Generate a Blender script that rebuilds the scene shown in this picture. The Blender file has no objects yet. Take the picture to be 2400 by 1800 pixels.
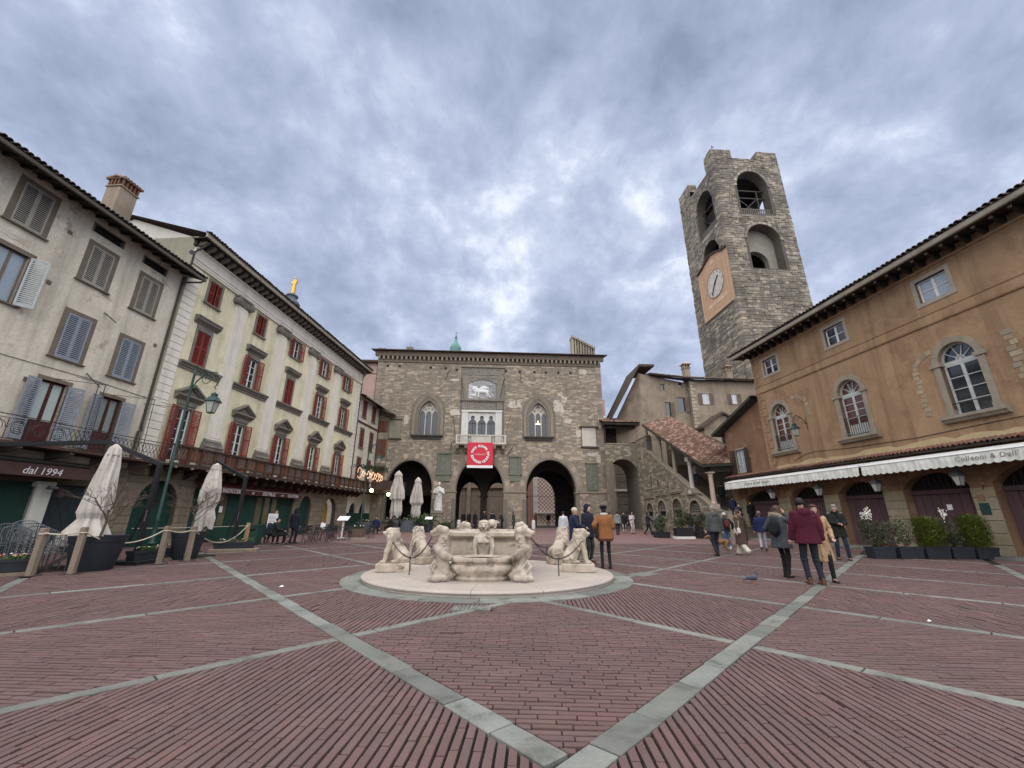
import bpy, math, random
import numpy as np
from mathutils import Vector, Matrix
from mathutils.geometry import tessellate_polygon
R = math.radians
rnd = random.Random(7)
S = bpy.context.scene
COL = S.collection

# ------------------------------------------------------------------ camera
cam_d = bpy.data.cameras.new('camera'); cam = bpy.data.objects.new('camera', cam_d); COL.objects.link(cam)
cam_d.sensor_width = 36; cam_d.lens = 965/2400*36; cam_d.clip_end = 3000; cam_d.clip_start = .05
_p = math.atan(312/965); _r = R(.25)
_f = Vector((0, math.cos(_p), math.sin(_p))); _x = Vector((1, 0, 0)); _u = Vector((0, -math.sin(_p), math.cos(_p)))
_X = math.cos(_r)*_x+math.sin(_r)*_u; _U = -math.sin(_r)*_x+math.cos(_r)*_u
cam.matrix_world = Matrix(((_X.x, _U.x, -_f.x, 0), (_X.y, _U.y, -_f.y, 0), (_X.z, _U.z, -_f.z, 1.38), (0, 0, 0, 1)))
S.camera = cam

# ------------------------------------------------------------------ sky and sun
SUN_EL, SUN_AZ = 66, 182          # soft sun lamp put high behind the camera to brighten the facades
W = bpy.data.worlds.new('World'); S.world = W; W.use_nodes = True
nt = W.node_tree; nt.nodes.clear()
def nd(t, tp, **k):
    n = t.nodes.new(tp)
    for a, b in k.items():
        if a[:2] == 'i_':
            n.inputs[int(a[2:])].default_value = b
        else: setattr(n, a, b)
    return n
def mth(t, op, a, b=None, c=None):
    n = t.nodes.new('ShaderNodeMath'); n.operation = op
    for i, v in enumerate((a, b, c)):
        if v is None: continue
        if isinstance(v, (int, float)): n.inputs[i].default_value = v
        else: t.links.new(v, n.inputs[i])
    return n.outputs[0]
def ramp(t, fac, stops, interp='LINEAR'):
    n = t.nodes.new('ShaderNodeValToRGB'); e = n.color_ramp.elements; n.color_ramp.interpolation = interp
    while len(e) < len(stops): e.new(.5)
    for el, (p, c) in zip(e, stops):
        el.position = p; el.color = (*c, 1) if len(c) == 3 else c
    if fac is not None: t.links.new(fac, n.inputs[0])
    return n.outputs[0]
def mix(t, fac, a, b, mode='MIX'):
    n = t.nodes.new('ShaderNodeMix'); n.data_type = 'RGBA'; n.blend_type = mode
    for s, v in ((n.inputs[0], fac), (n.inputs[6], a), (n.inputs[7], b)):
        if isinstance(v, (int, float)): s.default_value = v
        elif isinstance(v, tuple): s.default_value = (*v, 1) if len(v) == 3 else v
        else: t.links.new(v, s)
    return n.outputs[2]
def noise(t, vec, scale, detail=4, rough=.55, dist=0, out=0):
    n = t.nodes.new('ShaderNodeTexNoise'); n.inputs['Scale'].default_value = scale; n.inputs['Detail'].default_value = detail
    n.inputs['Roughness'].default_value = rough; n.inputs['Distortion'].default_value = dist
    if vec is not None: t.links.new(vec, n.inputs['Vector'])
    return n.outputs[out]
def build_sky():
    t = nt; tc = nd(t, 'ShaderNodeTexCoord'); sp = nd(t, 'ShaderNodeSeparateXYZ'); t.links.new(tc.outputs['Generated'], sp.inputs[0])
    x, y, z = sp.outputs
    zz = mth(t, 'ADD', mth(t, 'MAXIMUM', z, 0.0), .50)
    cv = nd(t, 'ShaderNodeCombineXYZ'); t.links.new(mth(t, 'DIVIDE', x, zz), cv.inputs[0]); t.links.new(mth(t, 'DIVIDE', y, zz), cv.inputs[1])
    mp = nd(t, 'ShaderNodeMapping'); t.links.new(cv.outputs[0], mp.inputs[0]); mp.inputs['Location'].default_value = (-4.2, 3.1, 0); mp.inputs['Scale'].default_value = (1.5, 1.35, 1); mp.inputs['Rotation'].default_value = (0, 0, R(-14))
    big = noise(t, mp.outputs[0], 1.6, 3, .5, .2)
    mid = noise(t, mp.outputs[0], 4.2, 9, .58, .2)
    fin = noise(t, mp.outputs[0], 12, 8, .62, .1)
    d = mth(t, 'ADD', mth(t, 'MULTIPLY', big, .45), mth(t, 'ADD', mth(t, 'MULTIPLY', mid, .45), mth(t, 'MULTIPLY', fin, .15)))
    # thin place in the cloud where the sun stands behind it
    sd = Vector((-.03, math.cos(R(45)), math.sin(R(45)))).normalized()
    dp = nd(t, 'ShaderNodeVectorMath', operation='DOT_PRODUCT'); t.links.new(tc.outputs['Generated'], dp.inputs[0]); dp.inputs[1].default_value = sd
    glow = mth(t, 'POWER', mth(t, 'MAXIMUM', dp.outputs['Value'], 0), 48)
    d2 = mth(t, 'ADD', d, mth(t, 'MULTIPLY', glow, .085))
    hz = mth(t, 'POWER', mth(t, 'SUBTRACT', 1, mth(t, 'MINIMUM', mth(t, 'MAXIMUM', z, 0), 1)), 7)
    d3 = mth(t, 'ADD', d2, mth(t, 'MULTIPLY', hz, .05))
    col = ramp(t, d3, [(0.4, (0.092, 0.11, 0.151)), (0.48, (0.128, 0.149, 0.198)), (0.545, (0.164, 0.184, 0.241)), (0.6, (0.211, 0.232, 0.288)), (0.66, (0.315, 0.331, 0.373)), (0.74, (0.459, 0.459, 0.464))])
    sky = nd(t, 'ShaderNodeTexSky', sky_type='NISHITA', sun_disc=False, sun_elevation=R(SUN_EL), sun_rotation=R(SUN_AZ))
    K = .10
    sc = nd(t, 'ShaderNodeVectorMath', operation='SCALE'); t.links.new(col, sc.inputs[0]); sc.inputs['Scale'].default_value = 1/K
    m = mix(t, .93, sky.outputs[0], sc.outputs[0])
    bg = nd(t, 'ShaderNodeBackground'); t.links.new(m, bg.inputs[0]); bg.inputs[1].default_value = K
    o = nd(t, 'ShaderNodeOutputWorld'); t.links.new(bg.outputs[0], o.inputs[0])
build_sky()
sun_d = bpy.data.lights.new('sun', 'SUN'); sun_d.energy = 1.5; sun_d.angle = R(120); sun_d.color = (1, .95, .88)
sun = bpy.data.objects.new('sun', sun_d); COL.objects.link(sun)
_a = R(SUN_AZ); _d = Vector((math.sin(_a)*math.cos(R(SUN_EL)), math.cos(_a)*math.cos(R(SUN_EL)), math.sin(R(SUN_EL))))
sun.rotation_euler = _d.to_track_quat('Z', 'Y').to_euler()
S.view_settings.view_transform = 'Standard'; S.view_settings.look = 'None'; S.view_settings.gamma = 1; S.view_settings.exposure = 1.6
S.cycles.max_bounces = 6; S.cycles.diffuse_bounces = 3; S.cycles.glossy_bounces = 3; S.cycles.transmission_bounces = 3; S.cycles.transparent_max_bounces = 6

# ------------------------------------------------------------------ materials
MATS = {}
def M(name, c, c2=None, sc=1.2, rough=.85, bump=.25, bsc=25, isl=0, isl2=None, c3=None, c3sc=.6, c3t=.62, streak=0, metal=0, spec=.3, big=.25, fine=.0, c3w=.04, bdist=.02, stretch=None):
    """surface with blotches, optional colour per loose piece (isl), flaking second coat (c3) and vertical run-off marks (streak)"""
    if name in MATS: return MATS[name]
    m = bpy.data.materials.new(name); m.use_nodes = True; t = m.node_tree; b = t.nodes['Principled BSDF']
    g = nd(t, 'ShaderNodeNewGeometry'); P = g.outputs['Position']
    if stretch:
        mp = nd(t, 'ShaderNodeMapping'); t.links.new(P, mp.inputs[0]); mp.inputs['Scale'].default_value = stretch; P2 = mp.outputs[0]
    else: P2 = P
    c2 = c2 or tuple(v*.72 for v in c)
    n1 = noise(t, P2, sc, 6, .62)
    col = mix(t, ramp(t, n1, [(.32, (0,)*3), (.68, (1,)*3)]), c, c2)
    oi = nd(t, 'ShaderNodeObjectInfo'); RI = mth(t, 'FRACT', mth(t, 'ADD', g.outputs['Random Per Island'], oi.outputs['Random']))
    if isl:
        if isl2:
            col = mix(t, ramp(t, RI, [(0, (0,)*3), (1-isl, (.0,)*3), (1, (1,)*3)]), col, isl2)
        hs = nd(t, 'ShaderNodeHueSaturation'); t.links.new(col, hs.inputs['Color'])
        t.links.new(mth(t, 'MULTIPLY_ADD', RI, isl, 1-isl*.5), hs.inputs['Value'])
        t.links.new(mth(t, 'MULTIPLY_ADD', mth(t, 'FRACT', mth(t, 'MULTIPLY', RI, 37.7)), isl*.06, .5-isl*.03), hs.inputs['Hue'])
        t.links.new(mth(t, 'MULTIPLY_ADD', mth(t, 'FRACT', mth(t, 'MULTIPLY', RI, 91.3)), isl*.8, 1-isl*.4), hs.inputs['Saturation'])
        col = hs.outputs[0]
    if c3:
        nn = noise(t, P, c3sc, 8, .68, .4)
        col = mix(t, ramp(t, nn, [(c3t-c3w, (0,)*3), (c3t+c3w, (1,)*3)]), col, c3)
    if streak:
        mp = nd(t, 'ShaderNodeMapping'); t.links.new(P, mp.inputs[0]); mp.inputs['Scale'].default_value = (2.2, 2.2, .16)
        sn = noise(t, mp.outputs[0], 1.0, 6, .6)
        col = mix(t, mth(t, 'MULTIPLY', ramp(t, sn, [(.46, (0,)*3), (.75, (1,)*3)]), streak), col, tuple(v*.28 for v in c))
    if big:
        bn = noise(t, P, .16, 4, .6)
        col = mix(t, mth(t, 'MULTIPLY', ramp(t, bn, [(.38, (0,)*3), (.7, (1,)*3)]), big), col, tuple(v*.55 for v in c))
    if fine:
        fn = noise(t, P, bsc*2.2, 3, .6)
        col = mix(t, mth(t, 'MULTIPLY', ramp(t, fn, [(.45, (0,)*3), (.7, (1,)*3)]), fine), col, tuple(v*.35 for v in c))
    t.links.new(col, b.inputs['Base Color'])
    b.inputs['Roughness'].default_value = rough; b.inputs['Metallic'].default_value = metal; b.inputs['Specular IOR Level'].default_value = spec
    if bump:
        bp = nd(t, 'ShaderNodeBump'); bp.inputs['Strength'].default_value = bump; bp.inputs['Distance'].default_value = bdist
        t.links.new(noise(t, P2, bsc, 6, .65), bp.inputs['Height']); t.links.new(bp.outputs[0], b.inputs['Normal'])
    MATS[name] = m; return m
def flat(name, c, rough=.6, metal=0, emit=0, spec=.4):
    if name in MATS: return MATS[name]
    m = bpy.data.materials.new(name); m.use_nodes = True; b = m.node_tree.nodes['Principled BSDF']; t = m.node_tree
    g = nd(t, 'ShaderNodeNewGeometry'); n = noise(t, g.outputs['Position'], 14, 4, .6)
    t.links.new(mix(t, n, tuple(v*.8 for v in c), tuple(min(1, v*1.15) for v in c)), b.inputs['Base Color'])
    b.inputs['Roughness'].default_value = rough; b.inputs['Metallic'].default_value = metal; b.inputs['Specular IOR Level'].default_value = spec
    if emit: b.inputs['Emission Color'].default_value = (*c, 1); b.inputs['Emission Strength'].default_value = emit
    MATS[name] = m; return m

brick = M('brick_red', (.160, .096, .089), (.125, .079, .074), sc=1.3, rough=.82, bump=.4, bsc=60, isl=.26, c3=(.115, .082, .074), c3sc=.9, c3t=.58, c3w=.13, big=.5, fine=.35)
mortar = M('joint_dirt', (.018, .013, .013), (.026, .022, .018), sc=6, rough=.95, c3=(.05, .06, .025), c3sc=2.5, c3t=.66)
slabm = M('paving_stone', (.19, .196, .176), (.14, .146, .132), sc=2.6, rough=.72, bump=.35, bsc=18, isl=.5, c3=(.085, .087, .072), c3sc=2.6, c3t=.60, c3w=.07, big=.2, fine=.2, spec=.35)
kerbm = M('kerb_stone', (.33, .33, .31), sc=1.5, rough=.75)
marble = M('fountain_marble', (.58, .505, .42), (.40, .33, .25), sc=3.2, rough=.6, bump=.4, bsc=26, c3=(.15, .115, .08), c3sc=3.4, c3t=.60, c3w=.06, big=0, fine=.4, streak=.7, spec=.35)
marblep = M('plinth_marble', (.43, .38, .325), (.37, .30, .26), sc=1.3, rough=.5, bump=.2, bsc=14, c3=(.36, .34, .31), c3sc=1.3, c3t=.56, c3w=.1, big=0, isl=.12, fine=.2, spec=.45)
iron = M('black_iron', (.02, .02, .022), (.05, .035, .028), sc=9, rough=.6, bump=.2, bsc=50, spec=.5, big=0)
greenm = M('green_painted_iron', (.016, .055, .046), (.012, .04, .034), sc=6, rough=.5, bump=.1, spec=.5, big=0)
glass = flat('window_glass', (.02, .026, .032), .06, spec=.9)
blind = flat('pale_blind', (.42, .50, .48), .6)
curtain = flat('net_curtain', (.55, .58, .60), .7)
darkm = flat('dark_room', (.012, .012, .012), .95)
whitep = M('white_paint', (.74, .74, .71), (.66, .66, .63), sc=3, rough=.55, bump=.08, big=0)
whiteplaster = M('old_white_plaster', (.74, .685, .565), (.60, .545, .44), sc=1.1, rough=.92, bump=.8, bsc=6, c3=(.42, .35, .27), c3sc=1.0, c3t=.63, c3w=.025, streak=.6, big=.35, fine=.25, bdist=.03)
yellow = M('yellow_plaster', (.80, .73, .50), (.70, .66, .49), sc=.9, rough=.92, bump=.6, bsc=7, c3=(.58, .54, .36), c3sc=1.3, c3t=.60, c3w=.1, streak=.48, big=.2, fine=.15)
cream = M('cream_pilaster', (.79, .755, .67), (.70, .66, .57), sc=1.3, rough=.9, bump=.25, bsc=12, streak=.30, big=.15)
sandst = M('warm_sandstone', (.33, .285, .215), (.25, .215, .165), sc=2.2, rough=.9, bump=.4, bsc=14, streak=.35, big=.2)
greystone = M('grey_sandstone', (.235, .215, .18), (.165, .15, .125), sc=2.2, rough=.9, bump=.35, bsc=16, streak=.3, big=.2)
orange = M('orange_plaster', (.40, .265, .155), (.31, .195, .112), sc=.8, rough=.93, bump=.6, bsc=7, c3=(.27, .165, .095), c3sc=.7, c3t=.57, c3w=.06, streak=.65, big=.45, fine=.2, bdist=.03)
brownpl = M('brown_plaster', (.27, .16, .09), (.18, .105, .065), sc=.9, rough=.93, bump=.4, bsc=8, c3=(.36, .23, .14), c3sc=1.2, c3t=.6, c3w=.05, streak=.5, big=.4)
greypl = M('grey_brown_plaster', (.36, .29, .215), (.27, .215, .16), sc=.6, rough=.93, bump=.4, bsc=7, c3=(.20, .165, .125), c3sc=.7, c3t=.57, c3w=.09, streak=.5, big=.4)
rubble = M('palace_stone', (.335, .285, .222), (.262, .226, .178), sc=2.2, rough=.92, bump=.6, bsc=16, isl=.40, isl2=(.46, .375, .285), streak=.3, big=.35, bdist=.03)
rubbleb = M('palace_joint', (.21, .185, .145), (.16, .145, .115), sc=3, rough=.95, bump=.5, bsc=18)
towerst = M('tower_stone', (.315, .272, .218), (.215, .187, .152), sc=1.1, rough=.93, bump=.8, bsc=10, isl=.55, isl2=(.38, .33, .25), c3=(.07, .066, .06), c3sc=.3, c3t=.59, c3w=.1, streak=.6, big=.4, bdist=.05)
towerj = M('tower_joint', (.13, .115, .095), sc=2, rough=.95, bump=.6, bsc=14)
ashlar = M('ground_floor_ashlar', (.255, .215, .155), (.185, .16, .12), sc=1.5, rough=.88, bump=.35, bsc=14, isl=.3, streak=.3, big=.2)
ashlarj = M('ashlar_joint', (.10, .085, .065), sc=3, rough=.95)
redsh = M('red_shutter_paint', (.24, .036, .026), (.20, .034, .026), sc=2, rough=.6, bump=.1, big=.1)
redsh2 = M('dull_red_shutter_paint', (.19, .06, .05), (.14, .045, .04), sc=2, rough=.65, bump=.1, big=.1)
greysh = M('grey_brown_shutter_paint', (.34, .325, .28), (.28, .265, .23), sc=3, rough=.7, bump=.1, big=.1)
bluesh = M('blue_grey_shutter_paint', (.27, .305, .355), (.22, .255, .30), sc=3, rough=.7, bump=.1, big=.1)
palesh = M('pale_green_grey_shutter_paint', (.50, .54, .53), (.42, .46, .45), sc=3, rough=.7, bump=.1, big=.1)
browsh = M('brown_shutter_paint', (.06, .036, .03), sc=3, rough=.7, bump=.1, big=0)
woodbr = M('brown_boards', (.17, .075, .04), (.11, .05, .03), sc=4, rough=.75, isl=.3, stretch=(3, 3, .4), big=0)
darkw = M('dark_balcony_wood', (.055, .030, .022), (.085, .05, .035), sc=4, rough=.8, isl=.3, bump=.3, bsc=18, big=0)
tilem = M('roof_tile', (.225, .12, .085), (.165, .095, .07), sc=2, rough=.9, bump=.4, bsc=18, isl=.5, isl2=(.33, .24, .185), c3=(.09, .08, .06), c3sc=1.4, c3t=.62, c3w=.08, big=.25)
tiledk = M('dark_roof_tile', (.055, .042, .035), (.09, .065, .05), sc=2, rough=.92, bump=.4, bsc=16, isl=.4, big=.2)
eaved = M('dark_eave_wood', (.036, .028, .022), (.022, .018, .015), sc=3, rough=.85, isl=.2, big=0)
fasc = M('pale_fascia', (.40, .355, .285), (.30, .265, .21), sc=1.6, rough=.85, streak=.3)
doorp = M('violet_brown_door', (.105, .063, .066), (.08, .047, .052), sc=2.5, rough=.72, bump=.3, bsc=14, isl=.35, stretch=(2, 2, .3), streak=.25, big=.2)
greendoor = M('green_door_paint', (.012, .055, .040), (.009, .040, .030), sc=2, rough=.55, bump=.1, big=.1)
greenfab = M('dark_green_panel', (.014, .048, .035), (.012, .036, .028), sc=1.2, rough=.85, bump=.15, bsc=6)
awnw = M('white_awning_cloth', (.72, .72, .66), (.60, .61, .56), sc=1.1, rough=.85, bump=.12, bsc=6, streak=.22, big=.1)
maroonsign = M('maroon_sign', (.085, .026, .026), (.07, .022, .022), sc=2, rough=.5, big=0)
brownsign = M('brown_sign', (.10, .055, .05), sc=2, rough=.7, big=0)
cloth = M('parasol_canvas', (.60, .555, .50), (.46, .42, .375), sc=2.5, rough=.92, bump=.3, bsc=14, c3=(.27, .24, .215), c3sc=3.2, c3t=.66, c3w=.1, streak=.2, big=.1)
potm = M('dark_planter_plastic', (.028, .033, .042), (.022, .026, .034), sc=4, rough=.5, bump=.12, bsc=18, big=.15)
potgrey = M('blue_grey_planter', (.105, .122, .14), (.085, .10, .115), sc=3, rough=.55, bump=.1, big=.1)
potbrown = M('brown_planter', (.15, .105, .085), (.11, .08, .07), sc=3, rough=.8, big=.1)
wood = M('weathered_post_wood', (.27, .215, .155), (.18, .145, .11), sc=3, rough=.85, bump=.4, bsc=16, stretch=(4, 4, .5), big=.1)
newwood = M('new_pine_wood', (.42, .26, .14), (.36, .21, .11), sc=3, rough=.75, bump=.2, stretch=(4, 4, .5), big=0)
ropem = M('rope', (.56, .50, .39), (.44, .39, .30), sc=9, rough=.9, bump=.5, bsc=60, big=0)
chairm = M('grey_chair_metal', (.13, .135, .15), (.10, .105, .115), sc=6, rough=.42, metal=.5, big=0)
chaird = M('dark_chair_metal', (.04, .043, .052), sc=6, rough=.5, metal=.3, big=0)
blackm = M('black_powder_coat', (.014, .015, .018), (.02, .021, .024), sc=5, rough=.5, big=0)
copper = M('green_copper', (.11, .235, .21), (.15, .29, .26), sc=2, rough=.75, big=.2, isl=.1)
gold = flat('gold_leaf', (.55, .34, .08), .38, .9)
slate = M('blue_slate', (.11, .13, .15), sc=2, rough=.7, isl=.3)
clocko = M('clock_fresco_orange', (.52, .325, .20), (.47, .29, .18), sc=.8, rough=.92, streak=.2, big=.2)
clockl = M('clock_fresco_pale', (.64, .46, .31), sc=1.5, rough=.92, big=0)
clockw = M('clock_dial_white', (.62, .57, .50), sc=1.5, rough=.8, big=.2)
banner = M('red_banner', (.62, .035, .065), (.56, .03, .06), sc=1.2, rough=.6, bump=.1, bsc=2, big=0)
whiteb = flat('white_print', (.82, .80, .80), .7)
leafd = M('dark_leaves', (.035, .05, .022), (.055, .07, .03), sc=4, rough=.6, isl=.8, bump=0, big=0)
leafg = M('green_leaves', (.045, .085, .022), (.07, .11, .03), sc=4, rough=.55, isl=.7, bump=0, big=0)
leafy = M('yellow_green_leaves', (.11, .13, .016), (.075, .105, .012), sc=5, rough=.6, isl=.7, bump=0, big=0)
leafs = M('sparse_olive_leaves', (.10, .11, .065), (.06, .065, .035), sc=5, rough=.6, isl=.8, bump=0, big=0)
bark = M('bark', (.085, .06, .045), (.13, .095, .075), sc=9, rough=.9, bump=.3, bsc=40, big=0)
soil = M('soil', (.04, .03, .022), sc=9, rough=.95, big=0)
lampglass = flat('frosted_lamp_glass', (.42, .42, .38), .25)
lamplit = flat('lit_globe', (1, .80, .45), .4, 0, 5)
asph = M('alley_stone', (.20, .185, .17), sc=1.5, rough=.85)
petalw = flat('white_petals', (.72, .70, .62), .7)
petalo = flat('orange_petals', (.70, .22, .05), .7)
petalv = flat('violet_petals', (.08, .04, .16), .7)

# ------------------------------------------------------------------ mesh helpers
class MB:
    def __init__(s): s.v = []; s.f = []
    def add(s, vs, fs):
        n = len(s.v); s.v += [tuple(p) for p in vs]; s.f += [tuple(i+n for i in f) for f in fs]; return s
    def box(s, x0, x1, y0, y1, z0, z1):
        return s.add([(x0, y0, z0), (x1, y0, z0), (x1, y1, z0), (x0, y1, z0), (x0, y0, z1), (x1, y0, z1), (x1, y1, z1), (x0, y1, z1)],
                     [(0, 3, 2, 1), (4, 5, 6, 7), (0, 1, 5, 4), (1, 2, 6, 5), (2, 3, 7, 6), (3, 0, 4, 7)])
    def cbox(s, x0, x1, y0, y1, z0, z1, c):
        """box with chamfered front (-y) edges"""
        a = [(x0, y1, z0), (x1, y1, z0), (x1, y1, z1), (x0, y1, z1)]
        b = [(x0, y0+c, z0), (x1, y0+c, z0), (x1, y0+c, z1), (x0, y0+c, z1)]
        d = [(x0+c, y0, z0+c), (x1-c, y0, z0+c), (x1-c, y0, z1-c), (x0+c, y0, z1-c)]
        fs = [(8, 9, 10, 11)]
        for i in range(4):
            j = (i+1) % 4; fs += [(i, j, 4+j, 4+i), (4+i, 4+j, 8+j, 8+i)]
        return s.add(a+b+d, fs)
    def xf(s, m, src):
        return s.add([m @ Vector(p) for p in src.v], src.f)
    def bar(s, p0, p1, w, h=None, up=(0, 0, 1)):
        p0, p1 = Vector(p0), Vector(p1); h = h or w; d = (p1-p0); L = d.length
        if L < 1e-6: return s
        d /= L; u = Vector(up)
        if abs(d.dot(u)) > .98: u = Vector((0, 1, 0)) if abs(d.y) < .9 else Vector((1, 0, 0))
        a = d.cross(u).normalized()*w/2; b = a.cross(d).normalized()*h/2
        vs = [p+i*a+j*b for p in (p0, p1) for i, j in ((-1, -1), (1, -1), (1, 1), (-1, 1))]
        return s.add(vs, [(0, 1, 2, 3), (7, 6, 5, 4), (0, 4, 5, 1), (1, 5, 6, 2), (2, 6, 7, 3), (3, 7, 4, 0)])
    def cyl(s, p0, p1, r0, r1=None, n=8, cap=True):
        p0, p1 = Vector(p0), Vector(p1); r1 = r0 if r1 is None else r1; d = (p1-p0)
        if d.length < 1e-6: return s
        d.normalize(); a = d.orthogonal().normalized(); b = d.cross(a)
        vs = [p+r*(math.cos(2*math.pi*i/n)*a+math.sin(2*math.pi*i/n)*b) for p, r in ((p0, r0), (p1, r1)) for i in range(n)]
        fs = [(i, (i+1) % n, n+(i+1) % n, n+i) for i in range(n)]
        if cap: fs += [tuple(range(n-1, -1, -1)), tuple(range(n, 2*n))]
        return s.add(vs, fs)
    def tube(s, pts, r, n=6, closed=False):
        pts = [Vector(p) for p in pts]; k = len(pts); rr = r if isinstance(r, (list, tuple)) else [r]*k
        vs = []; prev = None
        for i, p in enumerate(pts):
            if closed: d = pts[(i+1) % k]-pts[i-1]
            else: d = pts[min(i+1, k-1)]-pts[max(i-1, 0)]
            if d.length < 1e-9: d = Vector((0, 0, 1))
            d.normalize()
            a = (prev-d*prev.dot(d)) if prev is not None else d.orthogonal()
            if a.length < 1e-6: a = d.orthogonal()
            a.normalize(); prev = a; b = d.cross(a)
            vs += [p+rr[i]*(math.cos(2*math.pi*j/n)*a+math.sin(2*math.pi*j/n)*b) for j in range(n)]
        fs = []
        for i in range(k if closed else k-1):
            i2 = (i+1) % k
            fs += [(i*n+j, i*n+(j+1) % n, i2*n+(j+1) % n, i2*n+j) for j in range(n)]
        if not closed: fs += [tuple(range(n-1, -1, -1)), tuple(range((k-1)*n, k*n))]
        return s.add(vs, fs)
    def lathe(s, prof, n=24, c=(0, 0, 0), fn=None, a0=0, a1=2*math.pi, sx=1, sy=1):
        """prof: list of (r,z)"""
        full = abs(a1-a0-2*math.pi) < 1e-6; m = n if full else n+1; vs = []
        for r, z in prof:
            for i in range(m):
                a = a0+(a1-a0)*i/n; q = r*(fn(a, z) if fn else 1)
                vs.append((c[0]+q*math.cos(a)*sx, c[1]+q*math.sin(a)*sy, c[2]+z))
        fs = []
        for k in range(len(prof)-1):
            for i in range(n):
                j = (i+1) % m; fs.append((k*m+i, k*m+j, (k+1)*m+j, (k+1)*m+i))
        if full:
            if prof[0][0] > 1e-4: fs.append(tuple(range(m-1, -1, -1)))
            if prof[-1][0] > 1e-4: fs.append(tuple(range((len(prof)-1)*m, len(prof)*m)))
        return s.add(vs, fs)
    def prism(s, poly, y0, y1):
        """poly in (x,z), extruded along y"""
        n = len(poly); vs = [(x, y0, z) for x, z in poly]+[(x, y1, z) for x, z in poly]
        fs = [tuple(range(n)), tuple(range(2*n-1, n-1, -1))]+[(i, n+i, n+(i+1) % n, (i+1) % n) for i in range(n)]
        return s.add(vs, fs)
    def sweepx(s, prof, x0, x1):
        """closed profile in (y,z), extruded along x"""
        n = len(prof); vs = [(x0, y, z) for y, z in prof]+[(x1, y, z) for y, z in prof]
        return s.add(vs, [tuple(range(n)), tuple(range(2*n-1, n-1, -1))]+[(i, n+i, n+(i+1) % n, (i+1) % n) for i in range(n)])
    def ball(s, c, r, n=10, m=7, sc=(1, 1, 1)):
        prof = [(r*math.sin(math.pi*i/m), -r*math.cos(math.pi*i/m)) for i in range(m+1)]
        prof[0] = (1e-5, -r); prof[-1] = (1e-5, r)
        q = MB().lathe(prof, n)
        return s.add([(c[0]+x*sc[0], c[1]+y*sc[1], c[2]+z*sc[2]) for x, y, z in q.v], q.f)
    def mesh(s, name, smooth=False):
        me = bpy.data.meshes.new(name); me.from_pydata(s.v, [], s.f); me.validate(); me.update()
        if smooth:
            me.polygons.foreach_set('use_smooth', [True]*len(me.polygons))
            me.set_sharp_from_angle(angle=R(42))
        return me
    def obj(s, name, mat, parent=None, smooth=False, **tags):
        return O(name, s.mesh(name, smooth), mat, parent, **tags)
def O(name, me, mat, parent=None, loc=None, rotz=None, mw=None, **tags):
    if mat is not None and not me.materials: me.materials.append(mat)
    o = bpy.data.objects.new(name, me); COL.objects.link(o)
    if parent is not None: o.parent = parent
    if loc is not None: o.location = loc
    if rotz is not None: o.rotation_euler = (0, 0, rotz)
    if mw is not None: o.matrix_local = mw
    for k, v in tags.items(): o[k] = v
    return o
def thing(name, label, cat, loc=(0, 0, 0), rotz=0, group=None, kind=None):
    o = bpy.data.objects.new(name, None); COL.objects.link(o); o.location = loc; o.rotation_euler = (0, 0, rotz)
    o.empty_display_size = .2
    o['label'] = label; o['category'] = cat
    if group: o['group'] = group
    return o
def tag(o, label, cat, group=None):
    o['label'] = label; o['category'] = cat
    if group: o['group'] = group
    return o
CH = {}
def kids(o):
    return [c for c in bpy.data.objects if c.parent == o]
def dup(root, loc, rotz, label=None, group=None, scale=None):
    r = root.copy(); COL.objects.link(r); r.location = loc; r.rotation_euler = (0, 0, rotz)
    if scale: r.scale = (scale,)*3
    if label: r['label'] = label
    if group: r['group'] = group
    if root not in CH: CH[root] = [(c, kids(c)) for c in kids(root)]
    for ch, gs in CH[root]:
        c = ch.copy(); COL.objects.link(c); c.parent = r
        for g in gs:
            d = g.copy(); COL.objects.link(d); d.parent = c
    return r
# ---- walls with openings -------------------------------------------------
def rect(x0, x1, z0, z1): return [(x0, z0), (x1, z0), (x1, z1), (x0, z1)]
def arch(x0, x1, z0, zs, zt, n=12, pointed=False):
    w = x1-x0; h = zt-zs; pts = [(x0, z0), (x1, z0), (x1, zs)]
    if pointed:
        rr = ((w/2)**2+h*h)/w; am = math.asin(min(1, h/rr))
        if rr*math.cos(am) < rr-w/2-1e-6 or rr < w/2: am = math.acos((rr-w/2)/rr)
        k = n//2
        for i in range(1, k+1):
            a = am*i/k; pts.append((x1-rr+rr*math.cos(a), zs+rr*math.sin(a)))
        for i in range(k-1, -1, -1):
            a = am*i/k; pts.append((x0+rr-rr*math.cos(a), zs+rr*math.sin(a)))
    elif h < w/2-.01:
        rr = ((w/2)**2+h*h)/(2*h); am = math.asin(w/2/rr); xc = (x0+x1)/2
        for i in range(1, n+1):
            a = am-2*am*i/n; pts.append((xc+rr*math.sin(a), zt-rr+rr*math.cos(a)))
    else:
        xc = (x0+x1)/2
        for i in range(1, n+1):
            a = math.pi*i/n; pts.append((xc+w/2*math.cos(a), zs+h*math.sin(a)))
    return pts
def archcurve(x0, x1, z0, zs, zt, n=12, pointed=False):
    return arch(x0, x1, z0, zs, zt, n, pointed)[2:]
def facepoly(mb, outer, holes, y):
    polys = [outer]+holes; flat_ = [p for q in polys for p in q]
    tr = tessellate_polygon([[Vector((x, z, 0)) for x, z in q] for q in polys])
    mb.add([(x, y, z) for x, z in flat_], [tuple(t) for t in tr])
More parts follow.
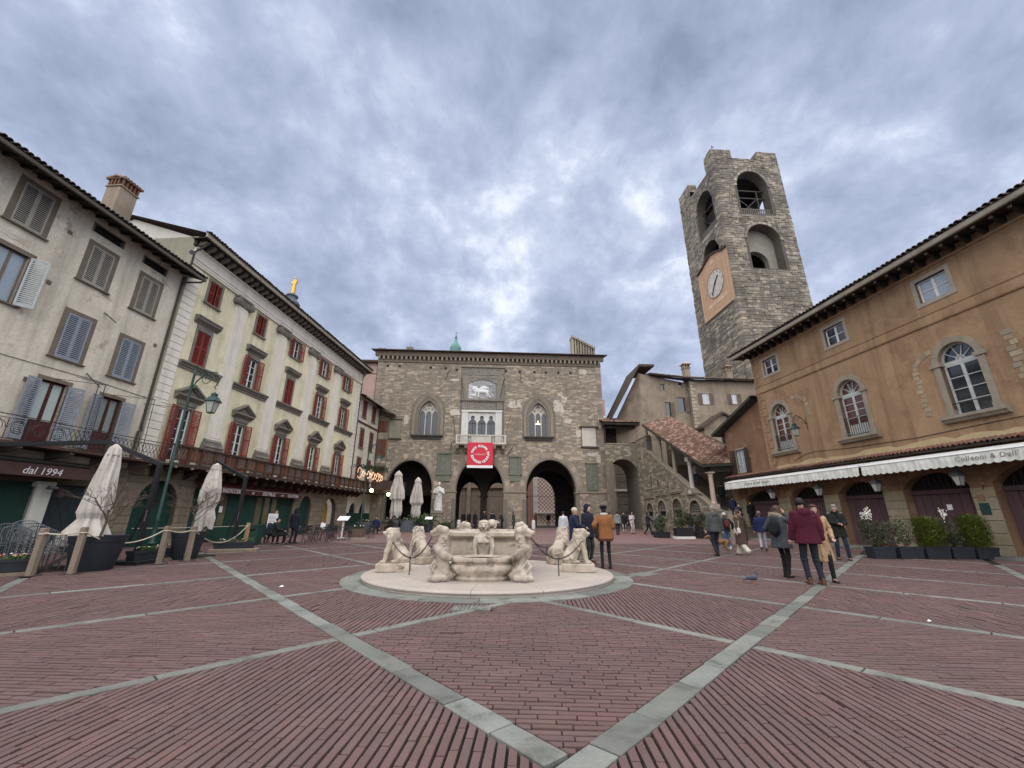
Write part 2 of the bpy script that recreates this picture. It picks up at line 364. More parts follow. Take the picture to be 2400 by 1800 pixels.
def wall(mb, outer, holes, y=0, depth=.25, back=False, sides=None):
    facepoly(mb, outer, holes, y)
    if back: facepoly(mb, outer, holes, y+depth)
    for h in holes:
        n = len(h); mb.add([(x, y, z) for x, z in h]+[(x, y+depth, z) for x, z in h], [(i, (i+1) % n, n+(i+1) % n, n+i) for i in range(n)])
    if sides:
        n = len(outer); mb.add([(x, y, z) for x, z in outer]+[(x, y+sides, z) for x, z in outer], [(i, (i+1) % n, n+(i+1) % n, n+i) for i in range(n)])
    return mb
def ring2(mb, inner, outer, y0, y1):
    """frame between two matching open outlines (x,z), from y0 (front) to y1"""
    n = len(inner)
    vs = [(x, y0, z) for x, z in inner]+[(x, y0, z) for x, z in outer]+[(x, y1, z) for x, z in inner]+[(x, y1, z) for x, z in outer]
    fs = []
    for i in range(n-1):
        j = i+1; fs += [(i, j, n+j, n+i), (i, j, 2*n+j, 2*n+i), (n+i, n+j, 3*n+j, 3*n+i), (2*n+i, 2*n+j, 3*n+j, 3*n+i)]
    fs += [(0, n, 3*n, 2*n), (n-1, 2*n-1, 4*n-1, 3*n-1)]
    return mb.add(vs, fs)
def inpoly(x, z, poly):
    c = False; j = len(poly)-1
    for i in range(len(poly)):
        xi, zi = poly[i]; xj, zj = poly[j]
        if (zi > z) != (zj > z) and x < (xj-xi)*(z-zi)/(zj-zi)+xi: c = not c
        j = i
    return c
def courses(mb, x0, x1, z0, z1, ch, lw, holes, y=0, proud=(.005, .03), jitter=.25, top=None, gap=.012, rn=rnd):
    """rows of rough blocks, each its own loose piece standing a little proud, left out where an opening is"""
    z = z0
    bb = [(min(p[0] for p in h), max(p[0] for p in h), min(p[1] for p in h), max(p[1] for p in h), h) for h in holes]
    while z < z1-.03:
        h = min(ch*rn.uniform(1-jitter, 1+jitter), z1-z); x = x0-rn.random()*lw*.5
        while x < x1:
            w = lw*rn.uniform(.45, 1.6); a, b = max(x, x0), min(x+w, x1); x += w
            if b-a < .05: continue
            segs = [(a, b)]
            for (p, q, r_, s_, poly) in bb:
                if z+h <= r_+.001 or z >= s_-.001: continue
                ns = []
                for (u, v) in segs:
                    if v <= p or u >= q: ns.append((u, v)); continue
                    # sample along the block for the part outside the opening
                    k = max(4, int((v-u)/.04)); ok = [not (inpoly(u+(v-u)*i/k, z+h*.12, poly) or inpoly(u+(v-u)*i/k, z+h*.88, poly)) for i in range(k+1)]
                    i = 0
                    while i <= k:
                        if ok[i]:
                            j = i
                            while j < k and ok[j+1]: j += 1
                            if j > i: ns.append((u+(v-u)*i/k, u+(v-u)*j/k))
                            i = j+1
                        else: i += 1
                segs = ns
            for (u, v) in segs:
                if v-u < .04: continue
                if top and (z+h > top((u+v)/2)): continue
                d = rn.uniform(*proud); g = gap/2
                mb.add([(u+g, y+.01, z+g), (v-g, y+.01, z+g), (v-g, y+.01, z+h-g), (u+g, y+.01, z+h-g),
                        (u+g*2, y-d, z+g*2), (v-g*2, y-d*rn.uniform(.6, 1.2), z+g*2), (v-g*2, y-d, z+h-g*2), (u+g*2, y-d*rn.uniform(.6, 1.2), z+h-g*2)],
                       [(4, 5, 6, 7), (0, 1, 5, 4), (1, 2, 6, 5), (2, 3, 7, 6), (3, 0, 4, 7)])
        z += h
    return mb
MC = {}
def cached(key, fn):
    if key not in MC: MC[key] = fn()
    return MC[key]
def text(name, body, size, mat, parent, mw, extr=.004, align='CENTER', shear=0, space=1, bold=0):
    cu = bpy.data.curves.new('t', 'FONT'); cu.body = body; cu.size = size; cu.extrude = extr; cu.align_x = align; cu.align_y = 'CENTER'; cu.shear = shear; cu.space_character = space; cu.resolution_u = 3; cu.offset = bold
    o = bpy.data.objects.new('t', cu)
    me = baked(o); me.name = name; me.materials.clear()
    return O(name, me, mat, parent, mw=mw)
FX = Matrix(((1, 0, 0, 0), (0, 0, -1, 0), (0, 1, 0, 0), (0, 0, 0, 1)))   # text plane xy -> facade plane xz facing -y
TMP = bpy.data.scenes.new('scratch')
def baked(o):
    TMP.collection.objects.link(o)
    with bpy.context.temp_override(scene=TMP, view_layer=TMP.view_layers[0]):
        dg = bpy.context.evaluated_depsgraph_get(); dg.update()
        me = bpy.data.meshes.new_from_object(o.evaluated_get(dg))
    bpy.data.objects.remove(o); return me
# ---- smooth sculpted volumes (people, animals, statues) --------------------
class SC:
    def __init__(s): s.m = MB()
    def cap(s, p0, p1, r0, r1=None, n=10):
        p0, p1 = Vector(p0), Vector(p1); r1 = r0 if r1 is None else r1; d = p1-p0; L = d.length
        if L < 1e-5: s.m.ball(p0, r0, n); return s
        d.normalize(); pts = []; rr = []
        for a in (-85, -55, -25): pts.append(p0+d*r0*math.sin(R(a))); rr.append(r0*math.cos(R(a)))
        for a in (25, 55, 85): pts.append(p1+d*r1*math.sin(R(a))); rr.append(r1*math.cos(R(a)))
        s.m.tube(pts, rr, n); return s
    def chain(s, pts, rr, n=10):
        for i in range(len(pts)-1): s.cap(pts[i], pts[i+1], rr[i], rr[i+1], n)
        return s
    def ell(s, c, r, n=14, m=10): s.m.ball(c, 1, n, m, r); return s
    def loft(s, secs, n=16):
        """secs: (cx,cy,z,rx,ry)"""
        vs = [(cx+rx*math.cos(2*math.pi*i/n), cy+ry*math.sin(2*math.pi*i/n), z) for cx, cy, z, rx, ry in secs for i in range(n)]
        k = len(secs); fs = [(a*n+i, a*n+(i+1) % n, (a+1)*n+(i+1) % n, (a+1)*n+i) for a in range(k-1) for i in range(n)]
        fs += [tuple(range(n-1, -1, -1)), tuple(range((k-1)*n, k*n))]
        s.m.add(vs, fs); return s
    def mesh(s, name, vox, it=3, mw=None):
        me = s.m.mesh(name)
        if mw is not None: me.transform(mw)
        o = bpy.data.objects.new('tmp', me)
        r = o.modifiers.new('r', 'REMESH'); r.mode = 'VOXEL'; r.voxel_size = vox; r.use_smooth_shade = True
        if it:
            q = o.modifiers.new('s', 'SMOOTH'); q.iterations = it; q.factor = .5
        out = baked(o); out.name = name; bpy.data.meshes.remove(me)
        out.polygons.foreach_set('use_smooth', [True]*len(out.polygons))
        return out
# ------------------------------------------------------------------ ground
FC = (-.55, 11.15); RING = 3.44; PL = 3.0
ground = O('piazza_ground', MB().add([(-90, -25, -.03), (90, -25, -.03), (90, 24.5, -.03), (-90, 24.5, -.03)], [(0, 1, 2, 3)]).mesh('piazza_ground'), mortar, kind='structure')
def far_paving():
    m = bpy.data.materials.new('far_brick_paving'); m.use_nodes = True; t = m.node_tree; b = t.nodes['Principled BSDF']
    g = nd(t, 'ShaderNodeNewGeometry'); mp = nd(t, 'ShaderNodeMapping'); t.links.new(g.outputs['Position'], mp.inputs[0]); mp.inputs['Rotation'].default_value = (0, 0, R(3))
    bt = nd(t, 'ShaderNodeTexBrick'); t.links.new(mp.outputs[0], bt.inputs['Vector'])
    bt.inputs['Scale'].default_value = 1; bt.inputs['Brick Width'].default_value = .29; bt.inputs['Row Height'].default_value = .075; bt.inputs['Mortar Size'].default_value = .006
    bt.inputs['Color1'].default_value = (.225, .115, .105, 1); bt.inputs['Color2'].default_value = (.17, .09, .085, 1); bt.inputs['Mortar'].default_value = (.04, .03, .028, 1)
    n = noise(t, g.outputs['Position'], .35, 5, .6)
    t.links.new(mix(t, mth(t, 'MULTIPLY', n, .5), bt.outputs[0], (.13, .085, .08)), b.inputs['Base Color']); b.inputs['Roughness'].default_value = .85
    return m
def gz(y): return 0 if y < 24.5 else min(.2, (y-24.5)*.0095)
O('far_paving', MB().add([(-90, 24.5, -.008), (90, 24.5, -.008), (90, 45.6, .19), (-90, 45.6, .19), (90, 140, .19), (-90, 140, .19)], [(0, 1, 2, 3), (3, 2, 4, 5)]).mesh('far_paving'), far_paving(), kind='structure')
# two families of stone bands: A falls to the right, B rises to the right. (x0,y0,x1,y1,width)
AL = [(-10.54, 9.6, -3.2, .85, .2), (-11.5, 16.62, .15, 3.18, .219), (-13.78, 24.92, 4.0, 3.86, .15), (-12.42, 28.01, 6.27, 5.74, .15), (-7.5, 26.75, 8.63, 7.72, .15), (-3.5, 27.2, 10.8, 9.56, .15), (.6, 27.4, 13.25, 11.62, .15), (3.5, 29.5, 16, 14.2, .15)]
BL = [(15.4, 14.14, 5.6, 3.2, .22), (14.05, 17.8, .0, 2.515, .22), (12.0, 21.28, -3.78, 3.65, .15), (12.63, 27.94, -6.25, 5.75, .15), (11.58, 32.1, -8.86, 8.16, .15), (7.5, 33.2, -11.5, 11.3, .15), (4.5, 35.3, -13, 15.5, .15), (-1, 35, -14.5, 19.6, .15)]
def side(l, x, y):
    dx, dy = l[2]-l[0], l[3]-l[1]; return ((x-l[0])*dy-(y-l[1])*dx)/math.hypot(dx, dy)
def cell(ls, x, y, first):
    k = 0
    for l in ls:
        s_ = side(l, x, y)
        k += (s_ > 0) if first else (s_ < 0)
    return k
# orient so that larger index = farther
def sgn(l):
    return 1 if side(l, l[0]+(l[2]-l[0])*.5, l[1]+(l[3]-l[1])*.5+5) > 0 else -1
LN = [(l, sgn(l)) for l in AL], [(l, sgn(l)) for l in BL]
def clip(poly, l, sg, keep_pos, off):
    out = []; n = len(poly)
    def dd(p):
        v = sg*side(l, p[0], p[1]); return (v-off) if keep_pos else (-v-off)
    for i in range(n):
        a, b = poly[i], poly[(i+1) % n]; da, db = dd(a), dd(b)
        if da >= 0: out.append(a)
        if (da >= 0) != (db >= 0):
            t = da/(da-db); out.append((a[0]+(b[0]-a[0])*t, a[1]+(b[1]-a[1])*t))
    return out
def visible(x, y):
    # inside the camera's fan with a margin
    return y > 1.55 and abs(x) < y*1.42+1.2 and y < 24.5 and x > -19 and x < 18.6-.122*(y-16.4)
def lay_bricks():
    e1 = (math.cos(R(-3)), math.sin(R(-3))); e2 = (-e1[1], e1[0]); big = []
    mb = MB(); Lb, Wb = .288, .0735
    GR = (-1.3, 7.42, .62, .42)
    for ori in (0, 1):
        a, b = (e1, e2) if ori == 0 else (e2, e1)
        ra, rb = (int(32/Lb), int(32/Wb))
        for j in range(-rb, rb):
            sh = (j % 2)*Lb*.5+rnd.uniform(-.06, .06)
            cy0 = j*Wb
            # rough skip of rows outside
            for i in range(-ra, ra):
                u = i*Lb+sh; cx, cy = u*a[0]+cy0*b[0], u*a[1]+cy0*b[1]
                if not visible(cx, cy): continue
                ka = [sg*side(l, cx, cy) for l, sg in LN[0]]; kb = [sg*side(l, cx, cy) for l, sg in LN[1]]
                ia = sum(v > 0 for v in ka); ib = sum(v > 0 for v in kb)
                if (ia+ib) % 2 != ori: continue
                dc = math.hypot(cx-FC[0], cy-FC[1])
                if dc < RING-.05: continue
                if abs(cx+.62) < .30 and abs(cy-7.32) < .17: continue
                g = .0085+rnd.random()*.003; g2 = .003+.003*rnd.random(); hl, hw = Lb/2-g2, Wb/2-g; w_ = rnd.gauss(0, .004)
                sk = rnd.gauss(0, .0012)
                q = [(cx+s1*hl*a[0]+(s2*hw+s1*sk)*b[0]+w_*0, cy+s1*hl*a[1]+(s2*hw+s1*sk)*b[1]) for s1, s2 in ((-1, -1), (1, -1), (1, 1), (-1, 1))]
                if min(min(abs(v) for v in ka), min(abs(v) for v in kb)) < .26:
                    for (l, sg), v in list(zip(LN[0], ka))+list(zip(LN[1], kb)):
                        if abs(v) < .27: q = clip(q, l, sg, v > 0, l[4]/2+.006)
                        if len(q) < 3: break
                if len(q) < 3: continue
                ar = abs(sum(q[k][0]*q[(k+1) % len(q)][1]-q[(k+1) % len(q)][0]*q[k][1] for k in range(len(q))))/2
                if ar < .0012: continue
                r_ = rnd.random()
                if r_ < .0008: continue
                z = -.001+rnd.gauss(0, .0016)-(.012 if r_ < .004 else 0); tx, ty = rnd.gauss(0, .008), rnd.gauss(0, .012)
                n = len(q); c = .0035
                mx = sum(p[0] for p in q)/n; my = sum(p[1] for p in q)/n
                zt = [z+(p[0]-mx)*tx+(p[1]-my)*ty for p in q]
                d = math.hypot(cx, cy)
                if d < 9:   # worn, rounded arris
                    ins = [(p[0]+(mx-p[0])*c*1.1/max(.02, math.hypot(p[0]-mx, p[1]-my)), p[1]+(my-p[1])*c*1.1/max(.02, math.hypot(p[0]-mx, p[1]-my))) for p in q]
                    vs = [(p[0], p[1], -.032) for p in q]+[(p[0], p[1], h-c) for p, h in zip(q, zt)]+[(p[0], p[1], h) for p, h in zip(ins, zt)]
                    fs = [tuple(range(2*n, 3*n))]+[(k, (k+1) % n, n+(k+1) % n, n+k) for k in range(n)]+[(n+k, n+(k+1) % n, 2*n+(k+1) % n, 2*n+k) for k in range(n)]
                else:
                    vs = [(p[0], p[1], -.032) for p in q]+[(p[0], p[1], h) for p, h in zip(q, zt)]
                    fs = [tuple(range(n, 2*n))]+[(k, (k+1) % n, n+(k+1) % n, n+k) for k in range(n)]
                vis = abs(cx) < cy*1.27 and cy > 1.9
                if vis and d < 4.6 and ar > .011: big.append((d, vs, fs, (cx, cy)))
                else: mb.add(vs, fs)
    big.sort(key=lambda t: t[0])
    for k, (d, vs, fs, c) in enumerate(big):
        if k < 290:
            O('brick', MB().add([(x-c[0], y-c[1], z) for x, y, z in vs], fs).mesh('brick'), brick, ground, loc=(c[0], c[1], .03-.03))
        else: mb.add(vs, fs)
    O('brick_paving', mb.mesh('brick_paving'), brick, ground, kind='stuff')
lay_bricks()
def isect(l, m):
    x1, y1, x2, y2 = l[:4]; x3, y3, x4, y4 = m[:4]
    d = (x1-x2)*(y3-y4)-(y1-y2)*(x3-x4); a = x1*y2-y1*x2; b = x3*y4-y3*x4
    return ((a*(x3-x4)-(x1-x2)*b)/d, (a*(y3-y4)-(y1-y2)*b)/d)
def lay_bands():
    n = 0
    for fam, (ls, others) in enumerate(((AL, BL), (BL, AL))):
        for l in ls:
            x0, y0, x1, y1, w = l; L = math.hypot(x1-x0, y1-y0); d = ((x1-x0)/L, (y1-y0)/L); p = (-d[1], d[0])
            cuts = []
            for o in others:
                q = isect(l, o); t = (q[0]-x0)*d[0]+(q[1]-y0)*d[1]
                if fam == 1 or o[4] < w+.01 and w > .2: pass
                if fam == 0 and o[4] >= w: cuts.append((t-o[4]*.52, t+o[4]*.52))
                if fam == 1 and o[4] > w: cuts.append((t-o[4]*.52, t+o[4]*.52))
            t = -1.0 if fam == 0 else 0
            end = L+.2
            while t < end:
                ln = rnd.uniform(.5, .95) if w > .2 else rnd.uniform(.9, 1.7)
                u, v = t, min(t+ln, end); t += ln
                for c0, c1 in cuts:
                    if u < c0 < v: v = c0; t = c1; break
                    if c0 <= u < c1: u = c1; t = max(t, c1)
                if v-u < .06: continue
                mx, my = x0+d[0]*(u+v)/2, y0+d[1]*(u+v)/2
                if math.hypot(mx-FC[0], my-FC[1]) < RING-.12 or my > 44 or my < 1.2 or abs(mx) > my*1.4+2: continue
                if abs(mx+.75) < .42 and abs(my-7.3) < .2: continue
                g = .009; hw = w/2-.004+rnd.uniform(-.008, .006); z = .003+rnd.uniform(-.0015, .002); c = .006
                pts = [(s1*((v-u)/2-g), s2*hw+rnd.uniform(-.006, .005)) for s1, s2 in ((-1, -1), (1, -1), (1, 1), (-1, 1))]
                vs = [(a, b, -.035) for a, b in pts]+[(a, b, z-c) for a, b in pts]+[(a-math.copysign(c, a), b-math.copysign(c, b), z) for a, b in pts]
                fs = [(8, 9, 10, 11)]+[(k, (k+1) % 4, 4+(k+1) % 4, 4+k) for k in range(4)]+[(4+k, 4+(k+1) % 4, 8+(k+1) % 4, 8+k) for k in range(4)]
                O('paving_slab', MB().add(vs, fs).mesh('paving_slab'), slabm, ground, mw=Matrix.Translation((mx, my, gz(my))) @ Matrix.Rotation(.0095 if my > 25.5 else 0, 4, 'X') @ Matrix.Rotation(math.atan2(d[1], d[0]), 4, 'Z')); n += 1
    # ring of segments round the fountain step
    k = 20
    for i in range(k):
        a0, a1 = 2*math.pi*i/k+.002, 2*math.pi*(i+1)/k-.002; vs = []; m = 6
        for z in (-.035, .004+rnd.uniform(0, .002)):
            for j in range(m+1):
                a = a0+(a1-a0)*j/m
                for r_ in (PL-.1, RING+rnd.uniform(-.004, .004)): vs.append((FC[0]+r_*math.cos(a), FC[1]+r_*math.sin(a), z))
        q = 2*(m+1); fs = []
        for j in range(m):
            fs += [(q+2*j, q+2*j+1, q+2*j+3, q+2*j+2), (2*j+1, 2*j+3, q+2*j+3, q+2*j+1)]
        fs += [(0, 1, q+1, q), (2*m, 2*m+1, q+2*m+1, q+2*m)]
        O('ring_slab', MB().add(vs, fs).mesh('ring_slab'), slabm, ground)
    # drain cover let into the paving in front of the fountain
    b = MB().box(-.30, .30, -.17, .17, -.03, -.004)
    for i in range(9): b.box(-.27+.06*i, -.235+.06*i, -.145, .145, -.004, .006)
    for s in (-1, 1): b.box(-.3, .3, min(s*.15, s*.17), max(s*.15, s*.17), -.004, .007); b.box(min(s*.28, s*.3), max(s*.28, s*.3), -.15, .15, -.004, .007)
    tag(O('drain_cover', b.mesh('drain_cover'), slabm, None, loc=(-.62, 7.32, 0)), 'grey slotted drain cover let into the bricks in front of the fountain', 'drain cover')
    b = MB().box(-.4, .4, -.25, .25, -.02, .006)
    tag(O('manhole_cover', b.mesh('manhole_cover'), slabm, None, loc=(3.35, 11.5, 0), rotz=R(45)), 'plain dark metal manhole cover in the bricks right of the fountain', 'manhole cover')
lay_bands()
# pavements along both sides
def pavement(o, d, u0, u1, w, name):
    n = (d[1], -d[0])
    t = u0
    while t < u1:
        v = min(t+rnd.uniform(1.0, 1.7), u1)
        for j in range(2):
            w0, w1 = w*j/2, w*(j+1)/2
            vs = [(o[0]+d[0]*a+n[0]*b, o[1]+d[1]*a+n[1]*b, z+gz(o[1]+d[1]*a)) for z in (-.03, .085) for a, b in ((t+.006, w0+.006), (v-.006, w0+.006), (v-.006, w1-.006), (t+.006, w1-.006))]
            par.append((vs, [(4, 5, 6, 7), (0, 1, 5, 4), (1, 2, 6, 5), (2, 3, 7, 6), (3, 0, 4, 7)]))
        t = v
    b = MB()
    for vs, fs in par: b.add(vs, fs)
    par.clear()
    return b
par = []
LO, LD = Vector((-19.767, 28.729, 0)), Vector((.07997, .9968, 0)); LA = math.atan2(LD.y, LD.x)
RO, RD = Vector((18.516, 16.359, 0)), Vector((.121, -.99265, 0)); RA = math.atan2(RD.y, RD.x)
O('pavement', pavement(LO, LD, -22, 27, 1.3, 'p').mesh('pavement'), slabm, None, kind='structure')
O('pavement', pavement(RO, RD, -15.5, 8, 1.15, 'p').mesh('pavement'), slabm, None, kind='structure')

# ------------------------------------------------------------------ fountain
F = thing('fountain', 'round white marble fountain with carved basin on a low step', 'fountain', (FC[0], FC[1], 0))
def plinth():
    b = MB()
    k = 14
    for i in range(k):
        a0, a1 = 2*math.pi*(i+.37)/k+.001, 2*math.pi*(i+1.37)/k-.001; m = 8; prof = [(2.15, .0), (2.15, .125), (PL-.05, .12), (PL, .105), (PL+.012, .085), (PL, .06), (PL-.02, .05), (PL-.02, 0)]
        O('step_stone', MB().lathe(prof, m, (0, 0, -.012), None, a0, a1).mesh('step_stone'), marblep, F)
    O('step_floor', MB().lathe([(.01, .0), (.01, .112), (2.16, .118), (2.16, 0)], 40).mesh('step_floor'), marblep, F)
plinth()
def lobed(prof, n=72, oct_=8, k=.025):
    fn = lambda a, z: 1+k*math.cos(oct_*a)
    return MB().lathe(prof, n, (0, 0, 0), fn)
# main basin, on a stem with the rim 1.07 m up
lobed([(.55, .11), (.62, .3), (.78, .34), (.95, .37), (1.02, .44), (1.06, .62), (1.05, .80), (.98, .86), (.98, .90), (1.10, .925), (1.14, .96), (1.14, 1.03), (1.11, 1.06), (1.0, 1.06), (.96, .99), (.9, .8), (.4, .62), (.001, .6)], 72, 8, .022).obj('basin', marble, F, True)
MB().lathe([(.001, .93), (.93, .93)], 40).obj('water', flat('fountain_water', (.05, .07, .07), .05), F)
# two small basins, in front and behind
def small_basin(y, nm):
    b = MB().lathe([(.56, .11), (.60, .16), (.54, .20), (.56, .235), (.68, .29), (.72, .36), (.69, .42), (.63, .44), (.63, .47), (.71, .49), (.735, .53), (.72, .57), (.62, .575), (.55, .50), (.001, .47)], 40, (-.08 if y < 0 else 0, y, 0), lambda a, z: 1+.02*math.cos(8*a), sy=.62)
    b.obj(nm, marble, F, True)
small_basin(-1.55, 'small_basin'); small_basin(1.55, 'small_basin')
MB().lathe([(.001, .53), (.6, .53)], 30, (-.08, -1.55, 0), sy=.62).obj('water', MATS['fountain_water'], F)
def block(w, d, h, c=.02):
    return MB().add([(sx*(w/2), sy*(d/2), 0) for sx, sy in ((-1, -1), (1, -1), (1, 1), (-1, 1))]+[(sx*(w/2), sy*(d/2), h-c) for sx, sy in ((-1, -1), (1, -1), (1, 1), (-1, 1))]+[(sx*(w/2-c), sy*(d/2-c), h) for sx, sy in ((-1, -1), (1, -1), (1, 1), (-1, 1))],
        [(0, 3, 2, 1), (8, 9, 10, 11)]+[(k, (k+1) % 4, 4+(k+1) % 4, 4+k) for k in range(4)]+[(4+k, 4+(k+1) % 4, 8+(k+1) % 4, 8+k) for k in range(4)])
def sphinx_mesh():
    s = SC()       # faces -y, feet at z=0
    s.loft([(0, .10, .02, .10, .11), (0, .05, .12, .10, .10), (0, .02, .28, .125, .10), (0, 0, .42, .165, .115), (0, .0, .52, .175, .115), (0, .01, .60, .12, .09), (0, .01, .66, .065, .06)])
    for sx in (-1, 1):
        s.chain([(sx*.135, .0, .50), (sx*.165, -.03, .30), (sx*.15, -.04, .12), (sx*.14, -.06, .05)], [.06, .05, .045, .05]); s.ell((sx*.14, -.10, .035), (.055, .075, .04))
        for k in (-1, 0, 1): s.cap((sx*.14+k*.03, -.13, .03), (sx*.14+k*.032, -.175, .022), .02)
        s.cap((sx*.06, -.09, .44), (sx*.06, -.095, .42), .055)
        s.ell((sx*.13, .22, .16), (.09, .17, .15))
    s.ell((0, .25, .2), (.13, .2, .17))
    s.cap((0, .0, .62), (0, -.02, .70), .065, .065)
    s.ell((0, -.03, .80), (.095, .105, .13)); s.ell((0, -.035, .745), (.072, .09, .07))
    s.cap((0, -.125, .83), (0, -.15, .775), .014, .021); s.cap((-.035, -.118, .725), (.035, -.118, .725), .014); s.ell((0, -.115, .70), (.03, .02, .022))
    for sx in (-1, 1):
        s.cap((sx*.018, -.13, .838), (sx*.062, -.112, .836), .012); s.cap((sx*.025, -.122, .812), (sx*.052, -.115, .811), .010); s.ell((sx*.055, -.095, .775), (.026, .03, .035))
    # rolled hair
    for i in range(15):
        a = math.pi*(i-7)/13; s.ell((.090*math.sin(a), -.02-.082*math.cos(a), .888-.022*abs(a)), (.019, .02, .024))
        s.ell((.082*math.sin(a), -.01-.068*math.cos(a), .918-.02*abs(a)), (.02, .02, .022))
    for sx in (-1, 1): s.chain([(sx*.085, -.01, .88), (sx*.092, .01, .80), (sx*.085, .04, .72), (sx*.06, .06, .68)], [.022, .026, .026, .024])
    s.ell((0, .0, .885), (.09, .10, .06)); s.ell((0, .06, .80), (.09, .07, .10))
    return s.mesh('sphinx', .009, 1)
sph = cached('sph', sphinx_mesh)
mouth = flat('spout_hole', (.02, .018, .015), .8)
def sphinx(y, rz):
    # a child of the fountain: carved with it
    MB().box(-.2, .2, -.22, .25, 0, .022).mesh
    o = O('sphinx', sph, marble, F, loc=(-.08 if y < 0 else 0, y, .47), rotz=rz); o.scale = (1.22, 1.1, .90)
    O('spout', cached('spout', lambda: MB().ball((0, -.128, .728), .02, 8, 6, (1, 1, 1)).mesh('spout')), mouth, o)
    O('sphinx_base', cached('sphb', lambda: MB().box(-.21, .21, -.22, .35, -.12, .004).mesh('sphinx_base')), marble, o)
sphinx(-1.08, 0); sphinx(1.08, math.pi)
def serpent_mesh(mx):
    """scaly sea serpent standing on its coil, head turned outward along -x"""
    s = SC(); q = lambda p: (p[0]*mx, p[1], p[2])
    s.loft([(0, 0, .0, .24*1, .22), (0, 0, .05, .25, .22), (.02*mx, 0, .16, .235, .2), (.04*mx, 0, .26, .17, .16), (.05*mx, .0, .38, .125, .125)])
    s.chain([q(p) for p in [(-.18, -.12, .07), (-.05, -.2, .08), (.12, -.17, .09), (.2, -.02, .12), (.12, .1, .2), (-.03, .08, .32)]], [.06, .085, .085, .085, .09, .1])
    s.chain([q(p) for p in [(.05, 0, .3), (.03, -.01, .45), (.05, 0, .6), (.0, 0, .74), (.02, 0, .86), (.07, .0, .96), (.045, -.01, 1.04)]], [.125, .12, .115, .11, .105, .105, .09])
    s.chain([q(p) for p in [(-.09, -.08, .68), (-.02, -.14, .62), (.09, -.14, .53), (.16, -.06, .48), (.13, .06, .46)]], [.085, .095, .1, .095, .08])
    s.chain([q(p) for p in [(.05, -.02, 1.03), (-.05, -.03, 1.06), (-.13, -.04, 1.02), (-.195, -.05, .985)]], [.105, .095, .072, .052])
    s.chain([q(p) for p in [(-.03, -.03, .985), (-.11, -.04, .945), (-.17, -.05, .925)]], [.055, .045, .034])
    s.ell(q((-.215, -.05, 1.0)), (.032, .04, .034))
    for sy in (-1, 1): s.ell(q((-.06, -.03+sy*.068, 1.08)), (.045, .022, .024)); s.cap(q((-.12, -.04+sy*.05, 1.055)), q((-.02, -.03+sy*.075, 1.11)), .016)
    s.chain([q(p) for p in [(-.12, -.13, .38), (-.17, -.14, .30), (-.11, -.16, .22), (-.03, -.17, .14)]], [.035, .04, .035, .03])
    s.chain([q(p) for p in [(-.1, -.11, .42), (-.02, -.13, .3), (.05, -.15, .18)]], [.03, .035, .03])
    rr = random.Random(3)
    for i in range(26):
        a = rr.uniform(-2.6, .2); z = rr.uniform(.12, .95); r_ = .22-.13*min(1, z/.4); s.ell(q((.04+r_*math.cos(a), r_*math.sin(a), z)), (.03, .03, .02))
    return s.mesh('serpent', .012, 1)
for sx in (-1, 1):
    sm_ = serpent_mesh(-sx); o = O('serpent', sm_, marble, F, loc=(sx*.86-.08, -1.74, .11)); o.scale = (1.0, 1.05, .96)
    O('serpent', sm_, marble, F, loc=(sx*.80, 1.72, .11))
def lion_mesh():
    """sitting lion facing -x, on z=0"""
    s = SC()
    s.loft([(.27, 0, .0, .19, .17), (.25, 0, .12, .23, .19), (.21, 0, .26, .23, .18), (.11, 0, .40, .22, .17), (.03, 0, .52, .20, .17), (-.01, 0, .64, .185, .165), (-.01, 0, .74, .165, .155), (-.0, 0, .84, .12, .12), (0, 0, .9, .05, .05)]); s.chain([(-.06, 0, .5), (-.09, 0, .35)], [.13, .1])
    for sy in (-1, 1):
        s.chain([(-.06, sy*.11, .46), (-.13, sy*.115, .30), (-.16, sy*.115, .12), (-.18, sy*.115, .04)], [.10, .085, .065, .065]); s.ell((-.22, sy*.1, .035), (.09, .06, .042))
        s.ell((.27, sy*.13, .17), (.17, .075, .165)); s.ell((.12, sy*.16, .05), (.14, .055, .05)); s.chain([(.32, sy*.15, .24), (.2, sy*.19, .13), (.14, sy*.17, .06)], [.06, .055, .05])
        s.ell((-.0, sy*.11, .87), (.035, .022, .04))
        s.ell((-.185, sy*.055, .825), (.022, .022, .016)); s.cap((-.15, sy*.09, .845), (-.205, sy*.03, .855), .018)
    s.ell((-.10, 0, .80), (.12, .12, .115)); s.ell((-.215, 0, .765), (.085, .072, .058)); s.ell((-.265, 0, .785), (.03, .038, .028)); s.ell((-.19, 0, .705), (.065, .05, .03))
    s.chain([(.44, .05, .05), (.42, .15, .1), (.3, .2, .12)], [.035, .03, .03])
    rr = random.Random(5)
    for i in range(130):       # mane in locks
        a = rr.uniform(-2.45, 2.45); z = rr.uniform(.40, .88); r_ = (.165 if z > .6 else .19)*(1 if z < .78 else .8); cx = .0 if z > .6 else .03
        p = Vector((cx+r_*math.cos(a)*(1 if z < .7 else .9), r_*math.sin(a), z)); q = p+Vector((.02*math.cos(a), .02*math.sin(a)+rr.uniform(-.02, .02), -.08))
        s.cap(p, q, .03, .012, 6)
    for i in range(7): s.cap((.2+.04*i, -.2, .1), (.25+.03*i, -.19, .26), .012, .008, 6)
    return s.mesh('lion', .0125, 1)
lion = cached('lion', lion_mesh)
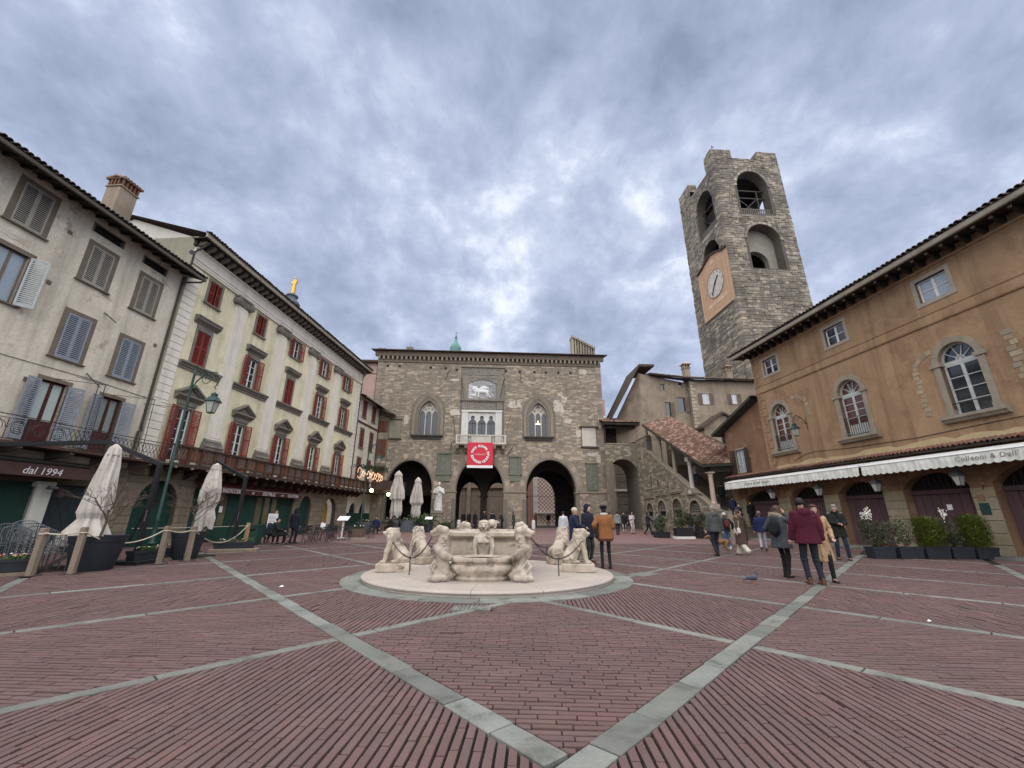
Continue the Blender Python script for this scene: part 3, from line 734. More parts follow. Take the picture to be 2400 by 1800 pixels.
for (x, y, rz) in [(-2.93, 10.95, R(8)), (-2.72, 12.85, R(-38)), (1.70, 11.05, R(172)), (1.50, 12.95, R(218))]:
    lx, ly = x-FC[0], y-FC[1]
    o = O('lion', lion, marble, F, loc=(lx, ly, .30), rotz=rz); o.scale = (.93, .93, .90)
    O('lion_base', cached('lionb', lambda: block(.86, .46, .2, .018).mesh('lion_base')), marble, o, loc=(.06, 0, -.195))
# iron posts and the chains that hang from the beasts' mouths
linkm = cached('link', lambda: MB().tube([(.024*math.cos(a)*1.25, .015*math.sin(a), 0) for a in [2*math.pi*i/10 for i in range(10)]], .0052, 5, True).mesh('link', True))
def chainspan(pts, label):
    t = thing('chain', label, 'chain', pts[0], 0, 'iron chains round the fountain'); k = 0
    P = [Vector(p)-Vector(pts[0]) for p in pts]
    for i in range(len(P)-1):
        a, b = P[i], P[i+1]; L = (b-a).length; n = max(6, int(L*1.12/.043)); sag = .10*L if abs(a.z-b.z) > .4 else .14*L
        pr = None
        for j in range(n):
            f0, f1 = j/n, (j+1)/n
            q = [a.lerp(b, f)-Vector((0, 0, 4*sag*f*(1-f)*(1.0))) for f in (f0, f1)]
            d = (q[1]-q[0]); m = Matrix.Translation((q[0]+q[1])/2) @ d.to_track_quat('X', 'Z').to_matrix().to_4x4() @ Matrix.Rotation(R(90*(k % 2)+rnd.uniform(-14, 14)), 4, 'X')
            O('link', linkm, iron, t, mw=m); k += 1
posts = [(-2.33, 10.28, 'short iron post on the marble step holding the chain, front left'), (1.08, 10.2, 'short iron post on the marble step holding the chain, front right'), (1.1, 13.75, 'short iron post on the step behind the fountain, rear right'), (-2.25, 13.7, 'short iron post on the step behind the fountain, rear left')]
for x, y, lb in posts:
    tag(O('chain_post', cached('cpost', lambda: MB().cyl((0, 0, 0), (0, 0, .36), .013, .011, 8).cyl((0, 0, .345), (0, 0, .375), .02, .02, 8).ball((0, 0, .385), .017).mesh('chain_post')), iron, None, loc=(x, y, .115)), lb, 'post', 'iron posts round the fountain')
chainspan([(-3.05, 10.9, .96), (-2.33, 10.28, .475), (-1.66, 9.35, 1.03)], 'black iron chain hanging from the left front lion to the left serpent')
chainspan([(.38, 9.35, 1.03), (1.08, 10.2, .475), (1.86, 11.0, .95)], 'black iron chain hanging from the right serpent to the right front lion')
chainspan([(.42, 12.85, 1.0), (1.1, 13.75, .475), (1.62, 13.0, .7)], 'black iron chain behind the basin at the right rear lion')
chainspan([(-1.4, 12.9, 1.0), (-2.25, 13.7, .475), (-2.85, 12.75, .95)], 'black iron chain behind the basin at the left rear lion')
# ------------------------------------------------------------------ window kit (facade frame: x along the wall, -y out of it, z up)
def shutter_meshes(w, h, rails=(.5,), pitch=.088):
    def mk():
        f = MB(); st = .065; t = .04
        f.box(0, st, -t, 0, 0, h); f.box(w-st, w, -t, 0, 0, h)
        zs = [0]+[r*h for r in rails]+[h-.075]
        for i, z in enumerate(zs):
            hh = .11 if i == 0 else .075
            f.box(st, w-st, -t+.003, -.003, z, z+hh)
        s = MB(); edges = zs
        for i in range(len(zs)-1):
            a = zs[i]+(.11 if i == 0 else .075); b = zs[i+1]; n = max(1, int((b-a)/pitch)); p = (b-a)/n
            for k in range(n):
                z = a+p*(k+.5); s.add([(st, -t+.004, z-p*.40), (w-st, -t+.004, z-p*.40), (w-st, -.006, z-p*.05), (st, -.006, z-p*.05), (st, -t+.004, z-p*.40+.026), (w-st, -t+.004, z-p*.40+.026), (w-st, -.006, z-p*.05+.026), (st, -.006, z-p*.05+.026)], [(0, 1, 2, 3), (4, 7, 6, 5), (0, 4, 5, 1), (2, 6, 7, 3)])
        return f, s
    return cached(('sh', round(w, 3), round(h, 3), rails), lambda: (lambda q: (q[0].mesh('shutter'), q[1].mesh('slats')))(mk()))
def shutter(par, x, z, w, h, mat, side=1, ang=0, y=-.05, rails=(.5,), label=None):
    """leaf hinged at x; side=+1 leaf runs to +x. ang swings the free edge outwards"""
    f, s = shutter_meshes(w, h, rails)
    mw = Matrix.Translation((x, y, z)) @ Matrix.Rotation(-R(ang)*side, 4, 'Z')
    if side < 0: mw = mw @ Matrix.Diagonal((-1, 1, 1, 1))
    if (f.name, mat.name) not in MC: MC[(f.name, mat.name)] = (f.copy(), s.copy())
    f2, s2 = MC[(f.name, mat.name)]
    o = O('shutter', f2, mat, par, mw=mw)
    if label: o['label'] = label
    O('slats', s2, mat, o, kind='stuff')
    return o
def sash(par, x0, x1, z0, z1, y, nx=2, nz=3, mat=None, pane=None, leaves=2, kick=0, bar=.035, fr=.06):
    mat = mat or whitep; pane = pane or glass
    w, h = x1-x0, z1-z0
    def mk():
        b = MB(); b.box(0, fr, -.03, .03, 0, h); b.box(w-fr, w, -.03, .03, 0, h); b.box(fr, w-fr, -.03, .03, 0, fr+kick); b.box(fr, w-fr, -.03, .03, h-fr, h)
        if leaves == 2: b.box(w/2-fr*.8, w/2+fr*.8, -.034, .03, fr+kick, h-fr)
        cells = []; xs = [(fr, w/2-fr*.8), (w/2+fr*.8, w-fr)] if leaves == 2 else [(fr, w-fr)]
        per = max(1, nx//len(xs))
        for a, c in xs:
            for i in range(1, per): b.box(a+(c-a)*i/per-bar/2, a+(c-a)*i/per+bar/2, -.025, .02, fr+kick, h-fr)
            for k in range(1, nz): z = fr+kick+(h-2*fr-kick)*k/nz; b.box(a, c, -.026, .021, z-bar/2, z+bar/2)
            for i in range(per):
                for k in range(nz): cells.append((a+(c-a)*i/per, fr+kick+(h-2*fr-kick)*k/nz, (c-a)/per, (h-2*fr-kick)/nz))
        return b.mesh('sash'), cells
    me, cells = cached(('sash', round(w, 3), round(h, 3), nx, nz, leaves, kick, mat.name), mk)
    O('sash', me, mat, par, loc=(x0, y, z0))
    for (cx, cz, cw, chh) in cells:
        pm = cached(('pane', round(cw, 3), round(chh, 3), pane.name), lambda: MB().box(-.004, cw+.004, 0, .006, -.004, chh+.004).mesh('pane'))
        o = O('pane', pm, pane, par, loc=(x0+cx, y+.004, z0+cz)); o.rotation_euler = (R(rnd.uniform(-.8, .8)), 0, R(rnd.uniform(-.8, .8)))
def surround(root, x0, x1, z0, z1, fw, mat, proud=.04, sill=.10, sillh=.09, head=True, depth=.22, name='window'):
    """stone frame of an opening; returns it so that sash and panes hang under it"""
    b = MB()
    b.box(x0-fw, x0, -proud, depth, z0, z1+(fw if head else 0)); b.box(x1, x1+fw, -proud, depth, z0, z1+(fw if head else 0))
    if head: b.box(x0, x1, -proud, depth, z1, z1+fw)
    if sill: b.box(x0-fw-.06, x1+fw+.06, -proud-sill, depth, z0-sillh, z0)
    return b.obj(name, mat, root)
def tile_row(root, x0, x1, y, z, mat, name='roof_tile', r=.085, L=.42, tilt=.32, pitch=.21, parts=True, mx=300):
    """rounded tiles lying side by side along an eave, ends visible"""
    def mk():
        b = MB(); n = 6; vs = []
        for yy, rr, zz in ((-L*.5, r, 0), (L*.5, r*.82, L*tilt)):
            for i in range(n+1):
                a = math.pi*i/n; vs.append((rr*math.cos(a), yy, zz+rr*math.sin(a)))
            for i in range(n+1):
                a = math.pi*i/n; q = rr-.018; vs.append((q*math.cos(a), yy, zz+q*math.sin(a)))
        m = n+1; fs = []
        for i in range(n): fs += [(i, i+1, 2*m+i+1, 2*m+i), (i, m+i, m+i+1, i+1), (m+i, 3*m+i, 3*m+i+1, m+i+1)]
        return b.add(vs, fs).mesh(name)
    me = cached((name, r, L, tilt, mat.name), mk)
    x = x0; k = 0
    while x < x1 and k < mx:
        O(name, me, mat, root, mw=Matrix.Translation((x+rnd.uniform(-.012, .012), y+rnd.uniform(-.03, .03), z+rnd.uniform(-.008, .008))) @ Matrix.Rotation(R(rnd.uniform(-3, 3)), 4, 'Z')); x += pitch; k += 1
def tiles_field(root, P, uvec, vvec, nu, nv, mat, r=.09, name='roof_tiles'):
    """barrel tiles over a sloping rectangle from corner P; u along the eave, v up the slope (joined: too many to pick apart)"""
    P, uvec, vvec = Vector(P), Vector(uvec), Vector(vvec); b = MB(); nrm = uvec.cross(vvec).normalized()
    if nrm.z < 0: nrm = -nrm
    du, dv = uvec/nu, vvec/nv; ud = du.normalized(); rr = du.length*.5
    for i in range(nu):
        for j in range(nv):
            o = P+du*(i+.5)+dv*j+ud*rnd.uniform(-.012, .012); h = rnd.uniform(0, .014)
            vs = []
            for q, (t, s_) in enumerate(((-.06, 1.0), (1.06, .82))):
                for a in (0, 40, 75, 105, 140, 180): vs.append(o+dv*t+ud*(rr*.98*s_*math.cos(R(a)))+nrm*(rr*.85*s_*math.sin(R(a))+h+(.035 if q == 0 else .006)))
            b.add(vs, [(k, k+1, 6+k+1, 6+k) for k in range(5)]+[(0, 1, 2, 3, 4, 5)])
    b.add([P-nrm*.03, P+uvec-nrm*.03, P+uvec+vvec-nrm*.03, P+vvec-nrm*.03], [(0, 1, 2, 3)])
    return b.obj(name, mat, root, kind='stuff')

# ------------------------------------------------------------------ left row, measured along the wall from its reference corner
KL = .85
def left_root(name, label, cat):
    t = thing(name, label, cat, (LO.x*KL, LO.y*KL, 1.38*(1-KL)), LA); t.scale = (KL,)*3; return t
# ---- yellow palazzo
Y = left_root('yellow_palazzo', 'pale yellow palazzo with red shutters, fluted pilasters and a long wooden balcony', 'building')
UA, UB = -6.35, 18.9
BAY = [-4.15, .6, 5.4, 10.35, 15.3]; PIL = [-1.62, 3.3, 8.12, 13.05]
holes = []
for c in BAY: holes += [rect(c-.5, c+.5, 14.72, 16.32), rect(c-.5, c+.5, 10.48, 12.72), rect(c-.5, c+.5, 4.45, 7.66)]
wall(MB(), rect(UA, UB, 4.0, 18.6), holes, 0, .3).obj('wall', yellow, Y)
MB().box(UA, UA+.01, 0.003, 9, 4, 18.55).obj('side_wall', yellow, Y); MB().box(UB-.01, UB, .003, 9, 4, 18.55).obj('side_wall', yellow, Y)
low = [arch(-5.75, -3.1, -.4, 1.9, 3.3, 12), rect(-1.95, 8.75, -.4, 2.95), arch(9.75, 11.6, -.4, 2.2, 3.15, 12), arch(14.0, 16.5, -.4, 2.0, 3.15, 12)]
b = MB(); wall(b, rect(UA-.2, UB, -.6, 4.05), low, .02, .4); b.obj('base_wall', ashlarj, Y)
courses(MB(), UA-.2, UB, -.3, 3.98, .42, .75, low, .02, (.012, .03), .08, gap=.02).obj('ashlar_block', ashlar, Y, kind='stuff')
# quoin strips
for a, c in ((UA, -5.45), (17.75, UB)):
    z = 4.3
    while z < 16.4:
        O('quoin', cached(('quoin', round(c-a, 2)), lambda: MB().cbox(0, c-a, -.06, 0, 0, .415, .02).mesh('quoin')), cream, Y, loc=(a, 0, z)); z += .435
for c in PIL:
    b = MB(); b.box(c-.57, c+.57, -.10, 0, 6.15, 15.96)
    for i in range(8): x = c-.57+.03+i*(1.08/7.0); b.box(x-.035, x+.035, -.135, -.10, 6.3, 15.8)
    b.obj('pilaster', cream, Y)
    b = MB(); b.box(c-.80, c+.80, -.30, 0, 4.3, 5.55); b.box(c-.76, c+.76, -.26, 0, 5.75, 5.92)
    b.sweepx([(0, 5.55), (-.28, 5.55), (-.33, 5.6), (-.34, 5.66), (-.31, 5.72), (-.26, 5.75), (0, 5.75)], c-.80, c+.80); b.sweepx([(0, 5.92), (-.2, 5.92), (-.24, 5.98), (-.2, 6.06), (-.14, 6.15), (0, 6.15)], c-.68, c+.68)
    b.obj('pilaster_base', greystone, Y)
    b = MB(); b.box(c-.80, c+.80, -.30, 0, 16.46, 16.58); b.box(c-.66, c+.66, -.24, 0, 16.28, 16.46); b.sweepx([(0, 15.96), (-.15, 15.96), (-.2, 16.04), (-.22, 16.12), (-.26, 16.28), (0, 16.28)], c-.58, c+.58)
    for s in (-1, 1):
        for k, (rr, yy) in enumerate(((.27, -.36), (.19, -.39), (.10, -.43))): b.cyl((c+s*.66, -.02, 16.17), (c+s*.66, yy, 16.17), rr, rr, 16)
    b.obj('capital', greystone, Y)
for i in range(5):
    a = (-5.45 if i == 0 else PIL[i-1]+.58); c = (17.75 if i == 4 else PIL[i]-.58)
    MB().sweepx([(0, 9.98), (-.08, 9.98), (-.08, 10.1), (-.16, 10.16), (-.16, 10.24), (-.28, 10.32), (-.28, 10.42), (0, 10.42)], a, c).obj('sill_band', greystone, Y)
b = MB(); b.sweepx([(0, 16.6), (-.12, 16.6), (-.12, 16.72), (-.15, 16.74), (-.15, 16.88), (-.2, 16.93), (-.2, 17.0), (0, 17.0)], UA-.05, UB+.05); b.obj('architrave', cream, Y)
b = MB(); b.sweepx([(0, 17.0), (-.10, 17.0), (-.10, 17.62), (-.2, 17.66), (-.22, 17.74), (0, 17.74)], UA-.03, UB+.03); b.obj('frieze', cream, Y)
# cornice: brackets, soffit, fascia, tiles
me = cached('modil', lambda: MB().sweepx([(0, 17.74), (-.25, 17.78), (-.38, 17.86), (-.58, 17.90), (-.72, 17.98), (-.72, 18.14), (0, 18.14)], -.12, .12).mesh('cornice_bracket'))
x = UA+.1
while x < UB:
    O('cornice_bracket', me, greystone, Y, loc=(x, 0, 0)); x += .60
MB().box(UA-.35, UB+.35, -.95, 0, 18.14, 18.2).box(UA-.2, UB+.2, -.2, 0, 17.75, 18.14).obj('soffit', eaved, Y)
MB().box(UA-.45, UB+.45, -1.07, -.95, 18.14, 18.42).obj('fascia', fasc, Y)
MB().add([(UA-.4, -1.12, 18.42), (UB+.4, -1.12, 18.42), (UB+.4, 5, 20.3), (UA-.4, 5, 20.3), (UA-.4, 11, 18.4), (UB+.4, 11, 18.4)], [(0, 1, 2, 3), (3, 2, 5, 4)]).obj('roof', tiledk, Y)
tile_row(Y, UA-.35, UB+.45, -1.0, 18.44, tiledk, pitch=.235, r=.10)
for k, c in enumerate(BAY):
    f = surround(Y, c-.5, c+.5, 14.72, 16.32, .16, greystone, .05, .10)
    opn = k >= 2
    if opn:
        sash(f, c-.5, c+.5, 14.72, 16.32, .14, 2, 2, whitep)
        shutter(Y, c-.52, 14.68, .54, 1.68, redsh, -1, 7, -.09); shutter(Y, c+.52, 14.68, .54, 1.68, redsh, 1, 9, -.09)
    else:
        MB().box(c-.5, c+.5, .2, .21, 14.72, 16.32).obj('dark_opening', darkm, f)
        shutter(Y, c-.49, 14.74, .49, 1.56, redsh, 1, 0, .03); shutter(Y, c+.49, 14.74, .49, 1.56, redsh, -1, 16, .03)
    f = surround(Y, c-.5, c+.5, 10.48, 12.72, .16, greystone, .05, 0)
    MB().sweepx([(0, 13.12), (-.06, 13.12), (-.12, 13.2), (-.3, 13.34), (-.3, 13.46), (-.36, 13.5), (-.36, 13.58), (0, 13.64)], c-.98, c+.98).obj('hood', greystone, f)
    MB().box(c-.66, c+.66, -.04, 0, 12.885, 13.12).obj('lintel', greystone, f)
    if k in (0, 2):
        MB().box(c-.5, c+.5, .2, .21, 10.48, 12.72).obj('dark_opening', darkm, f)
        shutter(Y, c-.49, 10.5, .49, 2.2, redsh, 1, 0, .03); shutter(Y, c+.49, 10.5, .49, 2.2, redsh, -1, 0 if k == 0 else 5, .03)
    else:
        sash(f, c-.5, c+.5, 10.48, 12.72, .14, 2, 4, whitep)
        shutter(Y, c-.52, 10.44, .54, 2.32, redsh, -1, 8, -.09); shutter(Y, c+.52, 10.44, .54, 2.32, redsh, 1, 8, -.09)
    f = surround(Y, c-.5, c+.5, 4.45, 7.66, .16, greystone, .05, 0)
    b = MB(); b.box(c-.70, c+.70, -.10, 0, 7.83, 8.12); b.sweepx([(0, 8.12), (-.12, 8.12), (-.2, 8.2), (-.34, 8.32), (-.34, 8.42), (0, 8.42)], c-.98, c+.98); b.obj('lintel', greystone, f)
    b = MB()
    for s in (-1, 1):
        b.add([(c+s*1.02, -.38, 8.43), (c+s*1.02, 0, 8.43), (c, 0, 9.03), (c, -.38, 9.03), (c+s*1.02, -.38, 8.55), (c+s*1.02, 0, 8.55), (c, 0, 9.17), (c, -.38, 9.17)], [(0, 1, 2, 3), (4, 5, 6, 7), (0, 3, 7, 4), (0, 4, 5, 1)])
        b.add([(c+s*.8, -.2, 8.45), (c+s*.8, 0, 8.45), (c, 0, 8.92), (c, -.2, 8.92), (c+s*.9, -.3, 8.49), (c+s*.9, 0, 8.49), (c, 0, 9.03), (c, -.3, 9.03)], [(0, 1, 2, 3), (4, 5, 6, 7), (0, 3, 7, 4), (0, 4, 5, 1)])
    b.prism([(c-.8, 8.42), (c+.8, 8.42), (c, 8.92)], -.10, 0); b.obj('pediment', greystone, f)
    sash(f, c-.5, c+.5, 4.45, 7.66, .12, 2, 5, whitep, fr=.08)
    shutter(Y, c-.52, 4.42, .57, 3.26, redsh, -1, 9, -.09, (.33, .67)); shutter(Y, c+.52, 4.42, .57, 3.26, redsh, 1, 9, -.09, (.33, .67))
# wooden balcony: every board of its front stands on its own
bal = MB(); B0, B1 = -5.6, 20.9
bal.box(B0, B1, -1.35, -.01, 4.05, 4.16); bal.box(B0, B1, -1.42, -1.28, 4.02, 4.22); bal.box(B0, B1, -1.44, -1.24, 5.14, 5.24); bal.box(B0, B1, -1.36, -1.30, 4.36, 4.44)
bo = bal.obj('balcony', darkw, Y)
me = cached('bpost', lambda: MB().box(-.06, .06, -1.41, -1.29, 4.2, 5.15).mesh('balcony_post')); bd = cached('bboard', lambda: MB().box(-.085, .085, -1.325, -1.30, 4.42, 5.12).mesh('balcony_board'))
latm = M('grey_lattice_wood', (.20, .185, .175), (.14, .125, .12), sc=5, rough=.85, big=0)
lat = cached('lat', lambda: (lambda b: [b.bar((x0, -1.345, 4.46), (x0+s*.22, -1.345, 5.1), .03, .022) for x0, s in ((-.33, 1), (-.11, 1), (.11, 1), (-.11, -1), (.11, -1), (.33, -1))] and b)(MB()).mesh('lattice'))
for i in range(28): O('balcony_post', me, darkw, bo, loc=(B0+.06+i*(B1-B0-.12)/27, 0, 0))
pit = (B1-B0-.12)/27
for i in range(27):
    for j in range(5): O('balcony_board', bd, darkw if (i+j) % 3 else woodbr, bo, loc=(B0+.06+pit*(i+(j+.5)/5), .012*((i+j) % 2), 0))
    if i % 3 != 1: O('lattice', lat, latm, bo, loc=(B0+.06+pit*(i+.5), 0, 0))
me = cached('bbeam', lambda: MB().sweepx([(0, 3.86), (-1.3, 3.92), (-1.42, 3.98), (-1.42, 4.05), (0, 4.05)], -.08, .08).mesh('balcony_beam'))
end = cached('bend', lambda: MB().box(-.083, .083, -1.46, -1.43, 3.93, 4.04).mesh('beam_end'))
for i in range(24):
    u = B0+.3+i*1.135
    O('balcony_beam', me, darkw, Y, loc=(u, 0, -.003)); O('beam_end', end, greystone, Y, loc=(u, 0, 0))
    O('corbel', cached('bcorb', lambda: MB().sweepx([(0, 3.45), (-.25, 3.55), (-.6, 3.78), (-.6, 3.86), (0, 3.86)], -.07, .07).mesh('corbel')), darkw, Y, loc=(u, 0, -.004))
# ground floor: green arch, pastry shop, door, ochre arch
def door_fill(root, x0, x1, z0, zs, zt, y, mat, boards=4, name='door'):
    d = MB(); d.prism(arch(x0-.02, x1+.02, z0, zs, zt+.02, 12), y, y+.04); o = d.obj(name, mat, root)
    w = (x1-x0)/boards
    for i in range(boards): O('door_board', cached((name, round(w, 2), round(zs-z0, 2)), lambda: MB().cbox(.015, w-.015, -.03, 0, .05, zs-z0-.05, .01).mesh('door_board')), mat, o, loc=(x0+i*w, y, z0))
    return o
d = door_fill(Y, -5.75, -3.1, -.3, 1.9, 3.3, .3, greendoor, 4)
b = MB(); [b.bar((-4.42, .27, 1.95), (-4.42+1.3*math.cos(a), .27, 1.95+1.25*math.sin(a)), .03) for a in [math.pi*i/12 for i in range(1, 12)]]; b.obj('fanlight_bars', iron, d)
o = door_fill(Y, 9.75, 11.6, -.3, 2.2, 3.15, .3, MATS['green_door_paint'], 2); 
ochre = M('ochre_passage', (.42, .27, .07), (.36, .23, .06), sc=1, rough=.8)  # plain ochre colour of the arch interior
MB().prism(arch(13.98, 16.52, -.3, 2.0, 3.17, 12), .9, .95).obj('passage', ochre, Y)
for (x0, x1, zs, zt) in ((-5.75, -3.1, 1.9, 3.3), (9.75, 11.6, 2.2, 3.15), (14.0, 16.5, 2.0, 3.15)):
    inn = [(x1, -.3)]+archcurve(x0, x1, -.3, zs, zt, 12)+[(x0, -.3)]; out = [(x1+.24, -.3)]+archcurve(x0-.24, x1+.24, -.3, zs, zt+.24, 12)+[(x0-.24, -.3)]
    for i in range(1, len(inn)-2):
        O('voussoir', ring2(MB(), inn[i:i+2], out[i:i+2], -.03-rnd.random()*.012, .05).mesh('voussoir'), ashlar, Y)
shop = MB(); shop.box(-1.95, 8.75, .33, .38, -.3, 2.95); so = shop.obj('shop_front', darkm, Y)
for i, (a, c, kind) in enumerate([(-1.9, -.9, 'p'), (-.9, .5, 'w'), (.5, 1.4, 'w'), (1.4, 4.2, 'b'), (4.2, 5.15, 'w'), (5.15, 6.1, 'w'), (6.1, 7.0, 'w'), (7.0, 8.7, 'b')]):
    if kind == 'w':
        b = MB(); b.box(a, a+.10, .22, .32, -.2, 2.95).box(c-.10, c, .22, .32, -.2, 2.95).box(a+.1, c-.1, .22, .32, -.2, .75).box(a+.1, c-.1, .22, .32, 2.75, 2.95); b.obj('shop_window_frame', greendoor, so)
        MB().box(a+.1, c-.1, .27, .28, .75, 2.75).obj('shop_window_pane', flat('shop_glow_glass', (.13, .115, .07), .1, spec=.8), so)  # the shop's dim yellow inside light is painted into the panes
    else:
        n = max(1, int((c-a)/.55))
        for k in range(n):
            w = (c-a)/n; O('shop_board', cached(('shb', round(w, 3)), lambda: MB().cbox(.01, w-.01, .2, .3, -.2, 2.95, .02).mesh('shop_board')), greendoor, so, loc=(a+k*w, 0, 0))
b = MB(); b.sweepx([(0, 3.62), (-.55, 3.2), (-.58, 3.16), (-.58, 2.82), (-.56, 2.82), (-.5, 3.14), (0, 3.55)], -2.2, 8.9); sg = b.obj('shop_awning', maroonsign, Y)
MB().box(-2.2, 8.9, -.595, -.582, 3.12, 3.17).obj('awning_trim', fasc, sg)
for tx, xx, sz in (('PASTICCERIA', .6, .34), ('dal', 2.6, .24), ('DEI MILLE', 4.45, .36), ('anni', 6.15, .22), ('GELATERIA', 7.65, .32)):
    text('lettering', tx, sz, whiteb, sg, Matrix.Translation((xx, -.59, 2.97)) @ FX)
MB().box(.62, .9, .2, .215, 1.6, 2.0).obj('notice', whiteb, so)
# downpipe and chimney
b = MB(); b.tube([(-6.2, -.95, 18.3), (-6.35, -.6, 17.7), (-6.45, -.14, 17.3), (-6.45, -.12, 15.6)], .06, 8); b.obj('downpipe', iron, Y)
b = MB(); b.tube([(18.75, -.85, 18.2), (18.8, -.2, 17.5), (18.8, -.12, 17.2), (18.8, -.12, 5)], .055, 8); b.obj('downpipe', iron, Y)
# side gable above the neighbour's roof
b = MB(); b.add([(UA, 0, 15), (UA, 9, 15), (UA, 9, 18.5), (UA, 5, 20.2), (UA, 0, 18.4)], [(0, 1, 2, 3, 4)]); b.obj('gable_wall', cream, Y)
MB().box(UA-.015, UA+.1, 2.2, 2.7, 17.2, 17.9).obj('gable_window', darkm, Y)
g = MB(); g.cyl((UA-.32, -.25, 17.05), (UA-.52, -.4, 16.95), .13, .15, 12); g.bar((UA, -.1, 17.3), (UA-.3, -.2, 17.25), .04); g.bar((UA-.3, -.2, 17.25), (UA-.34, -.26, 17.05), .04); g.obj('floodlight', chairm, Y)
# gilded figure on the lantern of the dome behind
D = thing('dome_lantern', 'gilded saint statue on a slate dome lantern behind the yellow palazzo roof', 'dome', (-36.2, 60, 1.95))
MB().lathe([(2.4, 24), (2.3, 28), (1.9, 29.9), (1.3, 30.9), (1.2, 31.2), (1.0, 31.3), (1.0, 32.0), (1.35, 32.15), (1.4, 32.4), (1.15, 32.8), (.8, 33.1), (.75, 33.6), (.95, 33.7), (.9, 33.9), (.5, 34.2), (.01, 34.3)], 20).obj('dome', slate, D, True)
def saint():
    s = SC(); s.loft([(0, 0, 0, .42, .4), (0, 0, .8, .4, .36), (.02, 0, 1.6, .36, .32), (0, 0, 2.3, .42, .3), (0, 0, 2.7, .3, .25), (0, 0, 2.95, .13, .13)])
    s.ell((0, 0, 3.2), (.2, .22, .27)); s.chain([(-.35, 0, 2.6), (-.5, -.2, 2.1), (-.3, -.4, 1.9)], [.14, .12, .1]); s.chain([(.35, 0, 2.6), (.55, -.1, 2.2), (.6, -.3, 2.7)], [.14, .12, .1])
    for i in range(8): s.cap((.3*math.cos(i), .3*math.sin(i), .1), (.3*math.cos(i), .3*math.sin(i), 1.5), .09)
    return s.mesh('saint', .07, 1)
O('saint', saint(), gold, D, loc=(0, 0, 34.25)).scale = (.85, .85, .92)

# ---- white house with grey shutters
Hh = left_root('white_house', 'weathered white house with grey louvred shutters and iron balcony, left edge', 'building')
WA, WB = -24, -6.66
top = [(-14.02, .56, 13.05, 15.05), (-10.98, .54, 12.1, 14.1), (-8.33, .53, 11.98, 14.05)]
mid = [(-14.05, .56, 9.7, 11.95), (-10.97, .52, 8.2, 10.4), (-8.36, .52, 8.15, 10.3)]
fre = [(-11.05, .53, 4.3, 7.1), (-8.45, .5, 4.3, 7.08)]
slots = [(-11.7, -10.28, 14.75, 15.15), (-9.05, -7.7, 14.72, 15.12)]
holes = [rect(c-w, c+w, a, z) for c, w, a, z in top+mid+fre]+[rect(*s) for s in slots]
wall(MB(), rect(WA, WB, 3.7, 15.62), holes, 0, .28).obj('wall', whiteplaster, Hh)
MB().box(WB-.02, WB, .003, 8, 3.7, 15.5).obj('side_wall', whiteplaster, Hh)
brfr = M('brown_grey_window_surround', (.19, .155, .12), (.14, .115, .09), sc=2, rough=.9, bump=.2, big=.2)
for i, (c, w, a, z) in enumerate(top):
    f = surround(Hh, c-w, c+w, a, z, .21, brfr, .015, .10, .06)
    MB().box(c-w, c+w, .2, .21, a, z).obj('dark_opening', darkm, f)
    mt = greysh
    shutter(Hh, c-w+.01, a+.01, w-.015, z-a-.02, mt, 1, 0, .0, ()); shutter(Hh, c+w-.01, a+.01, w-.015, z-a-.02, mt, -1, 0, .0, ())
for i, (c, w, a, z) in enumerate(mid):
    f = surround(Hh, c-w, c+w, a, z, .2, brfr, .015, .10, .06)
    if i == 0:
        sash(f, c-w, c+w, a, z, .14, 2, 1, brfr, flat('painted_sky_glass', (.30, .36, .42), .08, spec=.9))  # pale pane colour paints in the sky's reflection
        shutter(Hh, c+w+.02, a, .58, z-a, palesh, 1, 38, -.05, (), label='pale shutter swung open')
    else:
        MB().box(c-w, c+w, .2, .21, a, z).obj('dark_opening', darkm, f)
        shutter(Hh, c-w+.01, a+.01, w-.015, z-a-.02, bluesh, 1, 0, .0, ()); shutter(Hh, c+w-.01, a+.01, w-.015, z-a-.02, bluesh, -1, 0, .0, ())
redwood = M('dark_red_window_wood', (.075, .02, .018), sc=4, rough=.5, big=0)
for i, (c, w, a, z) in enumerate(fre):
    f = surround(Hh, c-w, c+w, a, z, .17, brfr, .015, 0, 0)
    sash(f, c-w, c+w, a, z, .16, 2, 1, redwood, blind if i == 0 else flat('blind_behind_glass', (.22, .27, .26), .12, spec=.8), kick=.95, fr=.085)
    shutter(Hh, c-w-.02, a+.1, .60, z-a-.15, bluesh, -1, 14, -.05, ()); shutter(Hh, c+w+.02, a+.1, .60, z-a-.15, bluesh, 1, 14, -.05, ())
for s in slots:
    f = surround(Hh, *s, .09, brfr, .01, 0, 0); MB().box(s[0], s[1], .15, .16, s[2], s[3]).obj('dark_opening', darkm, f)
    b = MB(); [b.bar((s[0]+.1*i, .05, s[2]), (s[0]+.1*i, .05, s[3]), .014) for i in range(1, 14)]; b.bar((s[0], .05, (s[2]+s[3])/2), (s[1], .05, (s[2]+s[3])/2), .014); b.obj('grille', iron, f)
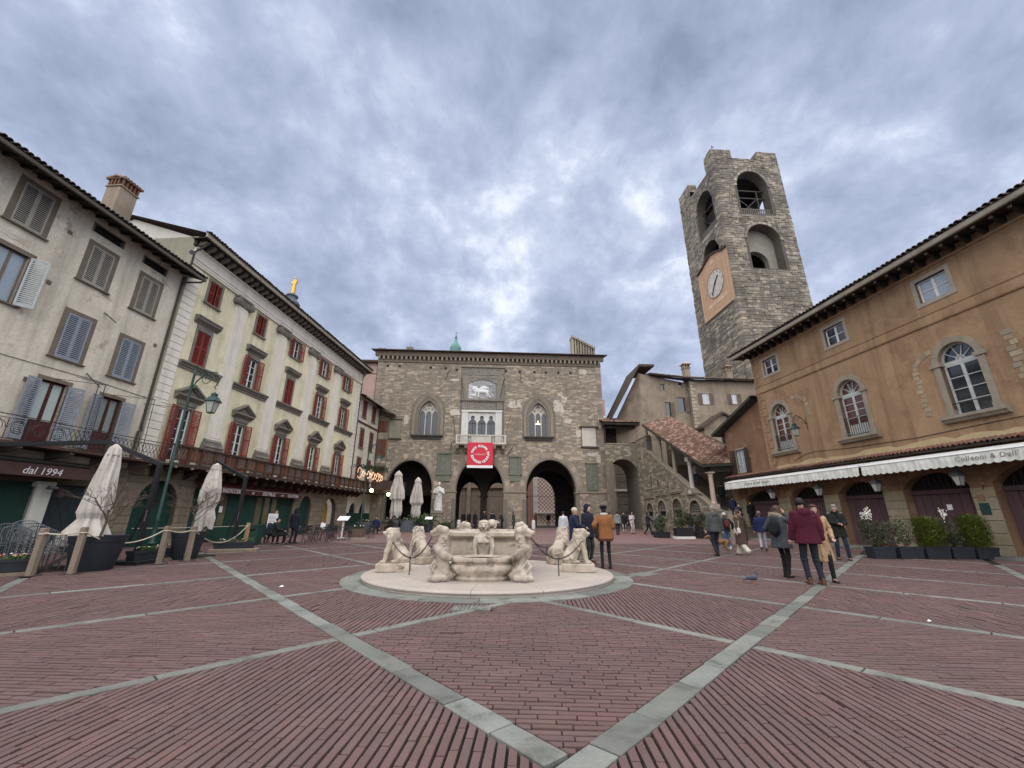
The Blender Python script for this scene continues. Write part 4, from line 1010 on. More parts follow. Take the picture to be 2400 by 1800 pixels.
# eave with rafters and tiles
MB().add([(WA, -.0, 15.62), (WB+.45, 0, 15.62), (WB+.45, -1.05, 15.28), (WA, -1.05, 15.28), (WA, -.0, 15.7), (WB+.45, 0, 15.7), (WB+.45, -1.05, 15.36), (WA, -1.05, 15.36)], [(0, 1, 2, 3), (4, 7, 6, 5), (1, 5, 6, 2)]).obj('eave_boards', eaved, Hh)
me = cached('raft', lambda: MB().add([(x, y, z+dz) for x in (-.05, .05) for y, z in ((0, 15.47), (-1.0, 15.15)) for dz in (0, .12)], [(0, 1, 3, 2), (4, 6, 7, 5), (0, 2, 6, 4), (2, 3, 7, 6), (1, 5, 7, 3)]).mesh('rafter'))
x = -18
while x < WB+.3: O('rafter', me, eaved, Hh, loc=(x, 0, .012)); x += .62
MB().sweepx([(-1.05, 15.24), (-1.17, 15.24), (-1.19, 15.38), (-1.05, 15.38)], WA, WB+.5).obj('gutter', M('grey_gutter', (.13, .115, .09), rough=.6, big=0), Hh)
MB().add([(WA, -1.2, 15.42), (WB+.5, -1.2, 15.42), (WB+.5, 5.5, 17.6), (WA, 5.5, 17.6), (WB+.5, 11, 15.6), (WA, 11, 15.6)], [(0, 1, 2, 3), (3, 2, 4, 5)]).obj('roof', tiledk, Hh)
tile_row(Hh, -17.5, WB+.5, -1.05, 15.45, tiledk, pitch=.225, r=.10)
b = MB(); b.tube([(WB+.42, -1.1, 15.3), (WB+.3, -1.05, 15.1), (WB+.0, -.2, 14.95), (WB+.02, -.10, 14.7), (WB+.02, -.10, 5.95), (WB+.1, -.11, 5.8), (WB-.1, -.12, 5.7), (WB-.1, -.12, 4.3)], .055, 8); b.obj('downpipe', iron, Hh)
c = thing('chimney', 'tall plastered chimney with brick openings under a tiled cap, left roof', 'chimney', (0, 0, 0)); c.parent = None
cm = Matrix.Translation((LO.x*KL, LO.y*KL, 1.38*(1-KL))) @ Matrix.Rotation(LA, 4, 'Z') @ Matrix.Scale(KL, 4)
c.matrix_world = cm @ Matrix.Translation((-8.95, 3.0, 17.55)) @ Matrix.Diagonal((.82, .82, .90, 1))
MB().box(-.62, .62, -.55, .55, -2, 2.55).box(-.70, .70, -.63, .63, 2.55, 2.63).obj('stack', greypl, c)
b = MB(); b.box(-.70, .70, -.63, .63, 3.13, 3.2)
for i in range(5):
    for s in (-1, 1): b.box(-.6+i*.27, -.48+i*.27, s*.55-.06, s*.55+.06, 2.63, 3.13)
for i in range(3):
    for s in (-1, 1): b.box(s*.6-.06, s*.6+.06, -.33+i*.27, -.21+i*.27, 2.63, 3.13)
b.obj('cap_bricks', M('chimney_brick', (.19, .095, .065), rough=.9, isl=.3), c)
for i in range(7):
    for s in (-1, 1): O('cap_tile', cached('captile', lambda: MB().tube([(0, 0, 0), (0, -.72, -.22)], [.09, .11], 7).mesh('cap_tile')), tilem, c, mw=Matrix.Translation((-.66+i*.22, 0, 3.42)) @ Matrix.Rotation(0 if s > 0 else math.pi, 4, 'Z'))
MB().cyl((-.72, 0, 3.42), (.72, 0, 3.42), .1, .1, 8).obj('ridge_tile', tilem, c)
# iron balcony
io = MB().box(-14.5, -5.72, -1.25, -.01, 4.02, 4.12).sweepx([(-1.25, 4.0), (-1.33, 4.03), (-1.33, 4.14), (-1.25, 4.14)], -14.5, -5.72).obj('balcony', darkw, Hh)
b = MB(); b.bar((-14.5, -1.28, 5.12), (-5.75, -1.28, 5.12), .05, .03); b.bar((-14.5, -1.28, 4.2), (-5.75, -1.28, 4.2), .03); b.bar((-14.5, -1.28, 4.98), (-5.75, -1.28, 4.98), .02)
x = -14.4
while x < -11.6:   # scrollwork
    for s in (-1, 1):
        b.tube([(x+.35+s*.33*math.cos(a)*(1-a/9), -1.28, 4.6+.36*math.sin(a)*(1-a/9)) for a in [.45*i for i in range(16)]], .012, 5)
    b.bar((x, -1.28, 4.2), (x, -1.28, 4.98), .02); x += .7
while x < -5.8:
    b.tube([(x, -1.28, 4.2), (x+.1, -1.28, 4.4), (x+.2, -1.28, 4.6), (x+.1, -1.28, 4.8), (x, -1.28, 4.98)], .011, 4); b.tube([(x+.2, -1.28, 4.2), (x+.1, -1.28, 4.4), (x, -1.28, 4.6), (x+.1, -1.28, 4.8), (x+.2, -1.28, 4.98)], .011, 4); x += .2
b.obj('railing', iron, io)
b = MB()   # awning frames over the balcony
for x in (-10.2, -7.6, -5.9):
    for dx in (0, .3): b.tube([(x+dx, -1.25, 4.1), (x+dx-.05, -1.2, 7.3)], .018, 5)
    b.tube([(x-.9, -.02, 7.25), (x+.3, -1.2, 7.3)], .014, 5); b.tube([(x-1.0, -1.15, 7.28), (x+.35, -1.2, 7.3)], .014, 5)
b.obj('awning_frame', iron, Hh)
x = -14.2
while x < -5.8:
    O('balcony_beam', me2 if 'me2' in globals() else cached('wbb', lambda: MB().sweepx([(0, 3.7), (-.9, 3.82), (-1.2, 3.92), (-1.2, 4.02), (0, 4.02)], -.09, .09).mesh('balcony_beam')), greystone, Hh, loc=(x, 0, -.003)); x += 1.9
# ground floor
PA_, PB_ = -10.42, -9.83
lowh = [rect(-16, PA_, -.4, 2.75), rect(PB_, -7.85, -.4, 2.7)]
wall(MB(), rect(WA, UA-.2, -.6, 3.75), lowh, .0, .4).obj('base_wall', ashlarj, Hh)
courses(MB(), PB_, UA-.2, -.3, 3.7, .36, .7, lowh+[rect(-17, PB_, 0, 4)], .0, (.012, .03), .08, gap=.02).obj('ashlar_block', ashlar, Hh, kind='stuff')
MB().box(PA_, PB_, -.12, .38, -.3, 2.78).box(PA_-.07, PB_+.06, -.16, .3, 2.56, 2.78).obj('pillar', M('pale_pillar_plaster', (.64, .65, .58), (.55, .56, .50), rough=.9, streak=.3), Hh)
MB().box(-16, PA_-.01, .10, .16, -.3, 2.75).obj('green_panel', greenfab, Hh)
d = MB().box(PB_, -7.85, .25, .3, -.3, 2.7).obj('door', flat('teal_black_door', (.02, .035, .04), .5), Hh)
b = MB()
for i in range(-3, 8): b.bar((-9.5+.4*i, .24, .1), (-9.5+.4*i+1.2, .24, 2.6), .02); b.bar((-9.5+.4*i+1.2, .24, .1), (-9.5+.4*i, .24, 2.6), .02)
O('door_grille', b.mesh('door_grille'), iron, d)
sg = MB().sweepx([(0, 3.62), (-.75, 3.42), (-.8, 3.34), (-.8, 2.92), (-.77, 2.92), (-.74, 3.3), (0, 3.5)], -16, -9.05).obj('shop_awning', brownsign, Hh)
MB().cyl((-16, -.7, 3.52), (-9.1, -.7, 3.52), .09, .09, 10).obj('awning_roller', iron, sg)
text('lettering', 'dal 1994', .42, whiteb, sg, Matrix.Translation((-10.95, -.805, 3.13)) @ FX, shear=.2)
b = MB(); b.cyl((-10.1, -.12, 2.5), (-10.1, -.4, 2.52), .03, .03, 6); b.cyl((-10.3, -.5, 2.52), (-9.95, -.5, 2.5), .09, .07, 10); b.obj('spotlight', chairm, Hh)
b = MB(); b.box(-9.78, -9.58, -.45, -.25, 2.15, 2.45); b.lathe([(.14, 0), (.02, .12)], 6, (-9.68, -.35, 2.45)); b.bar((-9.68, -.35, 2.6), (-9.68, -.1, 2.62), .02); b.obj('door_lantern', iron, Hh)
for sx_, sz, w_, h_, sd in ((-15.6, 14.6, 1.3, 2.2, 1), (-12.95, 14.2, .45, 1.0, 2), (-12.7, 12.9, .35, .4, 3), (-14.2, 12.5, 1.6, .35, 4), (-9.4, 11.2, .25, .35, 5)):
    r_ = random.Random(sd); pts_ = [(sx_+w_/2*math.cos(2*math.pi*i/22)*r_.uniform(.5, 1.1), sz+h_/2*math.sin(2*math.pi*i/22)*r_.uniform(.5, 1.1)) for i in range(22)]
    MB().prism(pts_, -.012, .01).obj('peeling_plaster', M('raw_plaster_patch', (.46, .395, .31), (.68, .64, .56), sc=3, rough=.95, bump=.9, bsc=7, big=0, bdist=.04), Hh)
# odd fixings on the plaster
b = MB(); b.bar((-10.0, -.05, 7.9), (-9.6, -.5, 7.3), .05); b.bar((-10.1, -.03, 11.1), (-9.75, -.4, 10.7), .045); b.obj('flag_holder', iron, Hh)
b = MB()
for u, z in ((-12.55, 14.0), (-12.6, 11.3), (-7.1, 10.6), (-12.1, 6.9)): b.box(u-.09, u+.09, -.03, .01, z-.09, z+.09)
b.obj('wall_plate', brfr, Hh)

MB().tube([(WA+8, -.02, 7.75), (-13, -.02, 7.62), (-9.8, -.02, 7.7), (-6.8, -.02, 7.6)], .011, 5).obj('cable', iron, Hh)
# ---- narrow cream house beyond the palazzo
N = left_root('narrow_house', 'narrow cream house with dull red shutters beyond the yellow palazzo', 'building')
cols = [(20.6, .48), (23.4, .48)]; holes = []
for c, w in cols: holes += [rect(c-w, c+w, 12.9, 14.9), rect(c-w, c+w, 9.2, 11.5), rect(c-w, c+w, 5.4, 8.0)]
low = [arch(19.6, 21.4, -.4, 1.7, 2.85, 10), arch(22.2, 24.0, -.4, 1.7, 2.85, 10)]
wall(MB(), rect(18.92, 25.2, 4.0, 15.4), holes, .02, .25).obj('wall', whiteplaster, N)
wall(MB(), rect(18.92, 25.2, -.6, 4.0), low, .02, .3).obj('base_wall', M('lime_white', (.62, .60, .53), rough=.9), N)
MB().box(25.18, 25.2, .02, 6, -.4, 15.2).obj('side_wall', whiteplaster, N)
for c, w in cols:
    for a, z in ((12.9, 14.9), (9.2, 11.5), (5.4, 8.0)):
        f = surround(N, c-w, c+w, a, z, .14, greystone, .03, .08); MB().box(c-w, c+w, .2, .21, a, z).obj('dark_opening', darkm, f)
        shutter(N, c-w, a, w-.005, z-a, redsh2, 1, 4, .0); shutter(N, c+w, a, w-.005, z-a, redsh2, -1, 4, .0)
MB().sweepx([(0, 12.1), (-.1, 12.1), (-.16, 12.25), (0, 12.3)], 18.95, 25.2).obj('string_course', redsh2, N)
MB().add([(18.7, -.9, 15.2), (25.6, -.9, 15.2), (25.6, 5, 17), (18.7, 5, 17), (18.7, -.9, 15.05), (25.6, -.9, 15.05), (25.6, .1, 15.4), (18.7, .1, 15.4)], [(0, 1, 2, 3), (4, 5, 1, 0), (4, 7, 6, 5), (5, 6, 2, 1)]).obj('roof', tiledk, N)
MB().box(18.7, 25.6, -1.0, -.9, 15.0, 15.2).obj('gutter', fasc, N)
b = MB(); b.tube([(25.0, -.9, 15.1), (25.1, -.1, 14.6), (25.1, -.08, 4.5)], .05, 7); b.obj('downpipe', iron, N)
MB().prism(arch(19.6, 21.4, -.3, 1.7, 2.85, 10), .25, .3).prism(arch(22.2, 24.0, -.3, 1.7, 2.85, 10), .25, .3).obj('shop_door', darkm, N)
MB().box(19.0, 25.1, -.08, 0, -.3, 1.75).obj('green_front', greenfab, N)
b = MB(); b.box(18.95, 26.8, -1.5, 0, 4.0, 4.15); [b.box(19+.6*i, 19.1+.6*i, -1.48, -1.42, 4.15, 5.1) for i in range(14)]; b.box(18.95, 26.8, -1.5, -1.4, 5.1, 5.2); b.obj('balcony', darkw, N)
# ------------------------------------------------------------------ town hall at the end of the square
KP = .94
def frame_root(name, label, cat, x, y, ang, k=1, z=None):
    t = thing(name, label, cat, (x, y, 1.38*(1-k) if z is None else z), ang); t.scale = (k,)*3; return t
P = frame_root('stone_palace', 'medieval stone palace with three open arches and gothic windows, end of square', 'palace', 0, 50*KP, R(3.4), KP)
G1 = [(-11.45, -9.15, 10.8, 13.3, 15.15), (2.2, 4.45, 10.8, 13.3, 15.15)]
AR = [(-14.6, -9.3, 4.3, 7.75), (-6.5, -.98, 4.3, 7.98), (1.75, 7.65, 4.35, 8.0)]
TRI = (-5.42, -2.02, 9.8, 13.75)
stone_mat = rubble
holes = [arch(a, c, 10.8, zs, zt, 14, True) for a, c, _, zs, zt in G1]+[arch(a, c, -.4, zs, zt, 20) for a, c, zs, zt in AR]+[rect(*TRI)]
wall(MB(), rect(-17, 11.55, -.8, 20.6), holes, 0, .9).obj('wall', rubbleb, P)
MB().box(-17, -16.99, .003, 14, -.5, 20.5).obj('side_wall', rubbleb, P)
MB().box(11.54, 11.55, .003, 14, 8.6, 20.5).obj('side_wall', rubbleb, P)
skip = [rect(-12.35, -8.3, 10.35, 14.0), arch(-12.3, -8.3, 10.6, 13.9, 16.0, 14, True), rect(1.35, 5.45, 10.35, 14), arch(1.35, 5.35, 10.6, 13.9, 16.0, 14, True), rect(-6.45, -1.0, 9.5, 19.7), rect(-8.9, -7.2, 6.2, 8.65), rect(-.3, 1.15, 6.2, 8.4), rect(8.65, 10.5, 9.55, 12.1), rect(9.0, 10.4, 4.4, 7.7), rect(-15.1, -13.45, 10.25, 12.7)]+[arch(a-.45, c+.45, -.4, zs, zt+.45, 20) for a, c, zs, zt in AR]
socks = [(-15.8, 19.6), (-14.3, 19.6), (-10.4, 19.5), (-8.5, 19.45), (-7.1, 19.3), (-.8, 19.25), (1.0, 19.2), (2.9, 19.2), (4.4, 19.2), (6.0, 19.2), (7.6, 19.2)]
courses(MB(), -17, 11.55, 0, 20.1, .195, .52, skip+[rect(u-.15, u+.15, z-.15, z+.15) for u, z in socks], 0, (.008, .035), .3).obj('wall_stone', rubble, P, kind='stuff')
for u, z in socks: O('dark_socket_plate', cached('sock', lambda: MB().box(-.13, .13, -.012, .02, -.13, .13).mesh('dark_socket_plate')), darkm, P, loc=(u, 0, z))  # dark plates stand in for the shade inside the beam holes
me = cached('quoinp', lambda: MB().cbox(0, .7, -.045, .3, 0, .44, .02).mesh('quoin'))
for i in range(44):
    for s in (0, 1): O('quoin', me, rubble, P, loc=(-17.03 if s == 0 else 11.58-.7+rnd.uniform(-.15, 0)*0, 0, .1+i*.455))
paler = M('pale_patch_plaster', (.55, .50, .42), (.46, .41, .34), sc=1.5, rough=.93, c3=(.33, .28, .22), c3sc=1.6, c3t=.57, c3w=.03, big=0)
def blotch(root, cx, cz, w, h, y, seed, mat=paler, name='plaster_patch'):
    r = random.Random(seed); n = 18; p = []
    for i in range(n):
        a = 2*math.pi*i/n; q = r.uniform(.65, 1.05); p.append((cx+w/2*math.copysign(abs(math.cos(a))**.6, math.cos(a))*q, cz+h/2*math.copysign(abs(math.sin(a))**.6, math.sin(a))*q))
    MB().prism(p, y, y+.06).obj(name, mat, root)
for i, (cx, cz, w, h) in enumerate([(.35, 14.9, 1.9, 1.25), (5.9, 14.6, 1.5, 2.0), (7.0, 12.8, 1.2, .7), (6.6, 15.6, .9, 1.1), (-7.1, 13.7, 1.6, 1.0), (8.3, 11.3, .8, 1.3), (-12.9, 12.7, .7, 1.4), (9.2, 19.4, 1.3, .8), (-7.3, 17.9, 1.3, .35), (10.7, 8.2, .8, 1.4), (9.9, 8.7, 1.7, .5)]):
    blotch(P, cx, cz, w, h, -.045, i+3)
# gothic windows
mould = M('moulded_grey_stone', (.33, .285, .215), (.26, .225, .17), sc=2, rough=.9, bump=.3, streak=.25, big=.2)
trac = M('white_tracery', (.60, .56, .49), (.50, .46, .40), sc=3, rough=.85, streak=.2, big=.1)
lead = M('leaded_glass', (.055, .068, .082), (.03, .036, .045), sc=14, rough=.25, bump=.3, bsc=30, spec=.7, big=0)
for gi, (a, c, z0, zs, zt) in enumerate(G1):
    f = None; m = (a+c)/2
    for k, (o0, o1, y0, y1) in enumerate(((.0, .22, .32, .9), (.22, .42, .12, .4), (.42, .62, -.06, .3), (.62, .72, -.13, .2))):
        inn = [(c+o0, z0)]+archcurve(a-o0, c+o0, z0, zs, zt+o0*1.15, 14, True)+[(a-o0, z0)]
        out = [(c+o1, z0)]+archcurve(a-o1, c+o1, z0, zs, zt+o1*1.15, 14, True)+[(a-o1, z0)]
        b = ring2(MB(), inn, out, y0, y1)
        if f is None: f = b.obj('gothic_window', mould, P)
        else: b.obj('moulding', mould, f)
    MB().box(a-.75, c+.75, -.32, .5, z0-.14, z0).sweepx([(.2, z0-.6), (-.05, z0-.6), (-.2, z0-.14), (.2, z0-.14)], a-.5, c+.5).obj('sill', M('dark_sill', (.09, .08, .065), rough=.9), f)
    w = c-a; lw = (w-.28)/3; b = MB()
    # tracery slab with pierced lights, trefoils and an oculus
    ho = []
    for i in range(3):
        x0 = a+.04+i*(lw+.1); ho.append(arch(x0, x0+lw, z0, z0+2.55, z0+2.55+lw*.85, 12, True))
    circ = lambda x, z, r, n=12: [(x+r*math.cos(2*math.pi*i/n), z+r*math.sin(2*math.pi*i/n)) for i in range(n)]
    tre = lambda x, z, r: [(x+r*(.75+.33*math.cos(3*t-math.pi/2*3))*math.cos(t), z+r*(.75+.33*math.cos(3*t-math.pi/2*3))*math.sin(t)) for t in [2*math.pi*i/24 for i in range(24)]]
    ho += [tre(m, z0+3.86, .27), circ(m-.38, z0+3.30, .10), circ(m+.38, z0+3.30, .10), circ(m-.62, z0+3.52, .075), circ(m+.62, z0+3.52, .075), circ(m, z0+3.42, .07)]
    wall(b, arch(a-.01, c+.01, z0+.001, zs, zt+.01, 14, True), [[(x, max(z, z0+.003)) for x, z in h] for h in ho], .5, .12); b.obj('tracery', trac, f)
    for i in range(1, 3):
        x = a+.04+i*(lw+.1)-.05; MB().cyl((x, .46, z0), (x, .46, z0+2.5), .075, .07, 10).cyl((x, .46, z0+2.42), (x, .46, z0+2.62), .07, .12, 10).obj('colonnette', trac, f)
    for i in range(3):
        x0 = a+.04+i*(lw+.1); MB().box(x0, x0+lw, .60, .61, z0, z0+3.1).obj('pane', lead, f)
    MB().prism(arch(a, c, z0+2.6, zs, zt, 14, True), .64, .65).obj('pane', lead, f)
    if gi == 1: MB().ball((m, .57, 12.55), .09, 8, 6).ball((m-.2, .57, 12.5), .05, 8, 6).ball((m+.2, .57, 12.5), .05, 8, 6).ball((m, .57, 12.85), .05, 8, 6).obj('chandelier_glow', lamplit, f)
# triple white window with balcony and winged lion panel above
T = MB(); x0, x1 = -6.2, -1.25
T.box(x0, x0+.78, -.12, .3, 9.8, 14.0); T.box(x1-.78, x1, -.12, .3, 9.8, 14.0); T.box(x0-.05, x1+.05, -.18, .3, 13.76, 14.02)
T.box(x0+.28, x0+.42, -.16, -.12, 9.85, 13.7); T.box(x1-.42, x1-.28, -.16, -.12, 9.85, 13.7)
wm = M('white_istrian_stone', (.66, .65, .61), (.56, .55, .51), sc=2, rough=.75, streak=.18, big=.1)
tw = T.obj('triple_window', wm, P)
ho = []; lw = 1.0
for i in range(3):
    a = -5.40+i*1.13+.06; xc = a+lw/2
    ho.append([(a, 9.9), (a+lw, 9.9), (a+lw, 12.35)]+[(xc+.5*math.cos(t), 12.35+.42*math.sin(t)) for t in (.3, .7)]+[(xc+.19, 12.82)]+[(xc+.25*math.cos(t), 13.08+.25*math.sin(t)) for t in (-.5, 0, .5, 1.1, 1.57, 2.0, 2.6, 3.14, 3.64)]+[(xc-.19, 12.82)]+[(xc+.5*math.cos(t), 12.35+.42*math.sin(t)) for t in (2.44, 2.84)]+[(a, 12.35)])
b = MB(); wall(b, rect(-5.42, -2.02, 9.82, 13.76), ho, .05, .14); b.obj('trefoil_tracery', wm, tw)
for i in range(2):
    x = -5.40+1.13*(i+1)-.005; MB().cyl((x, .02, 9.9), (x, .02, 12.3), .085, .08, 10).cyl((x, .02, 12.2), (x, .02, 12.45), .08, .14, 10).obj('colonnette', wm, tw)
for i in range(3):
    a = -5.40+i*1.13+.06; MB().box(a-.03, a+lw+.03, .3, .31, 9.9, 13.4).obj('pane', lead, tw); MB().box(a+lw/2-.03, a+lw/2+.03, .26, .3, 9.9, 12.7).box(a, a+lw, .26, .3, 12.35, 12.42).obj('mullion', iron, tw)
relm = M('grey_carved_frieze', (.29, .265, .22), (.20, .18, .15), sc=4, rough=.92, bump=.6, bsc=9, streak=.3, bdist=.05)
def carved(root, a, c, z0, z1, y, seed, mat=relm, n=40, name='frieze', amp=.09):
    b = MB(); b.box(a, c, y, y+.2, z0, z1); o = b.obj(name, mat, root); r = random.Random(seed); s = MB()
    for i in range(n):
        x, z = r.uniform(a+.1, c-.1), r.uniform(z0+.08, z1-.08); q = r.uniform(.05, amp)
        s.ball((x, y, z), q, 7, 5, (1.3, .6, .8))
    s.obj('carving', mat, o, True, kind='stuff'); return o
carved(tw, -5.5, -1.95, 14.1, 15.05, -.10, 3, n=60); carved(tw, x0-.05, -5.55, 14.1, 15.05, -.16, 4, n=10); carved(tw, -1.9, x1+.05, 14.1, 15.05, -.16, 5, n=10)
MB().sweepx([(.1, 15.05), (-.18, 15.05), (-.34, 15.2), (-.34, 15.32), (.1, 15.32)], x0-.2, x1+.2).obj('cornice', relm, tw)
L = MB(); L.box(-6.3, -5.55, -.14, .1, 15.4, 18.6); L.box(-1.9, -1.05, -.14, .1, 15.4, 18.6); L.box(-5.55, -1.9, -.1, .1, 15.32, 15.5)
wall(L, rect(-5.55, -1.9, 15.5, 18.6), [arch(-5.5, -1.95, 15.52, 17.45, 18.05, 14)], -.1, .2); L.box(-6.0, -1.4, -.16, .1, 18.6, 18.75); L.box(-6.6, -.85, -.22, .1, 19.62, 19.82)
lp = L.obj('lion_frame', relm, P)
carved(lp, -6.4, -1.0, 18.78, 19.6, -.06, 8, n=70); carved(lp, -5.4, -2.0, 18.15, 18.55, -.13, 9, n=30, amp=.06)
whm = M('white_relief_marble', (.74, .74, .73), (.66, .66, .66), sc=2, rough=.6, big=0)
MB().prism(arch(-5.49, -1.96, 15.53, 17.45, 18.04, 14), .0, .06).obj('relief_slab', whm, lp)
def wlion():
    s = SC(); s.ell((-.15, 0, 1.15), (.75, .16, .26)); s.ell((-.75, 0, 1.3), (.32, .17, .32)); s.ell((-1.05, -.05, 1.5), (.24, .17, .25)); s.ell((-1.25, -.08, 1.42), (.12, .12, .1))
    s.ell((-.92, -.02, 1.5), (.3, .13, .32)); s.ell((.5, 0, 1.12), (.28, .16, .28))
    s.chain([(-.8, -.06, 1.1), (-.95, -.08, .75), (-.9, -.08, .5)], [.13, .09, .08]); s.ell((-.98, -.1, .47), (.14, .09, .06)); s.chain([(-.5, -.02, 1.0), (-.5, -.04, .6), (-.45, -.04, .42)], [.12, .08, .07]); s.ell((-.55, -.05, .4), (.13, .08, .06))
    s.chain([(.5, -.05, 1.05), (.72, -.06, .8), (.95, -.06, .45)], [.16, .1, .07]); s.ell((.92, -.08, .36), (.14, .09, .06)); s.chain([(.45, 0, 1.0), (.55, -.02, .7), (.7, -.02, .42)], [.14, .09, .07])
    s.chain([(.72, 0, 1.2), (1.1, -.02, .95), (1.3, -.04, .55), (1.42, -.04, .42)], [.06, .05, .045, .06])
    for i in range(7): s.chain([(-.55+.08*i, -.05, 1.35), (-.1+.13*i, -.08, 1.75-.03*i), (.4+.06*i, -.08, 1.85-.09*i)], [.07, .09, .03])
    for i in range(14): a = i*.45; s.cap((-1.0+.24*math.cos(a), -.1, 1.42+.28*math.sin(a)), (-1.0+.3*math.cos(a), -.08, 1.36+.34*math.sin(a)), .06, .03)
    s.m.box(-1.5, -.85, -.06, .05, .55, .72)
    return s.mesh('winged_lion', .034, 2)
O('winged_lion', wlion(), whm, lp, loc=(-3.72, -.02, 15.32))
# stone balcony
b = MB(); b.sweepx([(0, 9.55), (-.95, 9.55), (-1.05, 9.65), (-1.05, 9.75), (0, 9.75)], -6.75, -.7); b.box(-6.72, -.73, -1.02, -.82, 10.62, 10.76); b.box(-6.7, -.75, -1.0, -.84, 9.75, 9.83)
for s in (-6.72, -.93): b.box(s, s+.2, -1.03, -.81, 9.75, 10.7)
for s in (-4.85, -2.75): b.box(s, s+.2, -1.02, -.82, 9.75, 10.7)
b.box(-4.65, -2.75, -.95, -.87, 9.83, 10.62)
bo = b.obj('balcony', trac, P)
bal_m = cached('balu', lambda: MB().lathe([(.06, 0), (.06, .06), (.035, .1), (.075, .3), (.055, .42), (.03, .62), (.05, .7), (.06, .74), (.06, .79)], 10).mesh('baluster', True))
for i in range(8):
    for xs in (-6.38+i*.205, -2.42+i*.205): O('baluster', bal_m, trac, bo, loc=(xs, -.92, 9.83))
for i in range(4): O('baluster', bal_m, trac, bo, loc=(-6.62, -.2-.17*i, 9.83)); O('baluster', bal_m, trac, bo, loc=(-.83, -.2-.17*i, 9.83))
for u in (-6.55, -5.5, -2.1, -1.05): O('corbel', cached('scorb', lambda: MB().sweepx([(0, 8.6), (-.2, 8.65), (-.5, 8.95), (-.85, 9.15), (-.95, 9.55), (0, 9.55)], -.17, .17).mesh('corbel')), mould, P, loc=(u, 0, 0))
# mouldings and voussoirs of the three arches
for a, c, zs, zt in AR:
    for k, (o0, o1, y0, y1) in enumerate(((0, .16, .16, .9), (.16, .30, -.02, .5))):
        b = MB(); inn = archcurve(a-o0, c+o0, 0, zs, zt+o0, 20); out = archcurve(a-o1, c+o1, 0, zs, zt+o1, 20); ring2(b, inn, out, y0, y1); b.obj('arch_moulding', mould, P)
    inn = archcurve(a-.30, c+.30, 0, zs, zt+.30, 22); out = archcurve(a-.82, c+.82, 0, zs, zt+.86, 22)
    for i in range(len(inn)-1): O('voussoir', ring2(MB(), inn[i:i+2], out[i:i+2], -.04-rnd.random()*.02, .05).mesh('voussoir'), rubble, P)
for (u0, u1) in ((-17.05, -14.6), (-9.3, -6.5), (-.98, 1.75), (7.65, 11.6)):
    MB().sweepx([(.9, 4.02), (-.06, 4.02), (-.16, 4.16), (-.16, 4.28), (.9, 4.28)], u0-.06, u1+.06).obj('impost', mould, P)
carved(P, -.9, 1.68, 3.3, 4.0, -.05, 12, mould, 50, 'carved_capital'); carved(P, -9.25, -6.55, 3.3, 4.0, -.05, 13, mould, 40, 'carved_capital')
# tablets
greent = M('greenish_tablet', (.20, .215, .17), (.15, .16, .13), sc=3, rough=.9, bump=.4, bsc=12, streak=.3)
for (a, c, z0, z1) in ((-8.75, -7.3, 6.3, 8.55), (-.15, 1.0, 6.35, 8.25)):
    b = MB(); b.box(a, c, -.05, .1, z0, z1); b.box(a-.06, a+.16, -.14, .1, z0, z1); b.box(c-.16, c+.06, -.14, .1, z0, z1); b.box(a-.1, c+.1, -.2, .1, z1, z1+.2); b.box(a-.2, c+.2, -.24, .1, z0-.22, z0); b.box(a-.0, c+.0, -.16, .1, z0-.95, z0-.22); b.obj('tablet', greent, P)
b = MB(); b.box(8.75, 10.4, -.06, .1, 9.7, 12.0); b.obj('framed_tablet', trac, P)
MB().box(8.72, 8.95, -.12, .1, 9.7, 12).box(10.2, 10.43, -.12, .1, 9.7, 12).box(8.95, 10.2, -.12, .1, 11.75, 12).box(8.95, 10.2, -.12, .1, 9.7, 9.95).obj('tablet_frame', trac, P)
MB().box(8.4, 10.8, -.26, .1, 12.02, 12.2).box(8.5, 10.7, -.2, .1, 9.5, 9.68).obj('tablet_cornice', MATS['dark_sill'], P)
carved(P, 9.05, 10.35, 4.45, 7.6, -.08, 21, greent, 90, 'carved_panel', .1); MB().box(8.9, 10.5, -.2, .1, 7.62, 7.8).obj('panel_cornice', mould, P)
MB().box(-15.05, -13.5, -.04, .1, 10.4, 12.6).obj('faded_fresco', M('faded_fresco_plaster', (.33, .29, .21), (.27, .24, .18), sc=1.5, rough=.95, c3=(.22, .23, .18), c3sc=1, c3t=.55, c3w=.1), P)
MB().box(-15.3, -13.3, -.2, .1, 10.2, 10.32).box(-15.1, -13.45, -.12, .1, 12.6, 12.7).obj('fresco_sill', MATS['dark_sill'], P)
for (a, b_) in (((-8.0, -.1, 19.2), (-8.5, -.5, 17.5)), ((-6.4, -.1, 18.2), (-6.05, -.5, 15.4)), ((-1.0, -.1, 18.3), (-1.5, -.5, 15.5)), ((1.1, -.1, 19.0), (1.15, -.2, 17.7)), ((-7.3, -.1, 13.3), (-6.85, -.9, 10.8)), ((-.2, -.9, 13.3), (-.75, -.9, 10.8)), ((.55, -.1, 15.5), (.5, -.3, 14.7)), ((-7.25, -.15, 9.9), (-7.4, -.7, 8.6)), ((.35, -.6, 9.8), (-.55, -.1, 8.4))):
    O('iron_bar', MB().bar(a, b_, .06).mesh('iron_bar'), iron, P)
